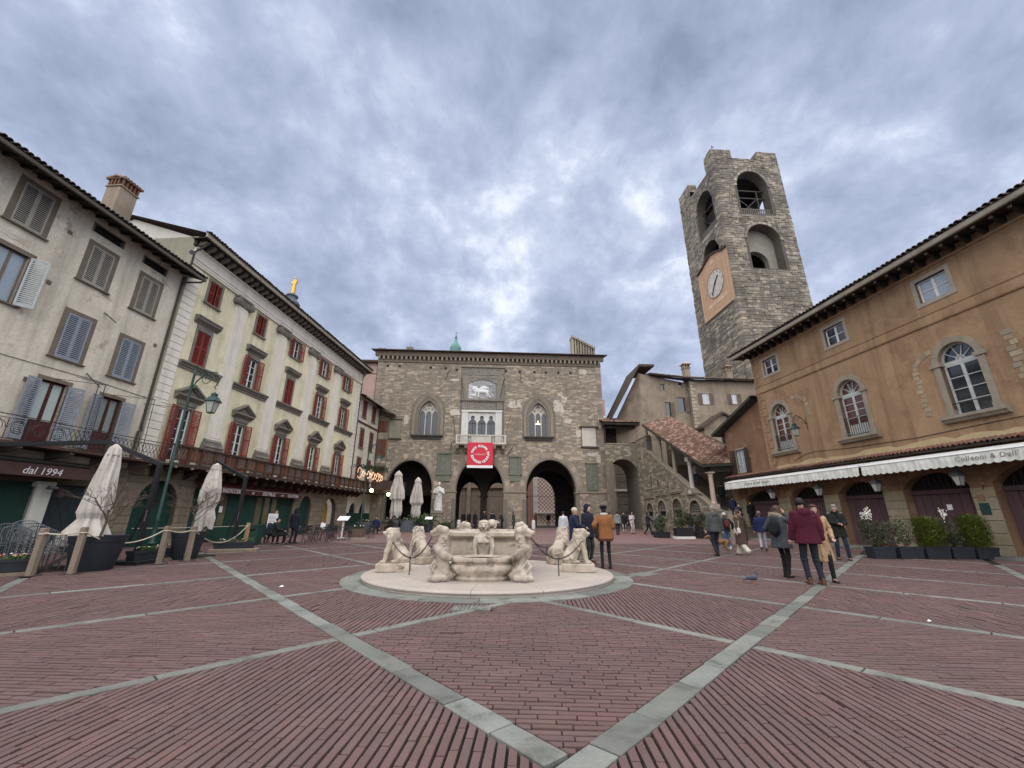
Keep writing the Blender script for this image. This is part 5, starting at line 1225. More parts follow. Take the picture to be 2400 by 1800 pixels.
# cornice
MB().sweepx([(0, 20.1), (-.1, 20.1), (-.16, 20.2), (-.16, 20.32), (0, 20.32)], -17.05, 11.6).sweepx([(0, 20.85), (-.36, 20.85), (-.42, 20.95), (-.46, 21.2), (-.62, 21.36), (0, 21.4)], -17.4, 11.95).obj('cornice', M('brown_cornice_stone', (.235, .19, .145), (.19, .16, .125), sc=1.5, rough=.9, streak=.3), P)
MB().box(-17.02, 11.57, .01, .3, 20.3, 20.86).obj('dentil_back', MATS['dark_sill'], P)
me = cached('dent', lambda: MB().sweepx([(.02, 20.32), (-.2, 20.34), (-.34, 20.5), (-.36, 20.85), (.02, 20.85)], -.13, .13).mesh('dentil'))
for i in range(51): O('dentil', me, mould, P, loc=(-16.9+i*.566, 0, 0))
MB().add([(-17.8, -.95, 21.42), (12.35, -.95, 21.42), (12.35, 6.5, 22.9), (-17.8, 6.5, 22.9), (-17.8, 14.5, 21.2), (12.35, 14.5, 21.2), (-17.8, -.95, 21.54), (12.35, -.95, 21.54), (12.35, 6.5, 23.02), (-17.8, 6.5, 23.02)], [(0, 1, 2, 3), (3, 2, 5, 4), (6, 7, 8, 9), (0, 1, 7, 6), (0, 6, 9, 3), (1, 2, 8, 7)]).obj('roof', tiledk, P)
# stepped remains of the old gable, dormer and chimneys
for i in range(9):
    O('gable_step', MB().box(8.25+i*.36, 8.25+i*.36+.22, 1.2, 2.6, 20, 24.75-i*.20).box(8.2+i*.36, 8.25+i*.36+.25, 1.05, 2.65, 24.75-i*.20, 25.1-i*.20).mesh('gable_step'), rubble, P)
MB().box(8.3, 11.45, 1.9, 2.5, 20, 23.0).obj('gable_wall', rubbleb, P)
MB().prism([(-15.1, 21), (-13.2, 21), (-13.2, 22.1), (-13.45, 22.35), (-15.1, 21.5)], 1.5, 5).obj('dormer', slate, P)
MB().box(-13.95, -13.3, 1.8, 2.4, 21.5, 22.6).box(-14.05, -13.2, 1.7, 2.5, 22.6, 23.0).obj('chimney', rubbleb, P); MB().box(-17.2, -16.4, .3, 1.1, 21, 22.0).box(-17.3, -16.3, .2, 1.2, 21.95, 22.1).obj('chimney', rubbleb, P)
MB().cyl((-13.6, 2, 23), (-13.6, 2, 23.8), .015).obj('aerial', iron, P)
# loggia inside
vault = M('dark_vault_stone', (.075, .068, .058), (.05, .045, .04), sc=1, rough=.95)  # one dark tone for vault, rear wall, arcade and pillars
inner = M('loggia_wall', (.17, .145, .11), (.13, .11, .085), sc=1.2, rough=.93, bump=.3)
D_ = 13.0
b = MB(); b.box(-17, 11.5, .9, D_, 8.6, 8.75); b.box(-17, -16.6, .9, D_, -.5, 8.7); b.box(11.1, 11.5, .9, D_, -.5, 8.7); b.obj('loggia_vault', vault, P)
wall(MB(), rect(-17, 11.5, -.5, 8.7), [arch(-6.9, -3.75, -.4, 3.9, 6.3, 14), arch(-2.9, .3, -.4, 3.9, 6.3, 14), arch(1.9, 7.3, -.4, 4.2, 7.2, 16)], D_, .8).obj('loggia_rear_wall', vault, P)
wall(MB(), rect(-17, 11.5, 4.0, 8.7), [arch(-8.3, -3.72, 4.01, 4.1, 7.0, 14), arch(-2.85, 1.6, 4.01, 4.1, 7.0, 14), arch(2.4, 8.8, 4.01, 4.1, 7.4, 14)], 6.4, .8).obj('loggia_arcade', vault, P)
for u in (-8.75, -3.3, 2.0, 9.2):
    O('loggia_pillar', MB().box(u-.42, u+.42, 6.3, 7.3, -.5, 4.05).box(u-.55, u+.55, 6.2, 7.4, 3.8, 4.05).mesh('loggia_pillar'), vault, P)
MB().box(-17, 11.5, .0, D_+1, -.4, .16).obj('loggia_floor', asph, P)
# banner
bn = thing('banner', 'red exhibition banner with a ring of white lettering on the stone balcony', 'banner', (0, 0, 0)); bn.matrix_world = Matrix.Translation((0, 50*KP, 1.38*(1-KP))) @ Matrix.Rotation(R(3.4), 4, 'Z') @ Matrix.Scale(KP, 4)
def sheet():
    b = MB(); nx, nz = 16, 16; vs = []
    for j in range(nz+1):
        for i in range(nx+1):
            u, v = i/nx, j/nz; vs.append((-5.3+3.02*u, -1.12+.02*math.sin(5*u+2*v)+.012*math.sin(11*u)*v, 9.8-2.68*v))
    return b.add(vs, [(j*(nx+1)+i, j*(nx+1)+i+1, (j+1)*(nx+1)+i+1, (j+1)*(nx+1)+i) for j in range(nz) for i in range(nx)]).mesh('cloth', True)
O('cloth', sheet(), banner, bn)
MB().box(-5.3, -2.28, -1.13, -1.11, 6.82, 7.115).obj('white_strip', whiteb, bn)
ringtxt = 'YAYOI KUSAMA INFINITO PRESENTE '
rr, cx, cz = .93, -3.79, 8.42; tl = None
for i, chh in enumerate(ringtxt):
    if chh == ' ': continue
    a = math.pi*.93-2*math.pi*i/len(ringtxt)
    o = text('letter', chh, .34, whiteb, bn, Matrix.Translation((cx+rr*math.cos(a), -1.158, cz+rr*math.sin(a))) @ FX @ Matrix.Rotation(a-math.pi/2, 4, 'Z') @ Matrix.Diagonal((1.15, 1.1, 1, 1)), extr=.004, bold=.014)
text('lettering', 'LA MOSTRA NELL\'ARTE', .13, whiteb, bn, Matrix.Translation((cx, -1.158, cz)) @ FX)
MB().box(cx-.66, cx+.66, -1.16, -1.15, cz-.115, cz-.10).obj('rule', whiteb, bn)
# annex with brown board shutters against the palace's left end
X = frame_root('annex_house', 'small stone annex with brown board shutters against the palace left end', 'house', 0, 50*KP, R(3.4), KP)
wall(MB(), rect(-19.5, -14.85, -.5, 12.8), [], -.35, .1, sides=.33).obj('wall', rubbleb, X)
courses(MB(), -19.5, -14.85, 0, 12.6, .26, .6, [rect(-16.3, -14.9, 11.0, 12.5), rect(-16.3, -14.9, 8.0, 10.2), rect(-16.3, -14.9, 3.9, 7.1)], -.35, (.008, .03)).obj('wall_stone', rubble, X, kind='stuff')
for z0, z1 in ((11.05, 12.35), (8.1, 10.1), (4.0, 7.0)):
    for i in range(4): O('shutter_board', MB().cbox(-16.15+i*.3, -16.15+i*.3+.285, -.46, -.37, z0, z1, .015).mesh('shutter_board'), woodbr, X)
MB().add([(-18.5, -1.4, 14.7), (-14.2, -1.4, 12.9), (-14.2, .0, 13.05), (-18.5, .0, 14.85), (-18.5, -1.4, 14.9), (-14.2, -1.4, 13.1), (-14.2, .0, 13.25), (-18.5, .0, 15.05)], [(0, 1, 2, 3), (4, 5, 6, 7), (0, 1, 5, 4), (1, 2, 6, 5)]).obj('roof', tiledk, X)
# tall pinkish house far behind
Q = frame_root('pink_house', 'tall faded pink house far behind the narrow cream house', 'house', -27, 60, R(3), 1, 0)
MB().box(-3, 9, 0, 8, 0, 24.2).obj('wall', M('faded_pink_plaster', (.42, .29, .25), (.36, .25, .21), sc=.8, rough=.93, streak=.3), Q)
MB().box(-3.6, 9.6, -.7, 8.5, 24.2, 24.5).obj('roof', tiledk, Q)
for x in (1, 3.5, 6): MB().box(x, x+.1, -.05, 0, 15, 24).obj('pipe', iron, Q)
MB().box(-3, 9, -.05, 0, 22.4, 22.5).obj('string', woodbr, Q)
# green copper lantern beyond the roof
C_ = thing('copper_lantern', 'small green copper onion dome with finial behind the palace roof', 'dome', (-10.4, 70, 0))
MB().lathe([(2.6, 20), (1.6, 27), (1.35, 28), (1.35, 29.6), (1.0, 29.9), (.95, 30.1), (1.05, 30.6), (.98, 31.1), (.66, 31.6), (.36, 32.0), (.22, 32.5), (.16, 32.8), (.28, 32.95), (.1, 33.1), (.1, 33.2), (.18, 33.35), (.03, 33.5), (.025, 34.2)], 16).obj('dome', copper, C_, True)
MB().bar((-.3, 0, 33.9), (.3, 0, 33.9), .05).obj('cross', iron, C_)
# ---- cathedral side and the chapel seen through the arches
B2 = thing('cathedral_wall', 'tall brown stone church wall seen through the palace arches', 'church', (0, 74, 0))
wall(MB(), rect(-16, 4.1, 0, 26), [], 0, .1, sides=.5).obj('wall', M('church_stone', (.38, .315, .235), (.31, .255, .19), sc=.8, rough=.93, streak=.3, isl=.3), B2)
for x in (-7.4, -4.6, .4): MB().cyl((x, -.3, 0), (x, -.3, 12), .35, .33, 12).box(x-.6, x+.6, -.8, 0, 0, .8).obj('half_column', M('church_stone_pale', (.50, .42, .33), rough=.9), B2)
MB().box(-16, 3.6, -.4, 0, 6.2, 6.6).obj('string_course', MATS['church_stone_pale'], B2)
ch = thing('marble_chapel', 'ornate pink and white marble chapel front seen through the right arch', 'chapel', (8.0, 73, 0))
pk = M('pink_marble', (.48, .27, .22), (.42, .22, .18), sc=2, rough=.6); whc = M('chapel_white', (.80, .77, .70), (.72, .68, .6), sc=2, rough=.7)
MB().box(-5.2, 9, 0, .5, 0, 22).obj('wall', pk, ch)
b = MB()
for i in range(-13, 28):
    for j in range(60):
        if (i+j) % 2: b.box(i*.32, i*.32+.32, -.015, .01, j*.32, j*.32+.32)
b.obj('chequer_marble', whc, ch, kind='stuff')
for x in (-3.9, -.2, 4.6):
    MB().box(x-.4, x+.4, -.3, 0, 0, 14).obj('pilaster', whc, ch)
    for j in range(9): O('roundel', cached('rnd', lambda: MB().cyl((0, -.36, 0), (0, -.3, 0), .22, .24, 12).mesh('roundel')), pk if j % 2 else whm, ch, loc=(x, 0, 1.5+j*1.25))
w = MB(); w.box(.6, 4.0, -.35, 0, 2.6, 3.0); w.box(.6, 1.1, -.35, 0, 3, 8.2); w.box(3.5, 4.0, -.35, 0, 3, 8.2); w.box(.5, 4.1, -.4, 0, 8.2, 8.7); ring2(w, archcurve(.9, 3.7, 0, 8.7, 10.1, 12), archcurve(.5, 4.1, 0, 8.7, 10.5, 12), -.4, 0)
ww = w.obj('window', whc, ch)
MB().box(1.1, 3.5, -.05, -.02, 3, 8.2).obj('pane', darkm, ww)
for i in range(7): O('window_bar', cached('wbar', lambda: MB().cyl((0, -.15, 3), (0, -.15, 8.2), .07, .07, 8).mesh('window_bar')), whc, ww, loc=(1.35+i*.32, 0, 0))
MB().box(1.1, 3.5, -.2, -.1, 5.9, 8.2).obj('window_screen', whc, ww)
MB().box(-4.2, 9, -1.6, 0, 0, .3).box(-4.2, 9, -.6, 0, 2.0, 2.2).obj('base', whc, ch)
b = MB(); [b.bar((-4+.25*i, -1.5, .3), (-4+.25*i, -1.5, 1.9), .05) for i in range(52)]; b.bar((-4, -1.5, 1.9), (9, -1.5, 1.9), .07); b.obj('railing', iron, ch)
# white and grey chapel flank seen through the side passage
cf = thing('striped_chapel', 'pale stone chapel with banded white corner seen through the stair passage', 'chapel', (15.6, 62, 0))
MB().box(0, 9, 0, 6, 0, 15.5).obj('wall', M('pale_rubble', (.42, .36, .28), (.35, .30, .23), sc=1.5, rough=.9, streak=.2), cf)
for j in range(14): O('corner_block', cached('cbl', lambda: MB().cbox(-.35, 1.5, -.4, 0, 0, 1.0, .03).mesh('corner_block')), whc if j % 3 else greystone, cf, loc=(0, 0, j*1.06))
MB().box(-.7, 1.9, -.7, 0, 9.8, 10.2).box(-.6, 1.8, -.6, 0, 5.0, 5.3).obj('cornice', whc, cf)
MB().box(.2, 1.1, -.6, -.42, 11, 13.5).prism([(0, 13.5), (1.3, 13.5), (.65, 14.6)], -.65, -.4).obj('aedicule', whc, cf)
MB().prism(arch(3.2, 4.1, 7.6, 9.0, 9.6, 10), -.05, .02).prism(arch(3.4, 4.7, 2.0, 3.4, 4.0, 10), -.05, .02).obj('dark_window', darkm, cf)
MB().box(1.9, 6, -1.5, -1.3, 0, 2.6).obj('hoarding', M('blue_grey_hoarding', (.14, .155, .20), rough=.7), cf)
# ------------------------------------------------------------------ covered stair beside the palace
KS = .94
SA = math.atan2(-13.5, 1.3)
St = frame_root('covered_stair', 'covered stone stair with slanting tiled roof on columns beside the palace', 'staircase', 14.3*KS, 47*KS, SA, KS)
arcs = [(1.25, 2.85, 1.55, 2.3, 2.85), (4.0, 5.75, 1.55, 2.3, 3.0), (7.15, 8.9, 1.4, 2.4, 3.05), (10.2, 12.05, -.2, 1.95, 2.8)]
holes = [arch(a, c, z0, zs, zt, 12) for a, c, z0, zs, zt in arcs]+[rect(2.8, 3.1, 4.2, 5.5), rect(4.35, 4.7, 4.1, 4.95), rect(6.5, 6.75, 4.0, 4.4)]
prof = [(-.2, -.5), (16.2, -.5), (16.2, 1.3), (13.9, 2.05), (2.7, 8.15), (2.7, 9.8), (-.2, 9.8)]
wall(MB(), prof, holes, 0, .35, sides=.6).obj('wall', rubbleb, St)
topf = lambda u: 9.75 if u < 2.6 else (8.15-(u-2.7)*.5446 if u < 13.8 else 1.9)
stairst = M('stair_stone', (.235, .21, .155), (.185, .165, .125), sc=2, rough=.93, bump=.5, bsc=20, isl=.5, isl2=(.33, .28, .21), streak=.3, big=.3)
courses(MB(), -.2, 16.1, -.2, 9.8, .24, .55, [arch(a-.15, c+.15, z0-.1, zs, zt+.15, 12) for a, c, z0, zs, zt in arcs]+holes[4:], 0, (.008, .03), .25, top=topf).obj('wall_stone', stairst, St, kind='stuff')
for a, c, z0, zs, zt in arcs:
    f = ring2(MB(), [(c, z0)]+archcurve(a, c, z0, zs, zt, 12)+[(a, z0)], [(c+.16, z0)]+archcurve(a-.16, c+.16, z0, zs, zt+.16, 12)+[(a-.16, z0)], -.06, .1).obj('arched_opening', mould, St)
    MB().prism(arch(a, c, z0, zs, zt, 12), .25, .28).obj('dark_opening', darkm, f)
    b = MB(); [b.box(a, c, .16, .2, zs-.15+.13*i, zs-.08+.13*i) for i in range(6)]; b.box(a, c, .1, .24, zs-.3, zs-.18); b.obj('louvre', greystone, f)
    MB().sweepx([(.1, zt+.45), (-.12, zt+.45), (-.16, zt+.55), (.1, zt+.6)], a-.2, c+.2).obj('hood', mould, f)
for x0, x1, z in ((1.0, 3.0, 4.3), (3.6, 5.9, 4.0), (6.9, 9.2, 3.75)): MB().box(x0, x1, -.07, .1, z-.08, z+.05).obj('string_course', mould, St)
for i in range(26):   # coping stones up the slope
    u0 = 13.85-i*.429; z0 = 2.05+(13.9-u0)*.5446-.03
    O('coping', MB().add([(u0, -.1, z0), (u0-.42, -.1, z0+.2287), (u0-.42, .45, z0+.2287), (u0, .45, z0), (u0, -.1, z0+.16), (u0-.42, -.1, z0+.389), (u0-.42, .45, z0+.389), (u0, .45, z0+.16)], [(0, 1, 5, 4), (4, 5, 6, 7), (0, 4, 7, 3), (1, 2, 6, 5), (0, 3, 2, 1)]).mesh('coping'), mould, St)
MB().box(-.25, 2.75, -.06, .5, 9.8, 9.95).obj('landing_coping', mould, St)
pinkst = M('pinkish_column_stone', (.50, .39, .32), (.42, .33, .27), sc=3, rough=.8, streak=.2, big=.1)
for i, (u, z0, z1) in enumerate(((5.35, 6.55, 9.35), (8.0, 5.0, 7.9), (10.7, 3.5, 6.45), (13.65, 2.2, 4.85))):
    mt = (mould, mould, trac, pinkst)[i]
    MB().box(u-.27, u+.27, -.05, .5, z0-.15, z0+.22).lathe([(.23, .22), (.25, .3), (.19, .38), (.185, .6), (.165, 2.3), (.19, 2.36), (.17, 2.42), (.24, 2.58)], 14, (u, .22, z0)).box(u-.26, u+.26, -.05, .49, z0+2.58, z1+.02).obj('column', mt, St)
MB().lathe([(.2, 0), (.17, .15), (.15, 1.6), (.22, 1.8)], 12, (2.45, .2, 9.95)).obj('column', mould, St)
for u in (1.0, -.1): MB().lathe([(.15, 0), (.13, .15), (.12, 1.6), (.17, 1.8)], 10, (u, 3.2, 9.95)).obj('column', mould, St)
# stair body, back wall, steps
stair_d = M('stair_inner_wall', (.16, .13, .10), sc=1.5, rough=.93)
MB().add([(-.2, 3.6, -.4), (16, 3.6, -.4), (16, 3.6, 6.5), (12, 3.6, 7.2), (1.3, 3.6, 12.2), (-.2, 3.6, 9.95)], [(0, 1, 2, 3, 4, 5)]).obj('inner_wall', stair_d, St)
b = MB()
for i in range(34):
    u = 15.9-i*.35; b.box(u-.36, u, .45, 3.59, -.3, .2+i*.19)
b.box(-.2, 3.9, .45, 3.59, 5.0, 6.6); b.obj('steps', stair_d, St, kind='stuff')
# roof: tiles on the slope that follows the stair
e0, e1 = Vector((3.3, -.55, 10.95)), Vector((14.0, -.55, 5.38)); r0, r1 = Vector((1.2, 3.6, 12.45)), Vector((11.0, 3.6, 7.35))
def roofpatch(root, A, B, Cc, Dd, nu, nv, mat):
    """tiles whose rows run from edge AB (low) to DC (high)"""
    b = MB()
    for i in range(nu):
        for j in range(nv):
            def pt(s, t): return A.lerp(B, s).lerp(Dd.lerp(Cc, s), t)
            s0, s1 = i/nu, (i+1)/nu; t0, t1 = (j-.05)/nv, (j+1.05)/nv
            p00, p10, p01, p11 = pt(s0, t0), pt(s1, t0), pt(s0, t1), pt(s1, t1); n = (p10-p00).cross(p01-p00).normalized(); n = n if n.z > 0 else -n; h = rnd.uniform(.0, .03); vs = []
            for (a, c, hh) in ((p00, p10, .045), (p01, p11, .01)):
                for f, z in ((0, 0), (.18, .06), (.5, .095), (.82, .06), (1, 0)): vs.append(a.lerp(c, f)+n*(z+hh+h*.4))
            b.add(vs, [(k, k+1, 5+k+1, 5+k) for k in range(4)]+[(0, 1, 2, 3, 4)])
    b.add([A, B, Cc, Dd], [(0, 1, 2, 3)])
    return b.obj('roof_tiles', mat, root, kind='stuff')
roofpatch(St, e0, e1, r1, r0, 52, 13, tilem)
roofpatch(St, e1, Vector((14.05, 5.2, 5.75)), Vector((11.0, 5.2, 7.3)), r1, 22, 9, tilem)
b = MB(); b.bar(e0+Vector((0, 0, -.09)), e1+Vector((0, 0, -.09)), .12, .16); b.bar(e1+Vector((0, 0, -.09)), Vector((14.05, 5.2, 5.66)), .12, .16); b.obj('gutter', M('dark_green_gutter', (.05, .055, .045), rough=.6, big=0), St)
b = MB(); b.add([e0-Vector((0, -.1, .22)), e1-Vector((0, -.1, .22)), r1-Vector((0, 0, .25)), r0-Vector((0, 0, .25))], [(0, 1, 2, 3)]); b.bar((2.6, .22, 11.1), (13.7, .22, 5.0), .26, .3); b.bar((13.7, .22, 5.0), (13.7, 5, 5.1), .26, .3); b.obj('roof_timber', eaved, St)
for i in range(18): f = i/17; O('rafter', MB().bar(e0.lerp(e1, f)-Vector((0, 0, .17)), r0.lerp(r1, f)-Vector((0, 0, .17)), .1, .12).mesh('rafter'), eaved, St)
# bridge from the palace to the stair landing, with its tall arch
Br = frame_root('bridge_passage', 'stone bridge with tall arch and tiled roof between palace and stair', 'bridge', 11.3*KS, 49.5*KS, math.atan2(.06, 1), KS)
bh = [arch(.15, 3.75, -.4, 6.15, 8.05, 16)]
wall(MB(), rect(-.15, 5.0, -.5, 9.8), bh, 0, 4.5).obj('wall', rubbleb, Br)
courses(MB(), -.1, 3.1, 0, 9.7, .24, .55, [arch(.0, 3.9, -.4, 6.15, 8.25, 16)], 0, (.008, .03)).obj('wall_stone', stairst, Br, kind='stuff')
inn = archcurve(.15, 3.75, 0, 6.15, 8.05, 18); out = archcurve(-.12, 4.02, 0, 6.15, 8.4, 18)
for i in range(18): O('voussoir', ring2(MB(), inn[i:i+2], out[i:i+2], -.05, .05).mesh('voussoir'), stairst, Br)
MB().box(-.1, 4.9, -.06, .4, 9.8, 9.93).obj('coping', mould, Br)
MB().box(3.75, 4.6, -.1, 4, 6.0, 6.2).obj('impost', mould, Br)
roofpatch(Br, Vector((-.3, -.7, 12.4)), Vector((4.3, -.7, 12.4)), Vector((4.3, 2.4, 13.5)), Vector((-.3, 2.4, 13.5)), 22, 8, tilem)
MB().box(-.3, 5.2, -.65, -.5, 12.1, 12.35).box(-.3, 5.2, -.1, .15, 11.75, 12.1).box(-.3, 5, 2.2, 2.4, 9.8, 13.3).box(-.1, .1, -.1, .1, 9.9, 12).add([(-.3, -.6, 12.36), (5.0, -.6, 12.36), (5.0, 2.4, 13.4), (-.3, 2.4, 13.4)], [(0, 1, 2, 3)]).obj('roof_timber', eaved, Br)
for i in range(9): O('rafter', cached('brr', lambda: MB().bar((0, -.6, 12.28), (0, 2.3, 13.28), .1, .12).mesh('rafter')), eaved, Br, loc=(-.1+i*.55, 0, 0))

# ------------------------------------------------------------------ house behind the stair
H = frame_root('grey_house', 'tall grey brown house with red tiled roof behind the covered stair', 'house', 20, 46, math.atan2(.06, 1), 1, 0)
hw = [(1.65, 3.0, 13.8, 15.1), (5.15, 6.3, 13.9, 15.1), (8.0, 9.0, 14.0, 15.1)]
wall(MB(), rect(.6, 9.5, 0, 16.6), [rect(a+.25, c-.25, z0, z1) for a, c, z0, z1 in hw], -.5, .2).obj('front_wall', greypl, H)
hl = [(-2.25, -1.65, 12.4, 14.1), (-.75, .1, 13.0, 14.7), (-2.6, -2.2, 15.6, 16.3), (-.4, 0, 16.0, 16.5)]
wall(MB(), [(-5.1, 9.6), (-3.0, 9.6), (-3.0, 0), (.6, 0), (.6, 16.5), (-5.1, 17.6)], [rect(*h) for h in hl], .15, .2).obj('side_wall', greypl, H)
MB().add([(-7.4, 3, 9.6), (-5.1, .15, 9.6), (-5.1, .15, 17.7), (-7.4, 3, 12.4)], [(0, 1, 2, 3)]).obj('gable_wall', greypl, H)
MB().add([(.6, -.5, 0), (.6, .15, 0), (.6, .15, 16.5), (.6, -.5, 16.6)], [(0, 1, 2, 3)]).obj('corner_wall', greypl, H)
for i in range(16): O('quoin', cached(('hq', i % 2), lambda: MB().cbox(0, .35+.25*(i % 2), -.04, .1, 0, .3, .02).mesh('quoin')), M('pale_quoin', (.46, .40, .31), rough=.9), H, loc=(.6, -.5, 10.2+i*.4))
palew = M('faded_brown_shutter', (.20, .15, .12), rough=.8, big=0)
for a, c, z0, z1 in hw:
    f = surround(H, a+.25, c-.25, z0, z1, .09, fasc, -.48+.5, .05, .05); f.location = (0, -.5, 0)
    sash(f, a+.25, c-.25, z0, z1, .1, 2, 2, whitep, curtain)
    shutter(H, a+.22, z0, .42, z1-z0, palew, -1, 6, -.56); shutter(H, c-.22, z0, .42, z1-z0, palew, 1, 6, -.56)
for a, c, z0, z1 in hl:
    f = surround(H, a, c, z0, z1, .08, fasc, .0, .05, .05); f.location = (0, .15, 0)
    MB().box(a, c, .12, .13, z0, z1).obj('pane', glass, f)
    if z1-z0 > 1: shutter(H, c, z0, .4, z1-z0, palew, 1, 30, .1)
roofpatch(H, Vector((-3.9, -.3, 17.45)), Vector((1.0, -1.0, 16.75)), Vector((1.6, 2.6, 18.1)), Vector((-3.9, 2.6, 18.1)), 22, 9, tilem)
roofpatch(H, Vector((1.0, -1.1, 16.75)), Vector((9.6, -1.1, 16.75)), Vector((9.6, 2.6, 18.0)), Vector((1.6, 2.6, 18.1)), 38, 10, tilem)
MB().add([(-8.3, 1.6, 12.2), (-5.2, -.6, 18.2), (-3.4, -.6, 18.25), (-3.4, 4, 18.3), (-5.2, 4, 18.3), (-8.3, 5, 12.2), (-8.3, 1.6, 12.45), (-5.2, -.6, 18.5), (-3.4, -.6, 18.5), (-3.4, 4, 18.55), (-5.2, 4, 18.5), (-8.3, 5, 12.45)], [(0, 1, 4, 5), (1, 2, 3, 4), (6, 7, 10, 11), (7, 8, 9, 10), (0, 1, 7, 6), (1, 2, 8, 7), (2, 3, 9, 8)]).obj('gable_roof', tiledk, H)
MB().add([(-3.9, -.3, 17.3), (1.0, -1.0, 16.6), (9.6, -1.1, 16.6), (9.6, .2, 16.7), (1.0, .4, 16.8), (-3.9, .6, 17.4)], [(0, 1, 4, 5), (1, 2, 3, 4)]).bar((-3.9, -.32, 17.4), (1.0, -1.05, 16.68), .1, .14).bar((1.0, -1.15, 16.68), (9.6, -1.15, 16.68), .1, .14).obj('eave', eaved, H)
for x, s in ((1.15, 1), (6.4, .9)):
    b = MB(); b.box(x-.35, x+.35, .6, 1.3, 16.8, 18.6+(s-1)*2); b.box(x-.42, x+.42, .52, 1.38, 18.6+(s-1)*2, 18.7+(s-1)*2); [b.box(x+q-.06, x+q+.06, .55, 1.35, 18.7+(s-1)*2, 19.1+(s-1)*2) for q in (-.3, 0, .3)]; b.obj('chimney', greypl, H)
    b = MB(); z = 19.1+(s-1)*2; b.add([(x-.55, .4, z), (x+.55, .4, z), (x+.55, 1.5, z), (x-.55, 1.5, z), (x-.1, .9, z+.4), (x+.1, .9, z+.4)], [(0, 1, 5, 4), (1, 2, 5), (2, 3, 4, 5), (3, 0, 4), (0, 3, 2, 1)]); b.obj('chimney_cap', tilem, H)
# low lean-to in front of it
Lh = frame_root('gabled_outhouse', 'small grey gabled outhouse between the stair roof and the brown house', 'house', 20, 43.5, math.atan2(.06, 1), .95, .07)
MB().prism([(.7, 0), (4.9, 0), (4.9, 11.8), (3.0, 12.75), (.7, 11.2)], 0, 2.5).obj('wall', greypl, Lh)
MB().prism([(.4, 10.95), (3.0, 12.72), (5.2, 11.6), (5.2, 11.85), (3.0, 12.97), (.4, 11.2)], -.35, 2.6).obj('roof', tiledk, Lh)
MB().box(2.6, 3.1, -.02, .05, 9.2, 10.2).box(.9, 1.5, -.02, .05, 8.2, 9.2).obj('dark_window', darkm, Lh)

# ------------------------------------------------------------------ civic tower
KT = 50/58
tx, ty = 35.813*KT, 58*KT
T_ = thing('bell_tower', 'tall square stone bell tower with merlons, arched openings and painted clock', 'tower', (tx, ty, 1.38*(1-KT)), math.atan2(.072, .997)); T_.scale = (KT,)*3
W_, TZ = 12.4, 63.3
nh = [arch(3.65, 9.3, 51.4, 57.2, 60.5, 18), arch(3.65, 9.5, 40.4, 46.2, 49.15, 18)]
wh = [arch(-7.1, -1.95, 50.7, 56.4, 59.2, 18), arch(-7.2, -2.4, 40.5, 46.4, 48.7, 16)]
wall(MB(), rect(0, W_, -1, TZ), nh, 0, 1.7).obj('north_wall', towerj, T_)
WM = Matrix.Rotation(-math.pi/2, 4, 'Z')          # west face: its own x runs towards the viewer
b = MB(); wall(b, [(-W_, -1), (0, -1), (0, TZ), (-2.4, TZ), (-2.4, 61.7), (-8.2, 61.7), (-8.2, TZ), (-W_, TZ)], wh, 0, 1.7); b.v = [tuple(WM @ Vector(p)) for p in b.v]; b.obj('west_wall', towerj, T_)
b = MB(); wall(b, rect(0, W_, 20, TZ), [arch(3.65, 9.3, 51.4, 57.2, 60.5, 18)], W_-.5, .5); b.obj('south_wall', towerj, T_)
b = MB(); wall(b, rect(-W_, 0, 20, TZ), [arch(-7.1, -1.95, 50.7, 56.4, 59.2, 18)], W_-.5, .5); b.v = [tuple(WM @ Vector(p)) for p in b.v]; b.obj('east_wall', towerj, T_)
rt = random.Random(11)
skipn = [arch(3.2, 9.75, 51.3, 57.2, 60.95, 18), arch(3.2, 9.95, 40.3, 46.2, 49.6, 18)]; skipw = [arch(-7.5, -1.5, 50.6, 56.4, 59.6, 18), arch(-7.6, -2.0, 40.4, 46.4, 49.1, 16), [(-9.9, 34.6), (-.1, 34.6), (-.1, 44.6), (-3, 46.3), (-4.8, 47), (-6.5, 46.3), (-9.9, 44.9)]]
courses(MB(), 0, W_, 18, TZ, .42, .85, skipn, 0, (.02, .13), .35, gap=.03, rn=rt).obj('wall_stone', towerst, T_, kind='stuff')
b = courses(MB(), -W_, 0, 18, TZ, .42, .85, skipw+[rect(-8.2, -2.4, 61.6, 66)], 0, (.02, .13), .35, gap=.03, rn=rt); b.v = [tuple(WM @ Vector(p)) for p in b.v]; b.obj('wall_stone', towerst, T_, kind='stuff')
for i in range(86):   # big corner stones
    z = 18.2+i*.525
    if z > TZ-.3: break
    O('quoin', cached(('tq', i % 4), lambda: MB().cbox(-.12-.02*(i % 2), .9+.5*(i % 2), -.14, .9+.5*((i+1) % 2), .0, .49, .05).mesh('quoin')), towerst, T_, loc=(0, 0, z))
def merlon(x0, x1, y0, y1, z1):
    n = O('merlon', MB().box(x0, x1, y0, y1, TZ, z1).mesh('merlon'), towerj, T_)
    b = courses(MB(), x0, x1, TZ-.05, z1, .5, .9, [], y0, (.02, .1), .3, gap=.03, rn=rt)
    c = courses(MB(), -y1, -y0, TZ-.05, z1, .5, .9, [], x0, (.02, .1), .3, gap=.03, rn=rt); c.v = [tuple(WM @ Vector(p)) for p in c.v]; b.add(c.v, c.f)
    b.obj('merlon_stone', towerst, n, kind='stuff')
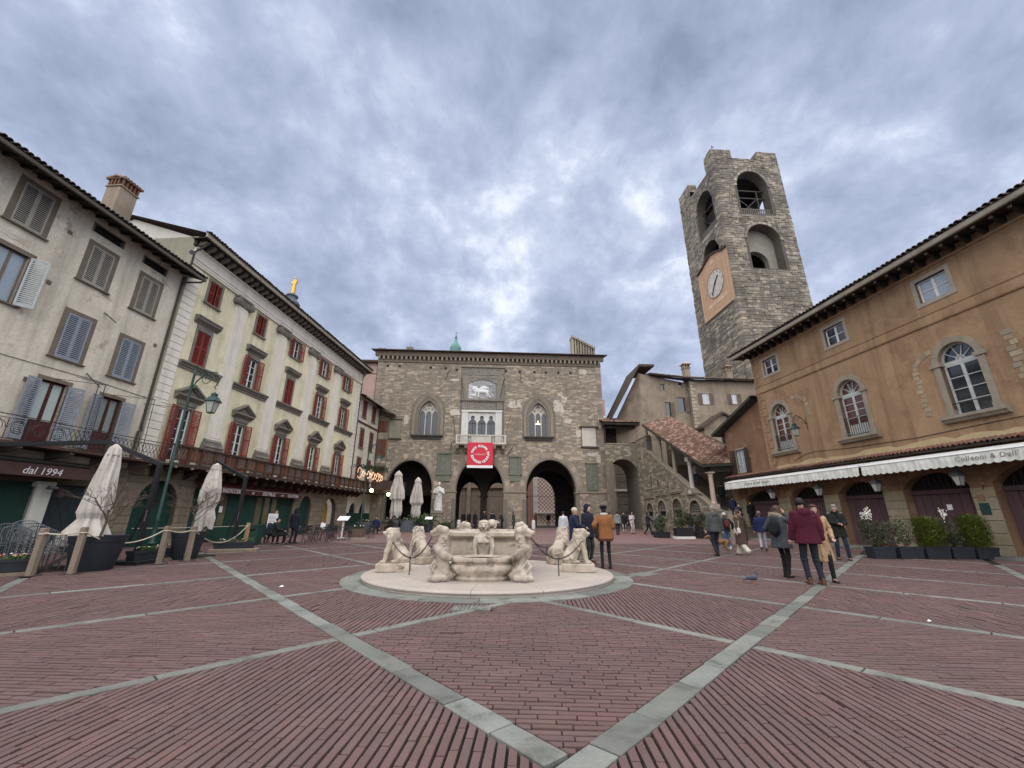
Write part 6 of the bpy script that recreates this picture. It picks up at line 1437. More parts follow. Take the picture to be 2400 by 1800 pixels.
merlon(0, 3.75, 0, 1.6, 65.2); merlon(0, 1.6, 1.601, 2.4, 65.19); merlon(8.65, W_, 0, 1.6, 65.2); merlon(0, 1.6, 8.4, W_, 65.1); merlon(W_-1.6, W_, 1.601, 3, 65.2); merlon(W_-3, W_, W_-1.6, W_, 65.1)
MB().box(.2, W_-.2, .2, W_-.2, 61.0, 61.2).box(.2, W_-.2, .2, W_-.2, 49.6, 50.0).obj('floor', eaved, T_)
for hset, M_ in ((nh, None), (wh, WM)):
    for k, h in enumerate(hset):
        a, c = h[0][0], h[1][0]; z0 = h[0][1]; zs = h[2][1]; zt = max(p[1] for p in h)
        inn = archcurve(a, c, z0, zs, zt, 22); out = archcurve(a-.5, c+.5, z0, zs, zt+.5, 22)
        for i in range(22):
            q = ring2(MB(), inn[i:i+2], out[i:i+2], -.1-rnd.random()*.05, .1)
            if M_: q.v = [tuple(M_ @ Vector(p)) for p in q.v]
            O('voussoir', q.mesh('voussoir'), towerst, T_)
        q = MB()
        if k == 0:
            q.box(a, c, .3, .42, z0+1.05, z0+1.2); n = 16
            for i in range(n+1): x = a+(c-a)*i/n; q.box(x-.09, x+.09, .3, .4, z0, z0+1.05)
            if M_: q.v = [tuple(M_ @ Vector(p)) for p in q.v]
            q.obj('railing', M('grey_tower_wood', (.17, .15, .125), rough=.9, big=0), T_)
            q = MB(); q.bar((a+.4, 1.2, z0), (a+.4, 1.2, zs), .18); q.bar((c-1.4, 1.2, z0), (c-1.4, 1.2, zs), .18); q.bar((a, 1.2, zs), (c, 1.2, zs), .18); q.bar((a, 1.2, zs-1.6), (c, 1.2, zs-1.6), .16); q.bar((a+.4, 1.2, z0+.5), (c-1.4, 1.2, zs-1.6), .13); q.bar((c-1.4, 1.2, z0+.5), (a+.4, 1.2, zs-1.6), .13)
            if M_: q.v = [tuple(M_ @ Vector(p)) for p in q.v]
            q.obj('bell_frame', iron, T_)
        else:
            if M_ is None:
                b = MB(); wall(b, rect(a-.05, c+.05, z0-.1, zt+.05), [arch(a+.2, c-1.5, z0-.05, z0+2.4, z0+4.5, 14)], 1.75, 1.0); b.obj('niche_wall', M('pale_niche_plaster', (.33, .30, .245), (.26, .24, .20), sc=1, rough=.93, streak=.4), T_)
                MB().box(a+.6, a+1.3, 1.7, 1.76, z0+5.9, z0+6.8).obj('niche_window', darkm, T_)
for (x, y) in ((6.4, 5.5), (4, 8), (8.6, 8.2)):
    O('bell', MB().lathe([(.9, 0), (.8, .15), (.6, .9), (.5, 1.4), (.2, 1.6), (.02, 1.62)], 16).mesh('bell', True), M('bell_bronze', (.06, .07, .055), rough=.5, metal=.6, big=0), T_, loc=(x, y, 53.4))
MB().box(1.7, 10.5, 5.2, 5.6, 55.0, 55.4).box(1.7, 10.5, 8.0, 8.4, 55.0, 55.4).box(1.7, 4.8, 4.5, 10.5, 50, 56).obj('bell_beam', eaved, T_)
# painted clock on the west face
cl = [(-9.7, 34.85), (-.25, 34.85), (-.25, 44.5), (-1.6, 44.7), (-3.0, 45.4), (-4.9, 45.95), (-6.6, 45.5), (-8.0, 44.95), (-9.7, 44.7)]
def wst(b): b.v = [tuple(WM @ Vector(p)) for p in b.v]; return b
ck = wst(MB().prism(cl, -.16, .1)).obj('clock_panel', clocko, T_)
b = MB(); top_ = cl[2:]
for i in range(len(top_)-1): b.bar((top_[i][0], -.2, top_[i][1]+.1), (top_[i+1][0], -.2, top_[i+1][1]+.1), .5, .22)
wst(b).obj('clock_hood', tiledk, ck)
b = MB()
for (x0, x1, z0, z1) in ((-9.4, -9.25, 35.1, 44.4), (-.75, -.6, 35.1, 44.2), (-8.6, -8.5, 35.9, 43.8), (-1.55, -1.45, 35.9, 43.6), (-9.4, -.6, 35.1, 35.25), (-8.6, -1.45, 35.9, 36.0), (-8.6, -1.45, 43.6, 43.7), (-9.4, -.6, 44.15, 44.3)): b.box(x0, x1, -.175, -.16, z0, z1)
wst(b).obj('painted_border', clockl, ck)
dm = wst(MB().cyl((-4.75, -.22, 40.2), (-4.75, -.15, 40.2), 2.55, 2.55, 40)).obj('dial', clockw, ck)
b = MB(); b.tube([(-4.75+2.5*math.cos(a), -.22, 40.2+2.5*math.sin(a)) for a in [2*math.pi*i/40 for i in range(40)]], .06, 5, True)
for i in range(12): a = math.pi*i/6; b.bar((-4.75+2.0*math.sin(a), -.23, 40.2+2.0*math.cos(a)), (-4.75+2.3*math.sin(a), -.23, 40.2+2.3*math.cos(a)), .12, .03)
wst(b).obj('hour_marks', flat('clock_brown', (.16, .10, .07), .8), ck)
b = MB(); b.bar((-4.75, -.27, 40.2), (-4.75+1.5*math.sin(R(48)), -.27, 40.2+1.5*math.cos(R(48))), .26, .04); b.bar((-4.75-.5*math.sin(R(216)), -.3, 40.2-.5*math.cos(R(216))), (-4.75+2.1*math.sin(R(216)), -.3, 40.2+2.1*math.cos(R(216))), .16, .04); b.cyl((-4.75, -.32, 40.2), (-4.75, -.2, 40.2), .22)
wst(b).obj('clock_hands', iron, ck)
wst(MB().box(-8.0, -2.0, -.18, -.16, 36.5, 37.3)).obj('painted_scroll', clockl, ck)
wst(MB().cyl((-4.9, -.2, 44.6), (-4.9, -.15, 44.6), .5, .5, 20)).obj('painted_sun', clockl, ck)
MB().cyl((1.2, 1.2, 65.2), (1.2, 1.2, 67.4), .05).ball((1.2, 1.2, 66.3), .16).bar((1.2, 1.2, 67), (1.6, 1.2, 67.1), .2, .03).obj('weather_vane', iron, T_)
# stone offsets where the tower meets the roofs
for i in range(5): O('roof_scar', MB().bar((.5+2.3*i, -.15, 22.3+.0*i), (2.4+2.3*i, -.15, 23.5), .3, .25).mesh('roof_scar'), tiledk, T_)

# ------------------------------------------------------------------ right row
def right_root(name, label, cat): return thing(name, label, cat, (RO.x, RO.y, 0), RA)
O_ = right_root('orange_palazzo', 'long orange plastered palazzo with arched windows, white awnings below, right side', 'building')
BX = [-9.68, -4.66, .36, 5.38]
holes = [rect(c-.62+.03, c+.62+.03, 10.62, 11.66) for c in BX]+[arch(c-.68, c+.68, 5.45, 7.78, 8.47, 14) for c in BX]
wall(MB(), rect(-11.35, 9.5, 4.35, 12.62), holes, 0, .3).obj('wall', orange, O_)
MB().box(-11.35, -11.34, .003, 9, 4.3, 12.6).obj('side_wall', orange, O_)
dz = [(-14.35, -11.2, 2.62, 3.16), (-10.2, -7.72, 2.62, 3.17), (-6.75, -4.27, 2.66, 3.22), (-3.3, -.68, 2.72, 3.33), (.1, 2.9, 2.72, 3.35), (4.0, 6.6, 2.72, 3.35)]
dh = [arch(a, c, -.2, zs, zt, 12) for a, c, zs, zt in dz]
wall(MB(), rect(-15.75, 9.5, -.4, 4.4), dh, .02, .55).obj('base_wall', brownpl, O_)
stl = M('door_pier_stone', (.29, .245, .165), (.235, .20, .135), sc=2, rough=.9, bump=.35, bsc=12, isl=.3, streak=.25, big=.2)
for a, c in ((-15.75, -14.35), (-11.2, -10.2), (-7.72, -6.75), (-4.27, -3.3), (-.68, .1), (2.9, 4.0)):
    z = 0; k = 0
    while z < 2.55:
        h = rnd.uniform(.34, .5); h = min(h, 2.62-z); xs = [a] + ([a+(c-a)*rnd.uniform(.35, .65)] if c-a > .85 and k % 2 else []) + [c]
        for i in range(len(xs)-1): O('pier_stone', MB().cbox(xs[i]+.006, xs[i+1]-.006, -.015-rnd.random()*.012, .06, z+.006, z+h-.006, .012).mesh('pier_stone'), stl, O_)
        z += h; k += 1
for di, (a, c, zs, zt) in enumerate(dz):
    n = 7; w = (c-a)/n
    d = MB().box(a, c, .48, .5, 0, zs-.25).box(a-.02, c+.02, .36, .5, zs-.30, zs-.12).obj('door', doorp, O_)
    for i in range(n): O('plank', cached(('pl', round(w, 2), round(zs, 2)), lambda: MB().cbox(.008, w-.008, .43, .49, .03, zs-.31, .012).mesh('plank')), doorp, d, loc=(a+i*w, rnd.uniform(-.004, .004), 0))
    MB().prism(arch(a, c, zs-.2, zs, zt, 12), .5, .52).obj('fanlight_dark', darkm, d)
    b = MB()
    for i in range(1, 22):
        x = a+(c-a)*i/22; zt_ = zs+(zt-zs)*(1-((x-(a+c)/2)/((c-a)/2))**2)*.93; b.bar((x, .4, zs-.15), (x+.05*((i % 2)*2-1), .4, zt_-.02), .016)
    b.obj('fanlight_bars', iron, d)
    MB().box(a, c, .02, .45, -.02, .10).obj('threshold', slabm, d)
for (a, z, w, h) in ((-6.15, 1.35, .27, .36), (-2.0, 1.75, .2, .22)): MB().box(a, a+w, .40, .415, z, z+h).obj('notice', whiteb, O_)
MB().box(-.52, -.2, -.05, .0, 1.55, 1.98).obj('green_plaque', MATS['green_painted_iron'], O_); MB().box(-.52, -.28, -.04, .0, 2.05, 2.3).obj('stone_plaque', brownpl, O_)
text('house_number', '7', .26, flat('number_ink', (.04, .03, .025), .8), O_, Matrix.Translation((-.2, -.045, 2.55)) @ FX)
# string course, cornice and eave
MB().sweepx([(0, 9.55), (-.05, 9.55), (-.07, 9.62), (-.05, 9.98), (-.08, 10.02), (0, 10.06)], -11.37, 9.5).obj('string_course', orange, O_)
MB().sweepx([(0, 12.05), (-.06, 12.05), (-.10, 12.12), (-.06, 12.18), (0, 12.18)], -11.37, 9.5).obj('moulding', orange, O_)
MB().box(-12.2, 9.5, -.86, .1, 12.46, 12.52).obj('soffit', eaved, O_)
MB().sweepx([(-.86, 12.40), (-.98, 12.40), (-1.0, 12.48), (-1.0, 12.62), (-.86, 12.62)], -12.3, 9.5).obj('fascia', fasc, O_)
me = cached('rmod', lambda: MB().sweepx([(0, 12.16), (-.3, 12.2), (-.62, 12.34), (-.62, 12.46), (0, 12.46)], -.055, .055).mesh('rafter_end')); me2_ = cached('rmodw', lambda: MB().box(-.06, .06, -.64, -.615, 12.34, 12.44).mesh('rafter_tip'))
x = -11.2
while x < 9:
    O('rafter_end', me, eaved, O_, loc=(x, 0, 0)); O('rafter_tip', me2_, fasc, O_, loc=(x, 0, 0)); x += .58
MB().add([(-12.3, -1.05, 12.64), (9.5, -1.05, 12.64), (9.5, 5, 14.6), (-12.3, 5, 14.6), (9.5, 10, 13), (-12.3, 10, 13)], [(0, 1, 2, 3), (3, 2, 4, 5)]).obj('roof', tiledk, O_)
tile_row(O_, -12.2, 9, -.9, 12.66, tiledk, pitch=.235, r=.10)
for j in range(30): O('quoin', cached(('oq', j % 2), lambda: MB().cbox(0, .42+.2*(j % 2), -.035, .0, 0, .26, .012).mesh('quoin')), orange, O_, loc=(-11.36, 0, 4.4+j*.272))
sasht = M('pale_grey_sash', (.52, .54, .52), sc=3, rough=.5, big=0)
redroom = flat('reddish_room_glass', (.10, .035, .025), .12, spec=.7)
for k, c in enumerate(BX):
    f = surround(O_, c-.59, c+.65, 10.62, 11.66, .17, fasc, .03, .0, 0); MB().box(c-.76, c+.82, -.03, .28, 10.45, 10.62).obj('sill', fasc, f)
    sash(f, c-.59, c+.65, 10.62, 11.66, .16, 2, 2, whitep, glass if k != 2 else flat('painted_sky_glass', (.30, .36, .42), .08, spec=.9), fr=.07)  # third bay's panes carry a painted sky reflection
    inn = [(c+.68, 5.45)]+archcurve(c-.68, c+.68, 5.45, 7.78, 8.47, 16)+[(c-.68, 5.45)]; out = [(c+.92, 5.45)]+archcurve(c-.92, c+.92, 5.45, 7.78, 8.74, 16)+[(c-.92, 5.45)]
    f = ring2(MB(), inn, out, -.05, .3).obj('arched_window', sandst, O_)
    for s in (-1, 1): MB().box(c+s*.8-.2, c+s*.8+.2, -.10, .2, 7.62, 7.78).obj('impost', sandst, f); MB().box(c+s*.82-.16, c+s*.82+.16, -.09, .2, 5.45, 5.7).obj('base_block', sandst, f)
    MB().sweepx([(.3, 5.2), (-.14, 5.2), (-.2, 5.3), (-.26, 5.34), (-.26, 5.45), (.3, 5.45)], c-1.12, c+1.12).obj('sill', sandst, f)
    pg = glass if k >= 2 else redroom
    sash(f, c-.66, c+.66, 5.47, 7.62, .2, 2, 4 if k >= 2 else 4, sasht, pg, kick=.0 if k >= 2 else .55, fr=.075)
    b = MB(); b.box(c-.66, c+.66, .16, .25, 7.62, 7.76)
    for a in (36, 72, 108, 144): b.bar((c, .2, 7.76), (c+.66*math.cos(R(a)), .2, 7.76+.7*math.sin(R(a))), .03)
    ring2(b, archcurve(c-.60, c+.60, 0, 7.78, 8.40, 12), archcurve(c-.68, c+.68, 0, 7.78, 8.47, 12), .17, .23); ring2(b, archcurve(c-.13, c+.13, 0, 7.77, 7.9, 8), archcurve(c-.17, c+.17, 0, 7.77, 7.94, 8), .17, .23); b.obj('fanlight', sasht, f)
    MB().prism(arch(c-.67, c+.67, 7.7, 7.78, 8.46, 12), .22, .225).obj('pane', pg, f)
    if k < 2:
        b = MB(); b.bar((c-.68, -.02, 6.45), (c+.68, -.02, 6.45), .03); b.bar((c-.68, -.02, 5.55), (c+.68, -.02, 5.55), .03); [b.bar((c-.62+.124*i, -.02, 5.5), (c-.62+.124*i, -.02, 6.45), .018) for i in range(11)]; b.obj('railing', iron, f)
    else: MB().bar((c-.68, .0, 5.95), (c+.68, .0, 5.95), .03).obj('bar', iron, f)
# stones of older arches showing through the plaster
expo = M('exposed_stone', (.36, .29, .20), (.30, .24, .165), sc=2, rough=.93, isl=.4, bump=.4)
def exposed(pts):
    for (x, z, w, h, a) in pts: O('exposed_stone', MB().cbox(-w/2, w/2, -.018, .02, -h/2, h/2, .01).mesh('exposed_stone'), expo, O_, mw=Matrix.Translation((x, 0, z)) @ Matrix.Rotation(R(a), 4, 'Y'))
exposed([(-1.3+.05*math.sin(i*2.1), 5.75+i*.21, .24+.05*math.sin(i*3), .19, 0) for i in range(11)]+[(-1.22+.16*i, 8.0+.14*i-.012*i*i, .2, .2, -35+8*i) for i in range(5)])
exposed([(2.15+.07*math.sin(i*2.3), 6.4+i*.22, .3+.08*math.sin(i*5), .2, 0) for i in range(9)])
exposed([(-8.4+.17*i, 8.55-.015*i*i, .17, .2, 6*i) for i in range(6)]+[(-7.5+.03*i, 7.9-.2*i, .2, .18, 0) for i in range(4)])
# chipped pale line where the tiles meet the wall, tiles, gutter
rl = random.Random(4); pts = [(-11, 4.36)]+[(-11+.4*i, 4.62+rl.uniform(-.07, .12)) for i in range(1, 50)]+[(9, 4.36)]
MB().prism(pts, -.008, .01).obj('chipped_plaster', M('pale_chipped_plaster', (.56, .44, .25), rough=.95), O_)
x = -15.7; pm = M('awning_tile', (.20, .105, .075), (.15, .08, .06), sc=3, rough=.9, bump=.3, isl=.5, big=0)
tile_row(O_, -15.6, 9, -.28, 4.20, pm, pitch=.188, r=.088, L=.5, tilt=.36)
MB().add([(-15.7, -.5, 4.17), (9.4, -.5, 4.17), (9.4, 0, 4.38), (-15.7, 0, 4.38), (-15.7, -.5, 4.10), (9.4, -.5, 4.10)], [(0, 1, 2, 3), (0, 1, 5, 4)]).obj('tile_bed', eaved, O_)
def awning(x0, x1, label, txt, tx, side):
    t = thing('awning', label, 'awning', (RO.x, RO.y, 0), RA, 'white shop awnings')
    MB().sweepx([(-.35, 4.03), (-.98, 3.86), (-1.03, 3.80), (-1.0, 3.76), (-.35, 3.95)], x0, x1).obj('cassette', whitep, t)
    b = MB(); n = int((x1-x0)/.30); m = 6; vs = []; fs = []
    for i in range(n*m+1):
        x = x0+(x1-x0)*i/(n*m); ph = (i % m)/m; d = .40+.055*abs(math.sin(math.pi*ph)); yw = -1.0-.02*math.sin(i*.37)-.012*math.sin(i*1.3)
        vs += [(x, -1.0, 3.79), (x, yw-.02, 3.6), (x, yw-.03, 3.79-d)]
        if i: k = 3*(i-1); fs += [(k, k+3, k+4, k+1), (k+1, k+4, k+5, k+2)]
    b.add(vs, fs); b.add([(x, y+.008, z) for x, y, z in vs], fs); b.obj('valance', awnw, t)
    text('lettering', txt, .26 if side else .22, flat('awning_ink', (.22, .21, .17), .9), t, Matrix.Translation((tx, -1.055, 3.60)) @ FX, shear=.1, space=1.15)
awning(-15.0, -4.25, 'long plain white scalloped awning over the farther doors of the orange palazzo', 'Colleoni & Dell\' Angelo', -11.6, 0)
awning(-4.12, 9.0, 'white scalloped awning with large grey lettering over the nearer doors', 'Colleoni & Dell\' Angelo', 1.35, 1)
def lantern_mesh(s):
    fr = MB(); gl = MB()
    for i in range(4):
        a0, a1 = math.pi/2*i+math.pi/4, math.pi/2*(i+1)+math.pi/4
        for a in (a0,): fr.bar((.10*s*math.cos(a), .10*s*math.sin(a), 0), (.19*s*math.cos(a), .19*s*math.sin(a), .36*s), .018*s)
        gl.add([(r*math.cos(a), r*math.sin(a), z) for a, r, z in ((a0, .098*s, .01), (a1, .098*s, .01), (a1, .186*s, .355*s), (a0, .186*s, .355*s))], [(0, 1, 2, 3)])
    fr.lathe([(.10*s, -.02*s), (.11*s, 0), (.10*s, .02*s)], 4, a0=math.pi/4, a1=math.pi/4+2*math.pi); fr.lathe([(.245*s, .35*s), (.25*s, .37*s), (.14*s, .50*s), (.10*s, .52*s), (.09*s, .58*s), (.11*s, .60*s), (.02*s, .66*s), (.005, .70*s)], 4, a0=math.pi/4, a1=math.pi/4+2*math.pi)
    return fr.mesh('lantern_frame'), gl.mesh('lantern_glass')
def hang_lantern(u, z, lb):
    t = thing('hanging_lantern', lb, 'lantern', tuple(RO+RD*u+Vector((-RD.y*-1, -RD.x*1, 0))*0), RA, 'hanging lanterns under the awnings')
    t.location = RO+RD*u+Vector((-.9927, -.121, 0))*.55+Vector((0, 0, z))
    f, g = cached('hl', lambda: lantern_mesh(1.05)); O('lantern_frame', f, M('grey_lantern_metal', (.09, .095, .095), rough=.5, big=0), t); O('lantern_glass', g, lampglass, t)
    MB().tube([(0, 0, .72), (0, .1, .85), (0, .3, .9), (0, .5, .82), (0, .55, .7)], .014, 6).obj('bracket', iron, t)
for u, z, lb in ((-10.95, 2.58, 'farthest hanging lantern under the awning, beside the first door'), (-7.35, 2.6, 'hanging lantern under the awning left of the door with a paper notice'), (-4.0, 2.62, 'hanging lantern on the pier under the gap between the awnings'), (-.55, 2.66, 'nearest hanging lantern, above the house number and plaque')):
    hang_lantern(u, z, lb)
def bracket_lantern(loc, rz, lb):
    t = thing('wall_lantern', lb, 'lantern', loc, rz)
    f, g = cached('wl', lambda: lantern_mesh(1.15)); O('lantern_frame', f, greenm, t, loc=(0, -.85, -.75)); O('lantern_glass', g, lampglass, t, loc=(0, -.85, -.75))
    b = MB(); b.tube([(0, 0, 0), (0, -.3, .35), (0, -.6, .5), (0, -.85, .35), (0, -.85, .05)], .02, 6); b.tube([(0, -.6+.2*math.cos(a)*(1-a/12), .3+.2*math.sin(a)*(1-a/12)) for a in [.5*i for i in range(18)]], .014, 5); b.bar((0, 0, -.4), (0, 0, .4), .03); b.bar((0, -.3, .05), (0, 0, .0), .02); b.obj('bracket', iron, t)
bracket_lantern(tuple(RO+RD*-7.75+Vector((0, 0, 6.75))), RA, 'green lantern on a scrolled iron bracket between the orange palazzo windows')
b = MB(); b.tube([(-9.2, -.02, 4.75), (-8.4, -.02, 5.0), (-7.6, -.02, 5.08), (-5.2, -.02, 4.92), (-2.0, -.02, 4.86), (1.5, -.02, 4.98), (6, -.02, 4.9)], .012, 5); b.obj('cable', iron, O_)
MB().tube([(-11.1, -.03, 4.5), (-11.1, -.03, 12.0)], .03, 6).obj('downpipe', brownpl, O_)
# ---- low brown house at the far end
Bn = right_root('brown_house', 'low brown plastered house with dark shutters at the orange palazzo far end', 'house')
wall(MB(), [(-15.6, 4.35), (-11.36, 4.35), (-11.36, 9.2), (-15.6, 7.75)], [rect(-14.65, -13.65, 4.55, 6.2)], .03, .25).obj('wall', brownpl, Bn)
MB().add([(-15.6, .03, 0), (-15.6, 6, 0), (-15.6, 6, 7.7), (-15.6, .03, 7.75)], [(0, 1, 2, 3)]).obj('side_wall', brownpl, Bn)
f = surround(Bn, -14.65, -13.65, 4.55, 6.2, .08, fasc, -.01, .05, .05); sash(f, -14.65, -13.65, 4.55, 6.2, .16, 2, 3, sasht, flat('painted_sky_glass', (.30, .36, .42), .08, spec=.9))  # reflected sky is painted into these panes
shutter(Bn, -14.68, 4.5, .50, 1.72, browsh, -1, 10, -.03); shutter(Bn, -13.62, 4.5, .50, 1.72, browsh, 1, 10, -.03)
MB().add([(-16.5, -.55, 7.55), (-11.4, -.55, 9.32), (-11.4, 6, 9.32), (-16.5, 6, 7.55), (-16.5, -.55, 7.75), (-11.4, -.55, 9.52), (-11.4, 6, 9.52), (-16.5, 6, 7.75)], [(0, 1, 2, 3), (4, 5, 6, 7), (0, 1, 5, 4), (0, 4, 7, 3)]).obj('roof', MATS['dark_green_gutter'], Bn)
tile_row(Bn, -16.3, -16.2, 0, 7.8, tiledk)
b = MB(); b.box(-13.8, -12.9, 1.2, 1.9, 8.6, 9.3); b.box(-13.95, -12.75, 1.05, 2.05, 9.75, 9.85); [b.box(-13.8+.27*i, -13.7+.27*i, 1.2, 1.9, 9.3, 9.75) for i in range(4)]; b.add([(-14.1, 1, 9.85), (-12.6, 1, 9.85), (-12.6, 2.1, 9.85), (-14.1, 2.1, 9.85), (-13.5, 1.5, 10.2), (-13.2, 1.5, 10.2)], [(0, 1, 5, 4), (1, 2, 5), (2, 3, 4, 5), (3, 0, 4)]); b.obj('chimney', tiledk, Bn)
# ------------------------------------------------------------------ plants
def leaves(mb, c, r, n, size, rn, shape='ell', flat_=.0, droop=0):
    """leaf-sized faces scattered in clumps through the volume of a crown"""
    k = max(4, n//40); cl = []
    for i in range(k):
        while True:
            p = Vector((rn.uniform(-1, 1), rn.uniform(-1, 1), rn.uniform(-1, 1)))
            if shape == 'box' or p.length < 1: break
        cl.append(p*.86)
    for i in range(n):
        q = rn.choice(cl); g = Vector((rn.gauss(0, .17), rn.gauss(0, .17), rn.gauss(0, .17)))
        p = q+g
        p = Vector((c[0]+p.x*r[0], c[1]+p.y*r[1], c[2]+p.z*r[2])); s = size*rn.uniform(.6, 1.3)
        d = Vector((rn.gauss(0, 1), rn.gauss(0, 1), rn.gauss(.25, .8)-droop)).normalized(); a = d.orthogonal().normalized(); a = (a*math.cos(rn.uniform(0, 6.3))+d.cross(a)*math.sin(rn.uniform(0, 6.3)))*s*.28
        m_ = p+d*s*.5+Vector((0, 0, -.05*s))
        mb.add([p, m_+a, p+d*s, m_-a], [(0, 1, 2, 3)])
    return mb
def blades(mb, c, r, n, ln, rn):
    for i in range(n):
        a = rn.uniform(0, 6.28); q = math.sqrt(rn.random()); p = Vector((c[0]+r[0]*q*math.cos(a), c[1]+r[1]*q*math.sin(a), c[2]+r[2]*rn.uniform(-.95, .9)))
        out = Vector((math.cos(a)*q*.8, math.sin(a)*q*.8, rn.uniform(.3, 1.0))).normalized(); l = ln*rn.uniform(.5, 1.2); w = Vector((-math.sin(a), math.cos(a), 0))*.0045
        m_ = p+out*l*.6; e = p+out*l+Vector((0, 0, -.18*l))
        mb.add([p-w, p+w, m_+w, m_-w, e], [(0, 1, 2, 3), (3, 2, 4)])
    return mb
def twig(mb, p, d, l, r, depth, rn, up=.15):
    e = p+d*l; mid = p+d*l*.5+Vector((rn.gauss(0, .05*l), rn.gauss(0, .05*l), 0)); mb.tube([p, mid, e], [r, r*.85, r*.68], 5 if depth > 1 else 4)
    if depth == 0: return
    for i in range(rn.choice((2, 3, 3))):
        nd_ = (d+Vector((rn.gauss(0, .55), rn.gauss(0, .55), rn.gauss(up, .3)))).normalized(); twig(mb, p.lerp(e, rn.uniform(.55, 1)), nd_, l*rn.uniform(.55, .8), r*.6, depth-1, rn, up)
def gp(x, y): return (x, y, gz(y))
def planter(name, label, x, y, w, d, h, mat, rz=0, group=None, taper=.9, cat='planter'):
    t = thing(name, label, cat, gp(x, y), rz, group); b = MB(); k = taper
    b.add([(sx*w/2*k, sy*d/2*k, 0) for sx, sy in ((-1, -1), (1, -1), (1, 1), (-1, 1))]+[(sx*w/2, sy*d/2, h) for sx, sy in ((-1, -1), (1, -1), (1, 1), (-1, 1))]+[(sx*(w/2-.04), sy*(d/2-.04), h) for sx, sy in ((-1, -1), (1, -1), (1, 1), (-1, 1))]+[(sx*(w/2-.04), sy*(d/2-.04), h-.06) for sx, sy in ((-1, -1), (1, -1), (1, 1), (-1, 1))],
          [(0, 3, 2, 1)]+[(q+i, q+(i+1) % 4, q+4+(i+1) % 4, q+4+i) for q in (0, 4, 8) for i in range(4)])
    b.obj('box', mat, t)
    MB().box(-w/2+.04, w/2-.04, -d/2+.04, d/2-.04, h-.09, h-.055).obj('soil', soil, t)
    b = MB()
    for s in (-1, 1): b.box(-w/2-.012, w/2+.012, min(s*d/2, s*(d/2+.012)), max(s*d/2, s*(d/2+.012)), h-.07, h)
    b.obj('rim', mat, t)
    return t
def roundpot(label, x, y, r, h, seed, tree_h):
    t = thing('round_planter', label, 'planter', gp(x, y), 0, 'big round planters on the terrace')
    MB().lathe([(r*.70, 0), (r*.72, .02), (r*.92, h-.16), (r*.95, h-.15), (r*.99, h-.02), (r, h), (r*.93, h), (r*.92, h-.08), (.01, h-.08)], 28).obj('pot', potm, t, True)
    rn_ = random.Random(seed); b = MB(); 
    tr = thing('bare_tree', 'leafless little tree with thin dark branches growing in '+('the larger' if seed == 1 else 'the smaller')+' round planter', 'tree', (x, y, h-.1), 0, 'bare trees in the planters')
    b.tube([(0, 0, 0), (.04, .02, tree_h*.22), (.02, .0, tree_h*.4)], [.035, .03, .026], 7); b.obj('trunk', bark, tr)
    b = MB()
    for i in range(7):
        a = i*2.4; twig(b, Vector((.03, .01, tree_h*(.2+.03*i))), Vector((math.cos(a)*.75, math.sin(a)*.75, .75)).normalized(), tree_h*.27, .016, 4, rn_)
    b.obj('branches', bark, tr)
roundpot('very large dark round planter with bare tree beside leaning rope posts, front left', -11.15, 11.9, .62, .86, 1, 1.9)
roundpot('smaller dark round planter with bare tree behind the second pair of rope posts', -10.95, 14.9, .5, .86, 2, 2.0)
# rope barrier
def rpost(x, y, h, lb, mat=wood, lean=0):
    t = thing('rope_post', lb, 'post', gp(x, y), rnd.uniform(-.4, .4), 'wooden rope posts of the terrace'); t.rotation_euler = (R(lean), 0, t.rotation_euler.z)
    b = MB(); s = .062
    b.add([(sx*s, sy*s, 0) for sx, sy in ((-1, -1), (1, -1), (1, 1), (-1, 1))]+[(sx*s*.96, sy*s*.96, h-.03) for sx, sy in ((-1, -1), (1, -1), (1, 1), (-1, 1))]+[(sx*s*.75, sy*s*.75, h) for sx, sy in ((-1, -1), (1, -1), (1, 1), (-1, 1))], [(8, 9, 10, 11)]+[(q+i, q+(i+1) % 4, q+4+(i+1) % 4, q+4+i) for q in (0, 4) for i in range(4)])
    b.obj('post', mat, t); MB().box(-.16, .16, -.16, .16, 0, .012).obj('foot_plate', iron, t); MB().tube([(.08*math.cos(a), .08*math.sin(a), h-.14) for a in [2*math.pi*i/12 for i in range(12)]], .014, 5, True).obj('rope_ring', ropem, t)
rpost(-11.45, 10.73, 1.08, 'weathered wooden rope post nearest the flower box, far left'); rpost(-10.84, 11.1, 1.1, 'weathered wooden rope post in front of the very large planter')
rpost(-10.5, 13.33, 1.08, 'weathered wooden rope post right of the very large planter'); rpost(-10.4, 14.3, 1.05, 'weathered wooden rope post in front of the smaller planter'); rpost(-12.2, 20.2, 1.08, 'new pale pine rope post beside the bin', newwood)
def rope(a, b, sag, lb, r=.017):
    a, b = Vector(a), Vector(b); n = 16
    tag(MB().tube([a.lerp(b, i/n)-Vector((0, 0, sag*4*(i/n)*(1-i/n))) for i in range(n+1)], r, 6).obj('rope', ropem, None, True), lb, 'rope', 'ropes between the terrace posts')
rope((-11.4, 10.7, .97), (-10.88, 11.05, .98), .05, 'short pale rope between the two leftmost posts'); rope((-10.78, 11.1, .97), (-10.55, 13.25, .94), .30, 'long sagging rope in front of the very large planter'); rope((-10.45, 13.4, .94), (-10.42, 14.2, .92), .05, 'short rope between the posts at the smaller planter'); rope((-10.38, 14.35, .92), (-12.15, 20.1, .98), .55, 'deep hanging pale rope from the smaller planter to the pine post'); rope((-12.3, 20.3, .95), (-13.2, 15.2, .95), .02, 'taut rope along the green shop front', .012)
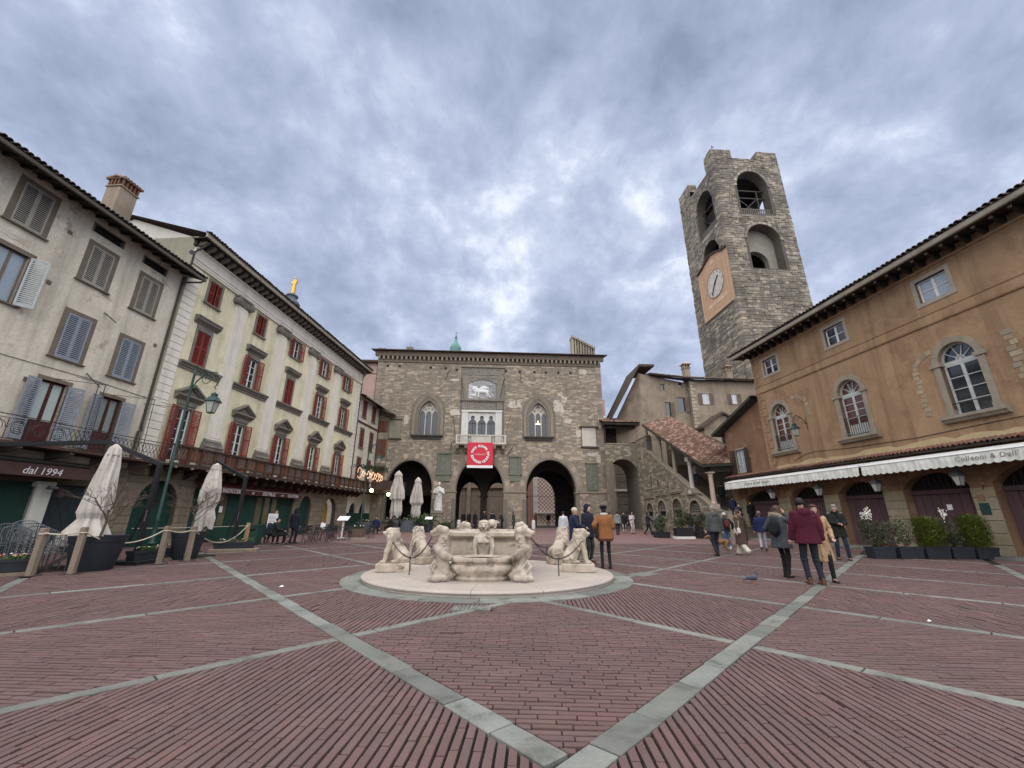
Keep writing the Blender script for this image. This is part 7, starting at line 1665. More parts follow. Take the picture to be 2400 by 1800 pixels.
# flower boxes
def flowerbox(x, y, rz, lb, cols, w=.8):
    t = planter('flower_box', lb, x, y, w, .3, .27, potm, rz, 'long flower boxes on the terrace', .88, 'flower box'); t.location.z += .1
    MB().box(-w/2-.05, w/2+.05, -.22, .22, -.1, -.03).obj('board', wood, t)
    b = leaves(MB(), (0, 0, .32), (w*.45, .13, .06), 160, .07, rnd, 'box'); b.obj('foliage', leafg, t, kind='stuff')
    for m_ in cols:
        b = MB(); [b.ball((rnd.uniform(-w*.42, w*.42), rnd.uniform(-.1, .1), rnd.uniform(.33, .39)), rnd.uniform(.016, .028), 6, 4, (1, 1, .6)) for i in range(9)]; b.obj('flowers', m_, t, kind='stuff')
flowerbox(-12.05, 10.75, R(52), 'dark flower box with orange and white pansies at the left edge', (petalo, petalw, petalv)); flowerbox(-11.2, 13.5, R(80), 'dark flower box with pale flowers on a low board between the two planters', (petalw,), .75); flowerbox(-11.35, 14.4, R(80), 'second dark flower box behind the low board, beside the smaller planter', (petalw,), .6); flowerbox(-11.6, 17.9, R(25), 'pair end flower box on a low platform under the hanging rope, left one', (petalw,), .8); flowerbox(-10.95, 18.15, R(20), 'flower box on a low platform under the hanging rope, right one', (petalw,), .7)
tag(block(1.7, .6, .12).obj('platform', wood, None), 'low wooden platform carrying two flower boxes under the rope', 'platform').location = (-11.25, 18.0, 0); bpy.data.objects['platform'].rotation_euler.z = R(22)
# closed parasols
def parasol(label, x, y, prof, seed, lean=(0, 0), base=True, n=8):
    t = thing('closed_parasol', label, 'parasol', gp(x, y), seed*1.3, 'closed canvas parasols'); t.rotation_euler = (R(lean[0]), R(lean[1]), seed*1.3)
    zt = prof[-1][1]; rs = random.Random(seed); ph = [rs.uniform(0, 6.28) for _ in range(4)]
    MB().cyl((0, 0, 0), (0, 0, zt), .03, .028, 10).obj('pole', newwood, t)
    MB().box(-.4, .4, -.4, .4, 0, .06).obj('base', iron, t) if base else None
    fn = lambda a, z: 1+(.17+.10*math.sin(z*2.1+ph[0]))*math.cos(n*a+1.2*math.sin(z*1.3+ph[1]))+.10*math.cos(3*a+ph[2]+z)+.05*math.cos(19*a+ph[3]+3*z)
    pr = []
    for i in range(len(prof)-1):
        (r0, z0), (r1, z1) = prof[i], prof[i+1]; k = 5
        for j in range(k): f = j/k; pr.append((r0+(r1-r0)*f, z0+(z1-z0)*f))
    pr.append(prof[-1])
    b = MB().lathe(pr, 96, (0, 0, 0), fn)
    b.f = [f for f in b.f if len(f) == 4]
    # ragged hem
    m = 96
    for i in range(m): p = b.v[i]; b.v[i] = (p[0], p[1], p[2]+.10*math.cos(n*2*math.pi*i/m*.5+ph[1])+.05*math.sin(5*2*math.pi*i/m+ph[2]))
    b.obj('canopy', cloth, t, True)
    MB().lathe([(.16, zt-.28), (.15, zt-.2), (.07, zt-.02), (.03, zt+.03), (.001, zt+.035)], 24, (0, 0, 0), lambda a, z: 1+.12*math.cos(8*a)).obj('cap', cloth, t, True)
    zz = [z for r_, z in prof if r_ == min(q[0] for q in prof[1:-2])][0]
    MB().tube([((min(q[0] for q in prof[1:-2])*1.12)*math.cos(a), (min(q[0] for q in prof[1:-2])*1.12)*math.sin(a), zz) for a in [2*math.pi*i/20 for i in range(20)]], .014, 5, True).obj('tie', ropem, t)
parasol('large closed beige parasol with draped hem behind the leaning rope posts, front left', -11.95, 12.35, [(.54, .5), (.46, .85), (.27, 1.28), (.34, 1.45), (.30, 2.0), (.21, 2.7), (.15, 3.1), (.12, 3.3), (.05, 3.40)], 1, (0, 1))
parasol('closed beige parasol beside the smaller round planter and bare tree', -11.15, 15.8, [(.22, .95), (.26, 1.3), (.20, 1.62), (.30, 1.9), (.31, 2.25), (.24, 2.7), (.15, 3.05), (.12, 3.2), (.04, 3.25)], 2)
parasol('tallest closed pale parasol in front of the left palace arch', -10.35, 38.5, [(.42, 1.25), (.50, 1.7), (.38, 2.6), (.55, 2.75), (.5, 3.5), (.36, 4.4), (.30, 4.75), (.34, 4.85), (.2, 5.1), (.04, 5.25)], 3)
parasol('closed pale parasol right of the tallest one, in front of the left palace arch', -8.75, 39.5, [(.3, 1.1), (.4, 1.6), (.36, 2.2), (.52, 2.45), (.45, 3.1), (.33, 3.9), (.27, 4.25), (.30, 4.35), (.2, 4.6), (.04, 4.75)], 4)
# black cantilever parasol masts with their long folded arms
def mast(x, y, pts, lb):
    t = thing('cantilever_mast', lb, 'parasol mast', (x, y, 0), 0, 'black cantilever masts'); P0 = Vector((x, y, 0))
    MB().bar((0, 0, .0), (.02, 0, 2.95), .12, .12).obj('mast', blackm, t); MB().box(-.5, .5, -.5, .5, 0, .1).obj('base', blackm, t)
    b = MB(); [b.bar(Vector(a)-P0, Vector(c)-P0, .10, .13) for a, c in zip(pts, pts[1:])]; b.obj('arm', blackm, t)
    b = MB(); b.bar((-.35, .0, .5), (.0, 0, 1.9), .05); b.cyl((.0, -.1, 1.55), (0, .1, 1.55), .06, .06, 8); b.obj('strut', blackm, t); MB().cyl((.05, -.08, 1.2), (.05, -.08, 1.55), .02, .02, 8).obj('crank_handle', chairm, t)
mast(-11.35, 13.45, [(-11.25, 13.45, 2.93), (-12.95, 13.2, 3.62), (-17.5, 12.8, 3.42)], 'black cantilever mast by the very large planter, arm reaching out left')
mast(-11.75, 18.6, [(-11.65, 18.6, 2.93), (-13.4, 18.9, 3.72)], 'black cantilever mast by the pastry shop, arm slanting up over the smaller parasol')
# chairs
def arm_chair():
    t = thing('stacking_chair', '', 'chair', (0, 0, -50)); b = MB(); r = .013
    for s in (-1, 1):
        O('leg', MB().tube([(s*.25, -.24, 0), (s*.25, -.22, .42), (s*.27, -.2, .64), (s*.27, .0, .67), (s*.25, .2, .66)], r, 6).mesh('leg', True), chairm, t)
        O('leg', MB().tube([(s*.23, .26, 0), (s*.23, .2, .42), (s*.22, .27, .85)], r, 6).mesh('leg', True), chairm, t)
    b = MB(); b.tube([(-.22, .27, .85), (-.12, .3, .91), (.12, .3, .91), (.22, .27, .85)], r, 6)
    for i in range(9): x = -.19+.0475*i; b.tube([(x, .21, .45), (x, .24, .6), (x, .28, .89)], .006, 4)
    b.obj('backrest', chairm, t); b = MB(); b.tube([(-.23, -.22, .44), (.23, -.22, .44), (.23, .2, .43), (-.23, .2, .43)], .012, 5, True)
    for i in range(9): x = -.2+.05*i; b.bar((x, -.22, .44), (x, .2, .43), .022, .006)
    b.obj('seat', chairm, t); return t
ac = arm_chair()
for k in range(6):
    od = ('lowest', 'second lowest', 'third', 'fourth', 'fifth', 'topmost')[k]; lb = od+' grey tubular armchair in the stack behind the leftmost rope posts'
    loc = (-11.9-.11*k, 11.55-.06*k, .065*k)
    if k == 0: ac.location = loc; ac.rotation_euler.z = R(60); ac['label'] = lb; ac['group'] = 'stacked grey armchairs'
    else: dup(ac, loc, R(60), lb, 'stacked grey armchairs')
    if k < 5: dup(ac, (-12.9-.11*k, 11.9-.06*k, .06*k), R(60), ('lowest', 'second lowest', 'third', 'fourth', 'topmost')[k]+' grey armchair in the second stack beside the green panel', 'second stack of grey armchairs')
def bistro_chair():
    t = thing('bistro_chair', '', 'chair', (0, 0, -50)); 
    for s in (-1, 1):
        O('leg', MB().bar((s*.2, -.24, 0), (s*.2, .2, .46), .018, .012).mesh('leg'), chaird, t); O('leg', MB().bar((s*.18, .26, 0), (s*.18, -.18, .46), .018, .012).bar((s*.18, .2, .46), (s*.18, .24, .84), .018).mesh('leg'), chaird, t)
    MB().box(-.2, .2, -.2, .2, .45, .465).obj('seat', chaird, t); b = MB(); [b.box(-.19, .19, .215, .23, .58+.1*i, .64+.1*i) for i in range(3)]; b.obj('backrest', chaird, t); return t
def bistro_table():
    t = thing('bistro_table', '', 'table', (0, 0, -50)); MB().cyl((0, 0, .715), (0, 0, .735), .34, .34, 20).obj('table_top', chaird, t)
    for s in (-1, 1): O('leg', MB().bar((s*.26, -.24, 0), (s*.22, .22, .715), .02, .012).bar((s*.24, .24, 0), (s*.2, -.22, .715), .02, .012).mesh('leg'), chaird, t)
    return t
bc, bt = bistro_chair(), bistro_table(); fc, ft = True, True
tabs = [(-11.1, 23.0, 'dark bistro table with seated customers by the standing hooded person'), (-10.6, 24.6, 'dark bistro table holding a white menu card, nearest the fountain side'), (-11.4, 26.2, 'dark bistro table in the middle of the terrace beside the ochre arch'), (-10.3, 26.9, 'dark bistro table right of the ochre arch near the brown planter'), (-11.6, 28.8, 'dark bistro table by the white pedestal menu stand'), (-9.8, 29.4, 'dark bistro table just behind the brown planter'), (-11.0, 32.5, 'dark bistro table behind the grey planters, near the second lamp'), (-9.6, 34.0, 'dark bistro table under the closed parasols')]
for i, (x, y, lb) in enumerate(tabs):
    if i == 0: bt.location = gp(x, y); bt['label'] = lb; bt['group'] = 'bistro tables'
    else: dup(bt, gp(x, y), i*.7, lb, 'bistro tables')
    for k in range(3):
        a = i*1.1+k*2.1; rz = -a+math.pi; cx, cy = x+.62*math.cos(a), y+.62*math.sin(a); rz = math.atan2(-math.cos(a), math.sin(a)) if False else a+math.pi/2+math.pi
        dx_ = (cx*y-cy*x)/math.hypot(x, y); sd_ = 'left side' if dx_ < -.32 else 'right side' if dx_ > .32 else 'near side' if math.hypot(cx, cy) < math.hypot(x, y) else 'far side'; l2 = 'dark bistro chair on the '+sd_+' of the table '+('with seated customers', 'holding a white menu card', 'beside the ochre arch', 'right of the ochre arch', 'by the menu stand', 'behind the brown planter', 'behind the grey planters', 'under the tall parasols')[i]
        if fc: bc.location = gp(cx, cy); bc.rotation_euler.z = rz; bc['label'] = l2; bc['group'] = 'bistro chairs'; fc = False
        else: dup(bc, gp(cx, cy), rz, l2, 'bistro chairs')
def menu(x, y, z, lb): tag(MB().add([(-.08, 0, 0), (.08, 0, 0), (.08, .05, .26), (-.08, .05, .26), (-.08, .1, 0), (.08, .1, 0)], [(0, 1, 2, 3), (3, 2, 5, 4)]).obj('menu_card', whiteb, None), lb, 'menu card').location = (x, y, z)
menu(-10.6, 24.6, .735, 'white menu card standing on a terrace table'); menu(-11.4, 26.2, .76, 'white menu card on the table beside the ochre arch')
t = thing('menu_stand', 'white menu stand with slanted board on a pedestal, terrace right end', 'menu stand', gp(-10.95, 28.3)); MB().cyl((0, 0, 0), (0, 0, 1.15), .05, .05, 8).box(-.2, .2, -.2, .2, 0, .05).obj('post', whiteb, t); MB().add([(-.35, -.22, 1.12), (.35, -.22, 1.12), (.35, .22, 1.36), (-.35, .22, 1.36), (-.35, -.22, 1.08), (.35, -.22, 1.08), (.35, .22, 1.32), (-.35, .22, 1.32)], [(0, 1, 2, 3), (4, 5, 6, 7), (0, 1, 5, 4), (2, 3, 7, 6)]).obj('board', whiteb, t)
t = thing('menu_board', 'white menu poster board standing before the dark green door', 'menu board', gp(-12.6, 22.9)); MB().box(-.25, .25, -.02, .02, .75, 1.5).obj('poster', whiteb, t); b = MB(); [b.box(-.18, .1+.06*(i % 3), -.025, -.02, 1.38-.07*i, 1.40-.07*i) for i in range(8)]; b.obj('printed_lines', flat('print_grey', (.2, .2, .22), .8), t); MB().bar((-.22, 0, 0), (-.22, 0, .75), .03).bar((.22, 0, 0), (.22, 0, .75), .03).obj('legs', iron, t)
t = thing('litter_bin', 'dark green rectangular litter bin left of the seated customers', 'bin', gp(-13.0, 22.1)); MB().box(-.3, .3, -.25, .25, .05, .88).box(-.33, .33, -.28, .28, .88, .95).box(-.26, .26, -.21, .21, 0, .05).obj('bin_body', potgrey if False else greenm, t); MB().box(-.2, .2, -.255, -.25, .66, .78).obj('slot', darkm, t)
# planters on the far terrace
for i, (x, y, w, h, m_, lb) in enumerate([(-9.75, 27.6, .95, .62, potbrown, 'brown stone planter on a pale plinth at the terrace end, nearest one'), (-10.6, 36.5, 1.0, .72, potbrown, 'brown stone planter with small white flowers left of the grey boxes'), (-11.8, 35.0, 1.15, .85, potgrey, 'blue grey box planter farthest left, beside the second green lamp'), (-10.25, 37.3, 1.15, 1.0, potgrey, 'blue grey box planter below the tallest closed parasol'), (-8.95, 37.6, 1.15, .95, potgrey, 'blue grey box planter between the two pale parasols'), (-7.6, 37.9, 1.5, .85, potm, 'long dark planter full of fern like leaves by the statue')]):
    t = planter('box_planter', lb, x, y, w, .55, h, m_, R(3), 'box planters of the terrace'); r2 = random.Random(i)
    if i in (0, 1): MB().box(-w*.6, w*.6, -.4, .4, -.02, .1).obj('plinth', fasc, t)
    if i < 5:
        leaves(MB(), (0, 0, h+.05), (w*.45, .22, .13), 260, .12, r2, 'box').obj('foliage', leafd, t, kind='stuff'); b = MB(); [b.ball((r2.uniform(-w*.4, w*.4), r2.uniform(-.2, .2), h+r2.uniform(.1, .2)), .03, 6, 4) for _ in range(7)]; b.obj('flowers', petalw, t, kind='stuff')
def fern(x, y, z, s, seed, lb, mat=leafg):
    t = thing('fern_bush', lb, 'plant', (x, y, z), 0, 'arching green bushes by the statue'); r2 = random.Random(seed); b = MB(); st = MB()
    for i in range(34):
        a = r2.uniform(0, 6.28); ln = s*r2.uniform(.6, 1.1); up = r2.uniform(.5, 1.3); pts = []
        for k in range(8): f = k/7; pts.append(Vector((math.cos(a)*ln*f*.8, math.sin(a)*ln*f*.8, ln*(up*f-.75*f*f))))
        st.tube(pts, .008, 4)
        for k in range(1, 8):
            for sd in (-1, 1):
                d = (pts[k]-pts[k-1]).normalized(); q = d.cross(Vector((0, 0, 1))).normalized()*sd; l = .17*s*(1-.4*k/8); e = pts[k]+q*l+d*l*.4-Vector((0, 0, .05*s)); m_ = pts[k].lerp(e, .5)
                b.add([pts[k], m_+d*.035*s, e, m_-d*.03*s], [(0, 1, 2, 3)])
    b.obj('foliage', mat, t, kind='stuff'); st.obj('stems', leafd, t)
fern(-8.0, 37.9, .95, 1.25, 1, 'arching fern bush in the long dark planter, left one'); fern(-7.2, 38.0, .95, 1.3, 2, 'arching fern bush in the long dark planter, right one'); fern(-6.1, 40.5, .3, 1.55, 3, 'green bush at the foot of the statue pedestal, right', leafd); fern(-9.6, 37.4, .9, .6, 4, 'small green bush between two blue grey planters')
fern(-6.7, 40.0, .2, 1.3, 5, 'green bush directly before the statue pedestal')
t = thing('info_lectern', 'small white information panel on a thin post before the bushes', 'sign', gp(-6.95, 36.5)); MB().cyl((0, 0, 0), (0, 0, 1.1), .03, .03, 8).obj('post', chairm, t); MB().add([(-.3, -.2, 1.08), (.3, -.2, 1.08), (.3, .18, 1.26), (-.3, .18, 1.26), (-.3, -.2, 1.05), (.3, -.2, 1.05), (.3, .18, 1.23), (-.3, .18, 1.23)], [(0, 1, 2, 3), (4, 5, 6, 7), (0, 1, 5, 4), (2, 3, 7, 6)]).obj('panel', whiteb, t)
bol = None
for x, y, lb in ((-5.5, 45.4, 'white stone bollard left of the middle palace arch'), (2.32, 45.8, 'white stone bollard at the right palace arch')):
    tag(O('bollard', cached('bol', lambda: MB().lathe([(.2, 0), (.2, .68), (.17, .8), (.1, .88), (.01, .91)], 18).mesh('bollard', True)), wm, None, loc=gp(x, y)), lb, 'bollard', 'white bollards')
# street lamps
def lamp(x, y, h, side, lb):
    t = thing('street_lamp', lb, 'street lamp', gp(x, y), 0, 'green lamp posts'); b = MB()
    b.lathe([(.15, 0), (.15, .1), (.10, .14), (.10, .5), (.12, .54), (.08, .6), (.06, 1.2), (.075, 1.24), (.052, 1.3), (.04, h-.3), (.05, h-.25), (.03, h-.2), (.03, h), (.05, h+.03), (.001, h+.08)], 14); b.obj('pole', greenm, t, True)
    s = side; b = MB(); b.tube([(0, 0, h-.9), (s*.15, 0, h-.55), (s*.45, 0, h-.22), (s*.8, 0, h-.22), (s*.95, 0, h-.45), (s*.9, 0, h-.7)], .022, 6); b.tube([(s*.5+s*.25*math.cos(a)*(1-a/13), 0, h-.48+.25*math.sin(a)*(1-a/13)) for a in [.5*i for i in range(20)]], .015, 5); b.tube([(s*.9, 0, h-.7), (s*.82, 0, h-.78), (s*.9, 0, h-.86)], .02, 5); b.bar((0, 0, h-.35), (s*.45, 0, h-.22), .02); b.obj('bracket', greenm, t)
    f, g = cached('ll', lambda: lantern_mesh(1.12)); O('lantern_frame', f, greenm, t, loc=(s*.9, 0, h-.86-.86)); O('lantern_glass', g, lampglass, t, loc=(s*.9, 0, h-.86-.86))
lamp(-11.5, 14.1, 6.55, 1, 'tall green lamp post with hanging lantern behind the very large planter'); lamp(-11.3, 32.6, 7.0, 1, 'tall green lamp post with hanging lantern before the narrow cream house')
# lit globes and lit script sign on the narrow house balcony
for x, y, z, lb in ((-13.35, 40.5, 3.75, 'lit globe lamp under the flower balcony, left one'), (-12.6, 43.6, 3.55, 'lit square lamp under the annex balcony, right one')):
    t = thing('lit_lamp', lb, 'lamp', (x, y, z), 0, 'lit lamps under the balcony'); MB().ball((0, 0, 0), .17, 12, 8).obj('globe', lamplit, t); MB().cyl((0, 0, .16), (0, 0, .6), .02, .02, 6).obj('stem', iron, t)
t = thing('lit_sign', 'glowing handwritten script sign on the flower balcony, left of the palace', 'sign', (-14.3, 38.8, 5.25), R(64)); b = MB()
xx = 0
for k, (aa, w) in enumerate(((.42, .7), (.2, .35), (.16, .3), (.3, .35), (.2, .3), (.38, .35), (.2, .3), (.4, .35), (.36, .3), (.18, .3))):
    b.tube([(xx+w*.5-w*.42*math.cos(q), -.02, aa*.9*math.sin(q*1.0)*(1 if k % 3 else 1.2)+.1*math.sin(2*q)-.03*k) for q in [.45*i for i in range(14)]], .017, 5); xx += w*.95
b.obj('script', flat('lit_script', (1, .62, .38), .5, 0, .55), t)
t2 = thing('balcony_garland', 'green garland of plants along the flower balcony above the lit sign', 'plant', (-14.3, 38.9, 5.8), R(64)); leaves(MB(), (2.0, 0, 0), (2.2, .22, .26), 900, .16, random.Random(3), 'box').obj('foliage', leafd, t2, kind='stuff')
t2 = thing('balcony_shelf', 'dark boxed balcony with flowers on the annex left of the palace', 'balcony', (-13.6, 41.5, 3.9), R(64)); MB().box(0, 4.2, -.5, .5, 0, .14).box(0, 4.2, -.5, -.44, .14, .95).obj('shelf', darkw, t2)
# statue
t = thing('poet_statue', 'white marble standing robed figure on a stone pedestal before the palace', 'statue', gp(-7.45, 43.6), R(4)); MB().box(-.62, .62, -.62, .62, 0, .3).box(-.5, .5, -.5, .5, .3, 1.55).box(-.6, .6, -.6, .6, 1.55, 1.75).obj('pedestal', mould, t)
def poet():
    s = SC(); s.loft([(0, 0, 0, .42, .36), (0, 0, .15, .40, .34), (.02, 0, .7, .33, .28), (.0, 0, 1.3, .36, .27), (0, 0, 1.75, .40, .27), (0, 0, 2.1, .43, .26), (0, 0, 2.3, .3, .22), (0, 0, 2.4, .12, .12)])
    s.cap((0, 0, 2.35), (0, -.02, 2.55), .1); s.ell((0, -.04, 2.68), (.15, .17, .2)); s.ell((0, .02, 2.76), (.17, .17, .13)); s.ell((0, -.16, 2.6), (.08, .07, .1))
    s.chain([(-.4, 0, 2.12), (-.5, -.1, 1.75), (-.28, -.36, 1.8)], [.14, .12, .09]); s.chain([(.4, 0, 2.12), (.5, -.12, 1.75), (.15, -.38, 1.95)], [.14, .12, .09]); s.m.box(-.3, .0, -.46, -.38, 1.7, 2.05)
    for i in range(9): a = -2.6+i*.42; s.chain([(.38*math.cos(a), .32*math.sin(a), .05), (.34*math.cos(a+.1), .28*math.sin(a+.1), .8), (.3*math.cos(a+.5), .25*math.sin(a+.5), 1.6)], [.07, .06, .04])
    s.chain([(.38, -.1, 2.1), (.1, -.28, 1.5), (-.3, -.2, .9), (-.4, .05, .3)], [.09, .1, .1, .08]); s.ell((-.14, -.34, .08), (.1, .2, .08)); s.ell((.16, -.3, .08), (.1, .2, .08))
    return s.mesh('figure', .035, 2)
O('figure', poet(), wm, t, loc=(0, 0, 1.75))
# planters on the right
PX = [(13.52, .80, 'first'), (14.5, .87, 'second'), (15.47, .88, 'third'), (16.38, .82, 'fourth'), (17.27, .81, 'fifth')]
plb = ['dark box planter at the left end of the row before the orange palazzo doors', 'dark box planter holding the sparse olive shrub', 'dark box planter holding the left yellow green bush', 'dark box planter holding the dark shrub between two bright bushes', 'dark box planter at the right end of the row, holding a bright bush']
for i, (x, w, _) in enumerate(PX): planter('box_planter', plb[i], x, 16.22, w, .42, .40, potm, R(0), 'box planters before the orange palazzo', .93)
def shrub(name, lb, x, y, z, r, mat, n, size, kind, seed, group='shrubs in the planters'):
    t = thing(name, lb, 'shrub', (x, y, z), 0, group); r2 = random.Random(seed); b = MB()
    if kind == 'leaf': leaves(b, (0, 0, r[2]), r, n, size, r2)
    else: blades(b, (0, 0, r[2]), r, n, size, r2); leaves(b, (0, 0, r[2]), (r[0]*.99, r[1]*.99, r[2]*.99), n, .06, r2)
    b.obj('foliage', mat, t, kind='stuff'); s = MB()
    for i in range(9): a = r2.uniform(0, 6.28); s.tube([(r2.uniform(-.1, .1)*r[0]*3, r2.uniform(-.05, .05), -.02), (r[0]*.4*math.cos(a), r[1]*.4*math.sin(a), r[2]*.8), (r[0]*.8*math.cos(a), r[1]*.8*math.sin(a), r[2]*1.5)], [.014, .01, .005], 5)
    s.obj('stems', bark, t); return t
shrub('dark_shrub', 'dark small leaved shrub in the left end planter, beside the paper notice door', 13.5, 16.22, .36, (.55, .34, .58), leafd, 1300, .085, 'leaf', 1)
shrub('olive_shrub', 'sparse grey olive shrub between the dark shrub and the bright bush', 14.5, 16.22, .36, (.48, .3, .58), leafs, 620, .09, 'leaf', 2)
shrub('bright_bush', 'yellow green grassy bush in the middle of the planter row', 15.5, 16.25, .36, (.55, .36, .54), leafy, 4600, .17, 'blade', 3)
shrub('dark_shrub', 'dark shrub squeezed between the two bright yellow green bushes', 16.3, 16.22, .36, (.36, .3, .50), leafd, 800, .09, 'leaf', 4)
shrub('bright_bush', 'yellow green grassy bush at the right end of the planter row', 17.2, 16.25, .36, (.56, .36, .58), leafy, 4800, .17, 'blade', 5)
for x, z, lb in ((13.25, 1.58, 'large white dried flower head rising from the left dark shrub'), (16.05, 1.56, 'large white dried flower head between the bright bushes')):
    t = thing('white_flower', lb, 'flower', (x, 16.05, z), .3, 'white flower heads'); b = MB(); r2 = random.Random(int(x*10))
    for k in range(60): d = Vector((r2.gauss(0, .06), r2.gauss(-.02, .04), r2.gauss(0, .095))); b.ball(d, r2.uniform(.014, .03), 6, 4, (1, .6, 1.4))
    b.obj('petals', petalw, t); MB().tube([(0, 0, 0), (.02, .08, -.5), (0, .15, -1.2)], .012, 5).obj('stalk', bark, t)
# planters at the stair foot
for x, y, w, h, s, lb, lb2, m_ in ((11.65, 29.6, 1.15, .52, (.72, .5, .78), 'black box planter on a white base holding the tall dark shrub by the stair', 'tall dark shrub in the black planter before the stair wall', leafd), (10.5, 30.6, 1.0, .38, (.55, .4, .55), 'low black box planter left of the tall dark shrub', 'low olive shrub left of the tall dark shrub', leafs), (13.2, 30.2, 1.0, .45, (.6, .4, .6), 'black box planter right of the tall dark shrub', 'olive shrub half hidden behind the man with the dog', leafs)):
    t = planter('box_planter', lb, x, y, w, .6, h, blackm, 0, 'box planters at the stair foot', .97); 
    if m_ is leafd: t.location.z += .16; MB().box(-w*.55, w*.55, -.35, .35, -.17, -.02).obj('plinth', whitep, t)
    shrub('shrub', lb2, x, y, h+gz(y), s, m_, 900, .13, 'leaf', int(x*10), 'shrubs at the stair foot')
# ------------------------------------------------------------------ people
def cl(name, c, bump=.35, isl=0): return M('cloth_'+name, c, tuple(v*.78 for v in c), sc=5, rough=.92, bump=bump*1.9, bsc=7.5, big=0, fine=.15, bdist=.06)
skin = M('skin', (.50, .31, .235), (.45, .26, .20), sc=8, rough=.55, bump=.05, big=0)
HAIR = dict(dark=(.018, .013, .011), brown=(.075, .038, .022), auburn=(.085, .03, .018), grey=(.24, .23, .22), blond=(.28, .19, .10))
def hairm(k): return M('hair_'+k, HAIR[k], sc=20, rough=.55, bump=.4, bsc=60, big=0)
eye_w, eye_d, lipm = flat('eye_white', (.62, .60, .56), .3), flat('eye_dark', (.02, .015, .012), .2), flat('lip', (.32, .10, .09), .5)
def ik(a, b, l1, l2, pole):
    a, b = Vector(a), Vector(b); d = b-a; L = min(d.length, (l1+l2)*.999); d.normalize(); b = a+d*L
    x = (l1*l1-l2*l2+L*L)/(2*L); h = math.sqrt(max(0, l1*l1-x*x)); p = Vector(pole); p = (p-d*p.dot(d)).normalized()
    return a+d*x+p*h, b
def person(label, x, y, face, h=1.75, z=None, coat=(.05, .05, .06), cn='c', hem=.82, legs=(.02, .02, .025), ln='l', shoes=(.02, .018, .016), hair='dark', hs='short', hat=None, feet=((-.10, 0), (.10, 0)), lift=(0, 0), hands=None, bulk=1.0, flare=1.0, near=False, hood=None, fur=False, scarf=None, bag=None, pack=None, seated=False, lean=0, slim=1.0, skirt=None, head=(0, 0), group=None, wide=False, phone=False):
    t = thing('person', label, 'person', (x, y, gz(y) if z is None else z), R(face), group); k = h/1.75; t.scale = (k, k, k)
    if seated: t.location.z -= .43*k
    vox = .0145 if near else .024
    ln_ = lambda p: Vector((p[0], p[1]-lean*max(0, p[2]-.9), p[2]))
    hip = [Vector((s*.095, 0, .91)) for s in (-1, 1)]
    sh = [ln_((s*.185, .01, 1.43)) for s in (-1, 1)]
    if seated:
        ft = [Vector((s*.12, -.42, .52)) for s in (-1, 1)]; kn = [Vector((s*.13, -.44, .93)) for s in (-1, 1)]
    else:
        ft = [Vector((feet[i][0], feet[i][1]*1.0, .085+lift[i])) for i in (0, 1)]; kn = []
        for i in (0, 1): q, e = ik(hip[i], ft[i], .43, .415, (0, -1, 0)); kn.append(q); ft[i] = e
    hands = hands or ((-.29, -.05, .80), (.29, -.05, .80)); el, hd = [], []
    for i in (0, 1):
        p = hands[i] or (((-1, 1)[i])*.27, -.06, .82); q, e = ik(sh[i], ln_(p), .285, .26, ((-1, 1)[i]*.5, .8, -.25) if p[2] < 1.3 else ((-1, 1)[i]*.45, -.15, -1)); el.append(q); hd.append(e)
    hc = ln_((0, -.02, 1.63)) + Vector((0, head[1]*-.05, 0)); HR = Matrix.Rotation(R(head[0]), 3, 'Z') @ Matrix.Rotation(R(head[1]*14), 3, 'X'); H_ = lambda p: hc+HR @ Vector(p)
    # one continuous body
    s = SC(); s.ell(hc, (.074, .092, .112), 16, 12); s.ell(H_((0, -.018, -.062)), (.055, .068, .058)); s.cap(H_((0, -.088, .008)), H_((0, -.112, -.028)), .011, .016)
    s.ell(H_((0, -.082, -.088)), (.025, .02, .02))
    for i in (-1, 1): s.ell(H_((i*.078, .008, -.012)), (.013, .02, .03)); s.cap(H_((i*.015, -.088, .026)), H_((i*.05, -.078, .026)), .009)
    s.cap(ln_((0, .015, 1.42)), ln_((0, .0, 1.56)), .052, .05)
    w = .92
    s.loft([(0, 0, .84, .15*w, .11*w), (0, -lean*.05, .95, .16*w, .11*w), (0, -lean*.2, 1.12, .13*w, .095*w), (0, -lean*.4+.01, 1.3, .16*w, .11*w), (0, -lean*.52+.01, 1.42, .15*w, .085*w), (0, -lean*.58, 1.47, .07, .06)])
    for i in (0, 1):
        s.chain([hip[i], kn[i], ft[i]], [.085*slim, .058*slim, .042*slim]); s.cap(ft[i]+Vector((0, .02, -.04)), ft[i]+Vector((0, -.14, -.055)), .035, .03)
        s.chain([sh[i], el[i], hd[i]], [.055, .042, .03]); d = (hd[i]-el[i]).normalized()
        # hand: palm, four fingers, thumb
        sd = d.cross(Vector((0, -1, .2))).normalized() if abs(d.y) < .9 else Vector((1, 0, 0)); cr = (Vector((0, -1, 0))-d*(-d.y)).normalized() if abs(d.y) < .9 else Vector((0, 0, -1))
        pm_ = hd[i]+d*.055; s.cap(hd[i]+d*.02, pm_, .028, .032)
        for f in range(4):
            o = sd*(-.027+.018*f); b0 = pm_+o+d*.02; L = (.036, .042, .040, .030)[f]; s.chain([b0, b0+d*L+cr*.008, b0+d*(L*1.45)+cr*.03], [.0105, .010, .009], 7)
        s.chain([hd[i]+d*.03-sd*.025, hd[i]+d*.06-sd*.047+cr*.012, hd[i]+d*.085-sd*.045+cr*.028], [.013, .012, .010], 7)
    O('body', s.mesh('body', .0105 if near else .02, 1 if near else 1), skin, t)
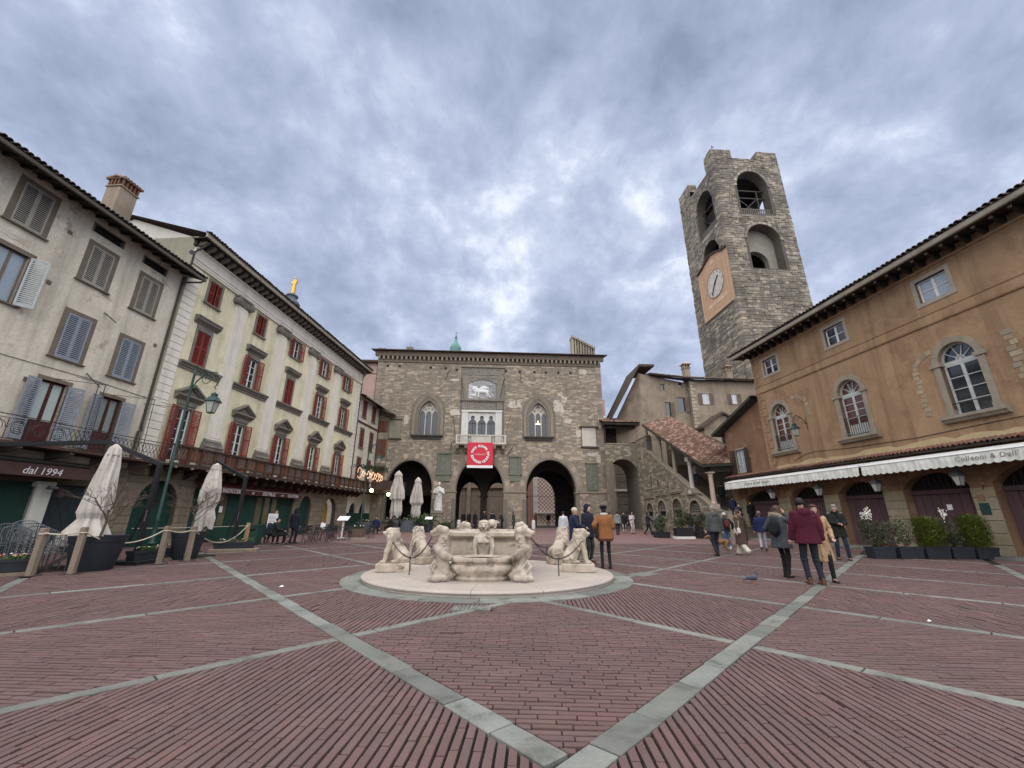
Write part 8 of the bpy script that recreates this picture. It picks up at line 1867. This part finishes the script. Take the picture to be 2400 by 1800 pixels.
    if near:
        for i in (-1, 1):
            e = MB(); e.ball(H_((i*.031, -.0845, .008)), .0125, 8, 6); O('eye', e.mesh('eye', True), eye_w, t); MB().ball(H_((i*.031, -.0935, .008)), .0065, 8, 6).obj('iris', eye_d, t)
            MB().tube([H_((i*.014, -.099, .029)), H_((i*.033, -.098, .034)), H_((i*.052, -.087, .028))], .0042, 5).obj('eyebrow', hairm(hair), t)
        MB().ball(H_((0, -.0925, -.055)), .02, 10, 6, (1.15, .5, .42)).obj('mouth', lipm, t)
    # trousers and shoes
    tm = cl('trousers_'+ln, legs); s = SC()
    r0, r1, r2 = (.098*slim, .072*slim, .058*slim) if not wide else (.105, .095, .115)
    for i in (0, 1):
        e = ft[i]+(kn[i]-ft[i])*.06; s.chain([hip[i], kn[i], e], [r0, r1, r2])
        if not wide: s.ell(e+(kn[i]-e)*.12, (r2*1.08, r2*1.08, .03)); s.ell(kn[i]+Vector((0, .02, -.02)), (r1*1.05, r1*1.02, .05))
    s.loft([(0, 0, .80, .15*slim, .11*slim), (0, 0, .93, .172*slim, .125), (0, 0, 1.05, .155, .115)]) if not seated else s.ell((0, .02, .93), (.19, .17, .12))
    O('trousers', s.mesh('trousers', vox, 2), tm, t)
    sm_ = cl('shoes_%.2f_%.2f' % (shoes[0], shoes[2]), shoes, .1)
    for i in (0, 1):
        s = SC(); a = ft[i]; tilt = R(-40 if lift[i] > .05 else 0); Rt = Matrix.Rotation(tilt, 3, 'X'); q = lambda p: a+Rt @ Vector(p)
        s.ell(q((0, .03, -.045)), (.042, .05, .045)); s.ell(q((0, -.06, -.055)), (.043, .075, .035)); s.ell(q((0, -.14, -.058)), (.042, .06, .027)); s.cap(q((0, .02, .02)), q((0, .03, -.05)), .045, .043); s.m.box(a.x-.04, a.x+.04, a.y-.19, a.y+.07, a.z-.085, a.z-.068) if not lift[i] else None
        O('shoe', s.mesh('shoe', .012, 1), sm_, t)
    # coat
    cm = cl('coat_'+cn, coat); B = bulk; s = SC()
    z0 = hem if not seated else .86
    secs = []
    for z, rx, ry in ((z0, .205*flare, .155*flare), (z0+(1.0-z0)*.5, .2*(1+flare)/2, .15*(1+flare)/2), (1.0, .19, .142), (1.12, .18, .135), (1.25, .195, .142), (1.36, .205, .135), (1.43, .175, .11), (1.475, .10, .085), (1.50, .078, .075)):
        if z < z0: continue
        p = ln_((0, .01, z)); secs.append((p.x, p.y, p.z, rx*B if z < 1.45 else rx, ry*B if z < 1.45 else ry))
    s.loft(secs, 20)
    for i in (0, 1):
        cu = hd[i]-(hd[i]-el[i])*.08; s.chain([sh[i]+Vector((0, 0, -.03)), el[i], cu], [.078*B, .068*B, .055*B]); m1 = sh[i].lerp(el[i], .75); s.ell(m1, (.072*B, .074*B, .03)); m2 = el[i].lerp(cu, .3); s.ell(m2, (.066*B, .068*B, .028))
    if hem < .75:      # folds hanging from the waist
        for j in range(9): a = j*.7+.2; s.cap((.16*flare*math.cos(a), .125*flare*math.sin(a), 1.0), (.205*flare*math.cos(a+.12), .155*flare*math.sin(a+.12), z0+.02), .018, .026, 6)
    if hood == 'down': s.ell(ln_((0, .11, 1.44)), (.13, .085, .10)); s.ell(ln_((0, .04, 1.50)), (.115, .105, .045))
    else: s.ell(ln_((0, .01, 1.49)), (.088, .085, .045))
    O('coat', s.mesh('coat', vox, 2), cm, t)
    if fur:
        b = MB(); r2_ = random.Random(2)
        for j in range(360):
            a = r2_.uniform(-.4, math.pi+.4); p = Vector((.125*math.cos(a), .06+.12*math.sin(a), 1.475+.055*math.sin(a)+r2_.gauss(0, .018))); d = Vector((r2_.gauss(0, 1), r2_.gauss(0, 1), r2_.gauss(.3, 1))).normalized(); b.cyl(p, p+d*.05, .008, .002, 3, False)
        b.obj('fur_trim', M('fur', (.55, .47, .36), rough=.95, isl=.3, big=0, bump=0), t)
    # hair / hat
    s = SC(); hm = hairm(hair)
    if hs in ('short', 'long', 'bun', 'bald'):
        if hs != 'bald':
            s.ell(H_((0, .022, .035)), (.084, .092, .096), 14, 10); s.ell(H_((0, -.03, .078)), (.07, .065, .05))
            for i in (-1, 1): s.ell(H_((i*.07, .02, .0)), (.02, .045, .06))
        if hs == 'long':
            for i in (-1, 0, 1): s.chain([H_((i*.055, .05, .03)), H_((i*.075, .065, -.09)), H_((i*.085, .07-.02*abs(i), -.2)), H_((i*.08, .06-.05*abs(i), -.31))], [.055, .055, .05, .03])
            for i in (-1, 1): s.chain([H_((i*.065, -.02, .07)), H_((i*.082, -.015, -.02)), H_((i*.088, -.03, -.13)), H_((i*.085, -.06, -.25))], [.03, .03, .032, .02])
        if hs == 'bun': s.ell(H_((0, .1, .06)), (.045, .045, .045))
        if hs != 'bald':
            me = s.mesh('hair', .012 if near else .022, 1); O('hair', me, hm, t)
    if hs == 'beanie' or hat:
        s = SC(); s.ell(H_((0, .012, .055)), (.092, .106, .088), 16, 10); s.loft([(H_((0, .008, .02)).x, H_((0, .008, .02)).y, hc.z+.012, .092, .108), (H_((0, .01, .05)).x, H_((0, .01, .05)).y, hc.z+.055, .096, .11)])
        if hs == 'beret': s.ell(H_((0, .02, .085)), (.125, .13, .05))
        O('hat', s.mesh('hat', .014 if near else .022, 2), cl('hat_%.2f_%.2f' % (hat[0], hat[2]), hat), t)
        s = SC(); s.ell(H_((0, .045, -.03)), (.08, .06, .06)); O('hair', s.mesh('hair', .018, 1), hm, t)
    if hood == 'up':
        s = SC(); s.ell(H_((0, .03, .03)), (.11, .115, .13)); s.ell(H_((0, .06, -.07)), (.12, .09, .09)); O('hood', s.mesh('hood', vox, 2), cm, t)
    if scarf:
        s = SC(); s.m.tube([ln_((.085*math.cos(a), .085*math.sin(a), 1.50)) for a in [2*math.pi*i/12 for i in range(12)]], .04, 8, True); s.chain([ln_((.04, -.1, 1.48)), ln_((.06, -.15, 1.3)), ln_((.06, -.16, 1.1))], [.04, .04, .035]); O('scarf', s.mesh('scarf', .018, 2), cl('scarf_%.2f' % scarf[0], scarf), t)
    if pack:
        s = SC(); s.ell((0, .2, 1.2), (.15, .10, .22)); s.ell((0, .26, 1.12), (.11, .06, .12)); [s.chain([(i*.1, .12, 1.42), (i*.13, -.03, 1.47), (i*.14, -.14, 1.3), (i*.15, -.05, 1.08)], [.018]*4) for i in (-1, 1)]; O('backpack', s.mesh('backpack', .02, 2), cl('pack_%.2f' % pack[0], pack), t)
    if bag:
        sd = bag[1]; s = SC(); s.ell((sd*.24, .06, .95), (.06, .15, .13)); s.ell((sd*.25, .06, .88), (.06, .16, .07)); O('shoulder_bag', s.mesh('shoulder_bag', .02, 2), cl('bag_%.2f' % bag[0][0], bag[0]), t)
        MB().tube([(sd*.23, .12, 1.03), (sd*.19, .12, 1.25), (sd*.12, .03, 1.5), (sd*.15, -.12, 1.3), (sd*.23, -.02, 1.04)], .011, 5).obj('bag_strap', cl('bag_%.2f' % bag[0][0], bag[0]), t)
    if skirt:
        s = SC(); s.loft([(0, 0, hem-.06, .2*flare, .155*flare), (0, 0, hem+.12, .19*flare, .145*flare)], 20); O('skirt', s.mesh('skirt', vox, 1), cl('skirt', skirt), t)
    if phone:
        p = (hd[0]+hd[1])/2 if phone == 2 else hd[0]; MB().box(p.x-.04, p.x+.04, p.y-.1, p.y-.06, p.z+.02, p.z+.14).obj('phone', blackm, t)
    return t
BLK, NVY, JEAN, WHT = (.014, .014, .017), (.016, .022, .05), (.045, .085, .18), (.62, .62, .66)
# the group of four on the right
person('man in a maroon winter jacket and dark trousers, seen from behind', 6.69, 9.93, 168, 1.83, coat=(.072, .008, .022), cn='maroon', hem=.80, legs=(.020, .022, .032), ln='dknavy', shoes=(.11, .05, .03), hair='dark', hs='short', near=True, hood='down', bulk=1.16, flare=1.1, feet=((-.11, .08), (.10, -.02)), hands=((-.31, .0, .82), (.30, -.10, .80)), head=(-20, 0))
person('woman in a dark grey parka with fur hood, hand raised to her face', 6.78, 11.05, 118, 1.69, coat=(.060, .070, .080), cn='slate', hem=.70, legs=BLK, ln='black', hair='brown', hs='long', near=True, fur=True, hood='down', bulk=1.1, flare=1.2, slim=.86, hands=((-.10, -.17, 1.54), (.26, -.16, 1.05)), pack=(.012, .013, .017), feet=((-.07, .05), (.07, -.06)), head=(-8, .3))
person('woman with long auburn hair in a camel coat, facing the viewer', 7.30, 10.42, -14, 1.70, coat=(.43, .285, .165), cn='camel', hem=.44, legs=BLK, ln='black', shoes=(.05, .025, .018), hair='auburn', hs='long', near=True, bulk=1.02, flare=1.12, scarf=(.13, .02, .03), hands=((-.24, -.12, .98), (.24, -.12, .98)), feet=((-.10, .06), (.09, -.14)), slim=.9, head=(-14, 0))
person('bearded man in a long black coat looking down at his phone', 11.64, 15.54, -30, 1.86, coat=(.016, .018, .017), cn='black', hem=.70, legs=(.022, .027, .042), ln='dkjean', hair='grey', hs='short', near=True, bulk=1.04, flare=1.1, scarf=(.012, .012, .012), hands=((-.02, -.30, 1.14), (.10, -.26, 1.12)), feet=((-.15, .03), (.14, -.07)), head=(-12, 1.2), phone=1)
# the three beside the right lions
person('woman in a tan suede jacket, fur hat and black boots, from behind', 2.72, 12.74, 176, 1.72, coat=(.25, .105, .038), cn='tan', hem=.80, legs=BLK, ln='black', hair='dark', hs='beret', hat=(.010, .010, .014), near=True, bulk=1.2, flare=1.12, skirt=(.13, .06, .045), bag=((.02, .016, .014), 1), hands=((-.12, -.2, 1.1), (.25, -.12, 1.05)), slim=.82, feet=((-.10, .03), (.11, -.03)), scarf=(.55, .52, .48))
person('man in a navy hooded coat and dark green trousers behind the tan jacket', 2.55, 14.5, 40, 1.80, coat=(.014, .017, .034), cn='dknavy', hem=.72, legs=(.035, .045, .034), ln='green', shoes=(.11, .045, .028), hood='up', hair='dark', hs='short', bulk=1.15, feet=((-.12, 0), (.12, .04)))
person('woman in a pale beige beanie and navy puffer jacket holding out her hand', 2.05, 14.2, 82, 1.68, coat=(.018, .024, .055), cn='navy', hem=.68, legs=BLK, ln='black', hair='blond', hs='beanie', hat=(.52, .45, .36), near=True, bulk=1.12, hands=((-.12, -.36, 1.12), (.14, -.33, 1.12)), head=(0, .2))
person('woman in a white jacket and black trousers, from behind, left of the lions', 3.07, 25.64, 172, 1.70, coat=WHT, cn='white', hem=.74, legs=BLK, ln='black', hair='dark', hs='short', flare=1.1, slim=.85)
person('person in a black coat next to the white jacket', 3.55, 24.6, 160, 1.78, coat=BLK, cn='black', hem=.60, legs=BLK, ln='black', hair='grey', hs='short', bulk=1.1)
person('person in a dark navy coat half hidden behind the beige beanie', 3.95, 27.0, 190, 1.76, coat=NVY, cn='navy', hem=.6, legs=BLK, ln='black', hair='dark', bulk=1.1)
# walkers on the right
person('man in a grey quilted hooded jacket walking a dog, from behind', 7.86, 16.87, 186, 1.83, coat=(.072, .08, .075), cn='grgreen', hem=.84, legs=(.018, .022, .04), ln='dknavy', hair='grey', hs='short', near=True, hood='down', bulk=1.16, hands=((-.30, .02, .84), (.31, -.05, .84)), feet=((-.07, -.12), (.09, .12)), lift=(0, .03))
person('person in a long brown coat and cream wide trousers striding away', 9.0, 17.2, -152, 1.70, coat=(.085, .052, .04), cn='brown', hem=.42, legs=(.58, .53, .45), ln='cream', shoes=(.10, .09, .09), hair='auburn', hs='short', hat=None, near=True, wide=True, hood='down', bulk=1.1, flare=1.18, bag=((.56, .52, .46), 1), feet=((-.08, -.22), (.1, .30)), lift=(0, .09), hands=((-.26, -.18, .95), (.26, .06, .85)))
person('person in a dark olive brown coat beside the long brown coat', 11.1, 21.0, -160, 1.70, coat=(.05, .04, .03), cn='olive', hem=.36, legs=(.5, .46, .4), ln='cream2', hair='grey', hs='short', flare=1.15)
person('woman in a white knitted hat, dark jacket, red backpack and blue jeans', 10.2, 20.74, 178, 1.62, coat=(.016, .016, .02), cn='black', hem=.86, legs=(.06, .12, .27), ln='jeans', shoes=(.6, .6, .6), hair='brown', hs='beanie', hat=(.62, .58, .54), pack=(.10, .02, .025), bulk=1.08, hands=((-.33, .02, .98), (.33, .02, .98)))
person('child sized walker in a navy puffer, grey beanie and pale trousers', 11.22, 19.6, 150, 1.68, coat=(.012, .02, .07), cn='blue', hem=.84, legs=(.36, .35, .38), ln='pale', hair='brown', hs='beanie', hat=(.15, .155, .165), bulk=1.15, feet=((-.09, -.16), (.1, .2)), lift=(0, .06))
person('person in black hoodie and blue jeans by the stair wall', 13.6, 33.0, 170, 1.62, coat=BLK, cn='black', hem=.78, legs=(.05, .11, .26), ln='jeans', hair='dark', hs='long', hood='down')
person('woman in dark coat pushing a black and white pushchair', 10.75, 34.2, 80, 1.74, coat=(.03, .03, .04), cn='char', hem=.72, legs=BLK, ln='black', hair='dark', hs='long', hands=((-.2, -.38, 1.0), (.2, -.38, 1.0)), feet=((-.08, -.25), (.08, .28)), lift=(0, .05))
person('man in pale grey jacket with dark rucksack behind the pushchair', 12.3, 36.5, 185, 1.75, coat=(.20, .23, .24), cn='pgrey', hem=.84, legs=(.03, .03, .04), ln='dk', hair='brown', hs='short', pack=(.015, .016, .02))
person('person all in white holding something, near the passage arch', 10.0, 36.0, 20, 1.74, coat=(.60, .57, .60), cn='white2', hem=.84, legs=(.58, .55, .53), ln='white', shoes=BLK, hair='dark', hs='long', hands=((-.08, -.22, 1.2), (.1, -.22, 1.2)))
person('person in a long black dress coat beside the one in white', 9.75, 37.6, -10, 1.72, coat=BLK, cn='black', hem=.34, legs=(.55, .5, .5), ln='pale2', hair='dark', hs='short')
person('person in a pale grey green hooded jacket and dark jeans, from behind', 8.35, 34.2, 176, 1.74, coat=(.26, .29, .26), cn='sage', hem=.86, legs=(.025, .03, .05), ln='dkjean', hair='dark', hs='short', hood='down', feet=((-.08, -.1), (.09, .12)))
person('person in dark clothes just left of the pale grey green jacket', 8.2, 36.0, 170, 1.72, coat=(.03, .028, .03), cn='char', hem=.8, legs=(.3, .3, .32), ln='greyl', hair='dark')
# under and before the palace arches
person('person in a long dark green raincoat by the palace pier', .22, 45.6, 60, 1.70, coat=(.05, .07, .055), cn='rain', hem=.42, legs=BLK, ln='black', hair='dark', hs='short', hood='up', flare=1.1)
for i, (x, y, f, c, lb) in enumerate([(-5.35, 48.2, 30, BLK, 'leftmost dark visitor inside the middle palace arch'), (-4.75, 48.5, -40, BLK, 'second dark visitor inside the middle palace arch, close to the leftmost'), (-3.9, 46.6, 150, (.02, .02, .024), 'visitor in a long black coat with a stick in the middle arch'), (-2.85, 45.6, 170, NVY, 'visitor with a pale knitted hat and navy coat before the middle arch'), (-1.95, 45.5, 190, (.014, .016, .026), 'visitor with a light fur collar and dark coat before the middle arch')]):
    person(lb, x, y, f, 1.74, coat=c, cn='v%d' % (i//2), hem=.5, legs=BLK, ln='black', hair='dark', hs='beanie' if i == 3 else 'short', hat=(.5, .45, .42) if i == 3 else None, fur=(i == 4), bulk=1.1)
person('person in dark jacket bending over a white pram before the middle arch', -.95, 46.0, -70, 1.68, coat=(.03, .02, .022), cn='char', hem=.8, legs=BLK, ln='black', hair='auburn', hs='short', lean=.25, hands=((-.15, -.4, 1.0), (.15, -.4, 1.0)))
person('distant dark figure seen through the right palace arch', 5.3, 62, 0, 1.74, coat=NVY, cn='navy', hem=.8, legs=BLK, ln='black', hair='dark')
person('distant figure in brown coat by the column inside the right arch', 2.9, 52.0, 40, 1.7, coat=(.16, .08, .06), cn='rust', hem=.5, legs=BLK, ln='black', hair='auburn')
# terrace
person('tall person in a dark hooded parka standing at the terrace tables, from behind', -11.75, 23.6, 165, 1.80, coat=(.012, .014, .024), cn='parka', hem=.74, legs=(.02, .024, .045), ln='dkjean', hood='up', hair='dark', hs='short', bulk=1.22, feet=((-.14, 0), (.13, .02)))
person('seated customer in dark jacket beside the standing hooded person', -12.0, 22.3, 110, 1.72, coat=(.016, .018, .022), cn='black', legs=BLK, ln='black', hair='dark', hs='short', hood='down', seated=True, bulk=1.15, hands=((-.15, -.36, 1.12), (.15, -.36, 1.12)))
person('seated customer in a dark green puffer with cap, behind the other', -12.6, 23.0, 60, 1.75, coat=(.02, .032, .045), cn='teal', legs=BLK, ln='black', hair='blond', hs='beanie', hat=(.05, .05, .07), seated=True, bulk=1.15)
person('waiter in dark clothes bending over by the shop door', -13.6, 24.4, 70, 1.72, coat=(.04, .035, .028), cn='olive', hem=.84, legs=BLK, ln='black', hair='brown', hs='short', lean=.55, hands=((-.15, -.5, 1.0), (.15, -.5, 1.0)))
person('seated customer in blue jacket behind the grey planters', -10.7, 34.4, 20, 1.74, coat=(.02, .035, .07), cn='blue', legs=BLK, ln='black', hair='dark', seated=True)
person('seated customer in black at the table under the parasols', -9.7, 34.9, -30, 1.74, coat=BLK, cn='black', legs=BLK, ln='black', hair='grey', seated=True)
person('waiter with bare head standing in the dark left palace arch', -9.6, 43.5, 0, 1.76, coat=BLK, cn='black', hem=.8, legs=BLK, ln='black', hair='dark', hs='bald')
# on the covered stair
bpy.context.view_layer.update()
SM = St.matrix_world
for u, yy, f, c, lb, c2 in ((8.5, 1.9, 150, (.30, .22, .20), 'person in pinkish top high on the covered stair', (.04, .07, .13)), (12.3, 1.8, 150, BLK, 'dark figure on the covered stair behind the third column', BLK), (14.2, 1.4, 170, NVY, 'person in jeans at the foot of the covered stair', (.05, .09, .18)), (14.9, 2.3, 0, BLK, 'dark figure descending the covered stair next to the house', BLK), (15.4, 1.0, 20, (.02, .02, .02), 'dark figure with a pale bag at the bottom of the stair', BLK)):
    p = SM @ Vector((u, yy, .2+math.ceil((15.9-u)/.35-.001)*.19)); person(lb, p.x, p.y, f, 1.72, z=p.z, coat=c, cn='s%.2f' % c[0], hem=.8, legs=c2, ln='s%.2f' % c2[2], hair='dark', bag=((.5, .48, .45), -1) if u > 15 else None)
# ------------------------------------------------------------------ pushchairs, dog, pigeon
def pushchair(label, x, y, rz, shell, k=1):
    t = thing('pushchair', label, 'pushchair', gp(x, y), R(rz), 'pushchairs'); wm_ = cached('pw', lambda: MB().tube([(0, .13*math.cos(a), .13*math.sin(a)) for a in [2*math.pi*i/16 for i in range(16)]], .022, 6, True).cyl((-.02, 0, 0), (.02, 0, 0), .07, .07, 8).mesh('wheel'))
    for sx in (-.24, .24):
        for sy in (-.38, .32): O('wheel', wm_, blackm, t, loc=(sx, sy, .15))
        MB().tube([(sx, -.38, .15), (sx*.9, -.05, .5), (sx*.9, .35, .95), (sx*.9, .48, 1.05)], .014, 6).tube([(sx, .32, .15), (sx*.9, -.02, .6)], .014, 6).obj('frame', chairm, t)
    MB().bar((-.22, .48, 1.05), (.22, .48, 1.05), .03).obj('handle', blackm, t)
    s = SC(); s.ell((0, -.02, .62), (.2, .36, .13)); s.ell((0, .1, .78), (.21, .2, .22)); O('seat', s.mesh('seat', .03, 2), shell, t)
    s = SC(); s.ell((0, .14, .92), (.22, .22, .16)); O('hood', s.mesh('hood', .03, 2), blackm, t)
pushchair('black and white pushchair in front of the stair wall', 11.35, 34.0, 80, cl('pram_grey', (.35, .35, .38))); pushchair('white covered pram before the middle palace arch', -1.55, 45.6, 100, cl('pram_white', (.62, .58, .57)))
dg = thing('dog', 'sandy brown dog standing behind the man in the quilted jacket', 'dog', (8.42, 17.75, 0), R(14))
def dog():     # faces -x
    s = SC(); s.chain([(-.28, 0, .47), (-.05, 0, .46), (.2, 0, .48), (.3, 0, .46)], [.125, .115, .095, .09]); s.ell((-.24, 0, .42), (.13, .105, .14)); s.ell((.27, 0, .44), (.12, .095, .12))
    s.chain([(-.34, 0, .52), (-.45, 0, .62), (-.50, 0, .66)], [.085, .065, .06]); s.ell((-.53, 0, .67), (.085, .065, .065)); s.chain([(-.58, 0, .655), (-.70, 0, .62)], [.045, .032]); s.ell((-.715, 0, .628), (.018, .018, .016))
    for i in (-1, 1):
        s.chain([(-.50, i*.055, .70), (-.47, i*.075, .66), (-.47, i*.078, .60)], [.022, .024, .014])
        s.chain([(-.27, i*.075, .40), (-.25, i*.078, .24), (-.29, i*.078, .05)], [.06, .036, .026]); s.ell((-.31, i*.078, .022), (.045, .028, .022))
        o = .06*i; s.chain([(.29, i*.07, .44), (.20+o, i*.08, .28), (.34+o, i*.08, .16), (.31+o, i*.08, .05)], [.085, .055, .03, .026]); s.ell((.285+o, i*.08, .022), (.045, .028, .022))
    s.chain([(.36, 0, .52), (.46, 0, .50), (.55, .02, .42), (.58, .02, .36)], [.032, .026, .022, .015])
    return s.mesh('body', .014, 1)
O('body', dog(), M('dog_coat', (.24, .14, .065), (.19, .105, .05), sc=6, rough=.85, bump=.4, bsc=60, big=0), dg); MB().tube([(-.41+.06*0, .078*math.cos(a), .58+.078*math.sin(a)) for a in [2*math.pi*i/14 for i in range(14)]], .012, 5, True).obj('collar', blackm, dg); MB().ball((-.728, 0, .63), .016, 8, 6).obj('nose', blackm, dg)
tag(MB().tube([(8.0, 17.55, .6), (7.9, 17.2, .62), (8.12, 16.9, .86)], .006, 5).obj('dog_leash', blackm, None), 'thin black leash from the dog to the man in the quilted jacket', 'leash')
pg = thing('pigeon', 'dark grey pigeon walking on the bricks left of the standing group', 'bird', (5.39, 10.08, 0), R(172))
def pigeon():  # faces -x
    s = SC(); s.ell((0, 0, .115), (.095, .055, .058)); s.ell((-.055, 0, .125), (.055, .05, .055)); s.chain([(-.08, 0, .15), (-.095, 0, .195), (-.10, 0, .215)], [.035, .026, .025]); s.cap((-.12, 0, .215), (-.148, 0, .208), .009, .003, 6); s.chain([(.06, 0, .115), (.15, 0, .085), (.19, 0, .075)], [.04, .026, .02])
    for i in (-1, 1): s.ell((.03, i*.045, .12), (.10, .02, .042)); s.cap((.09, i*.035, .11), (.16, i*.02, .10), .018, .008)
    return s.mesh('body', .0065, 1)
O('body', pigeon(), M('pigeon_feathers', (.075, .085, .115), (.04, .045, .065), sc=14, rough=.55, bump=.2, bsc=80, big=0), pg)
for i in (-1, 1): MB().tube([(-.01, i*.025, .075), (0, i*.028, .03), (-.005, i*.028, .004)], .004, 5).tube([(.015, i*.028, .004), (-.03, i*.028, .004)], .004, 4).obj('leg', flat('pigeon_leg', (.35, .10, .08), .7), pg)
for i in (-1, 1): MB().ball((-.108, i*.022, .222), .005, 6, 4).obj('eye', petalo, pg)
# scraps on the ground
for i, (x, y, r_, lb) in enumerate(((-4.7, 9.3, .045, 'small white paper scrap on the bricks left of the fountain'), (5.9, 6.55, .025, 'small white scrap on the stone band at the right'))):
    tag(MB().add([(-r_, -r_*.5, .004), (r_, -r_*.6, .01), (r_*.8, r_*.5, .02), (-r_*.7, r_*.6, .006), (0, 0, .03)], [(0, 1, 4), (1, 2, 4), (2, 3, 4), (3, 0, 4)]).obj('paper_scrap', whiteb, None), lb, 'litter').location = (x, y, .002)
bpy.data.scenes.remove(TMP)
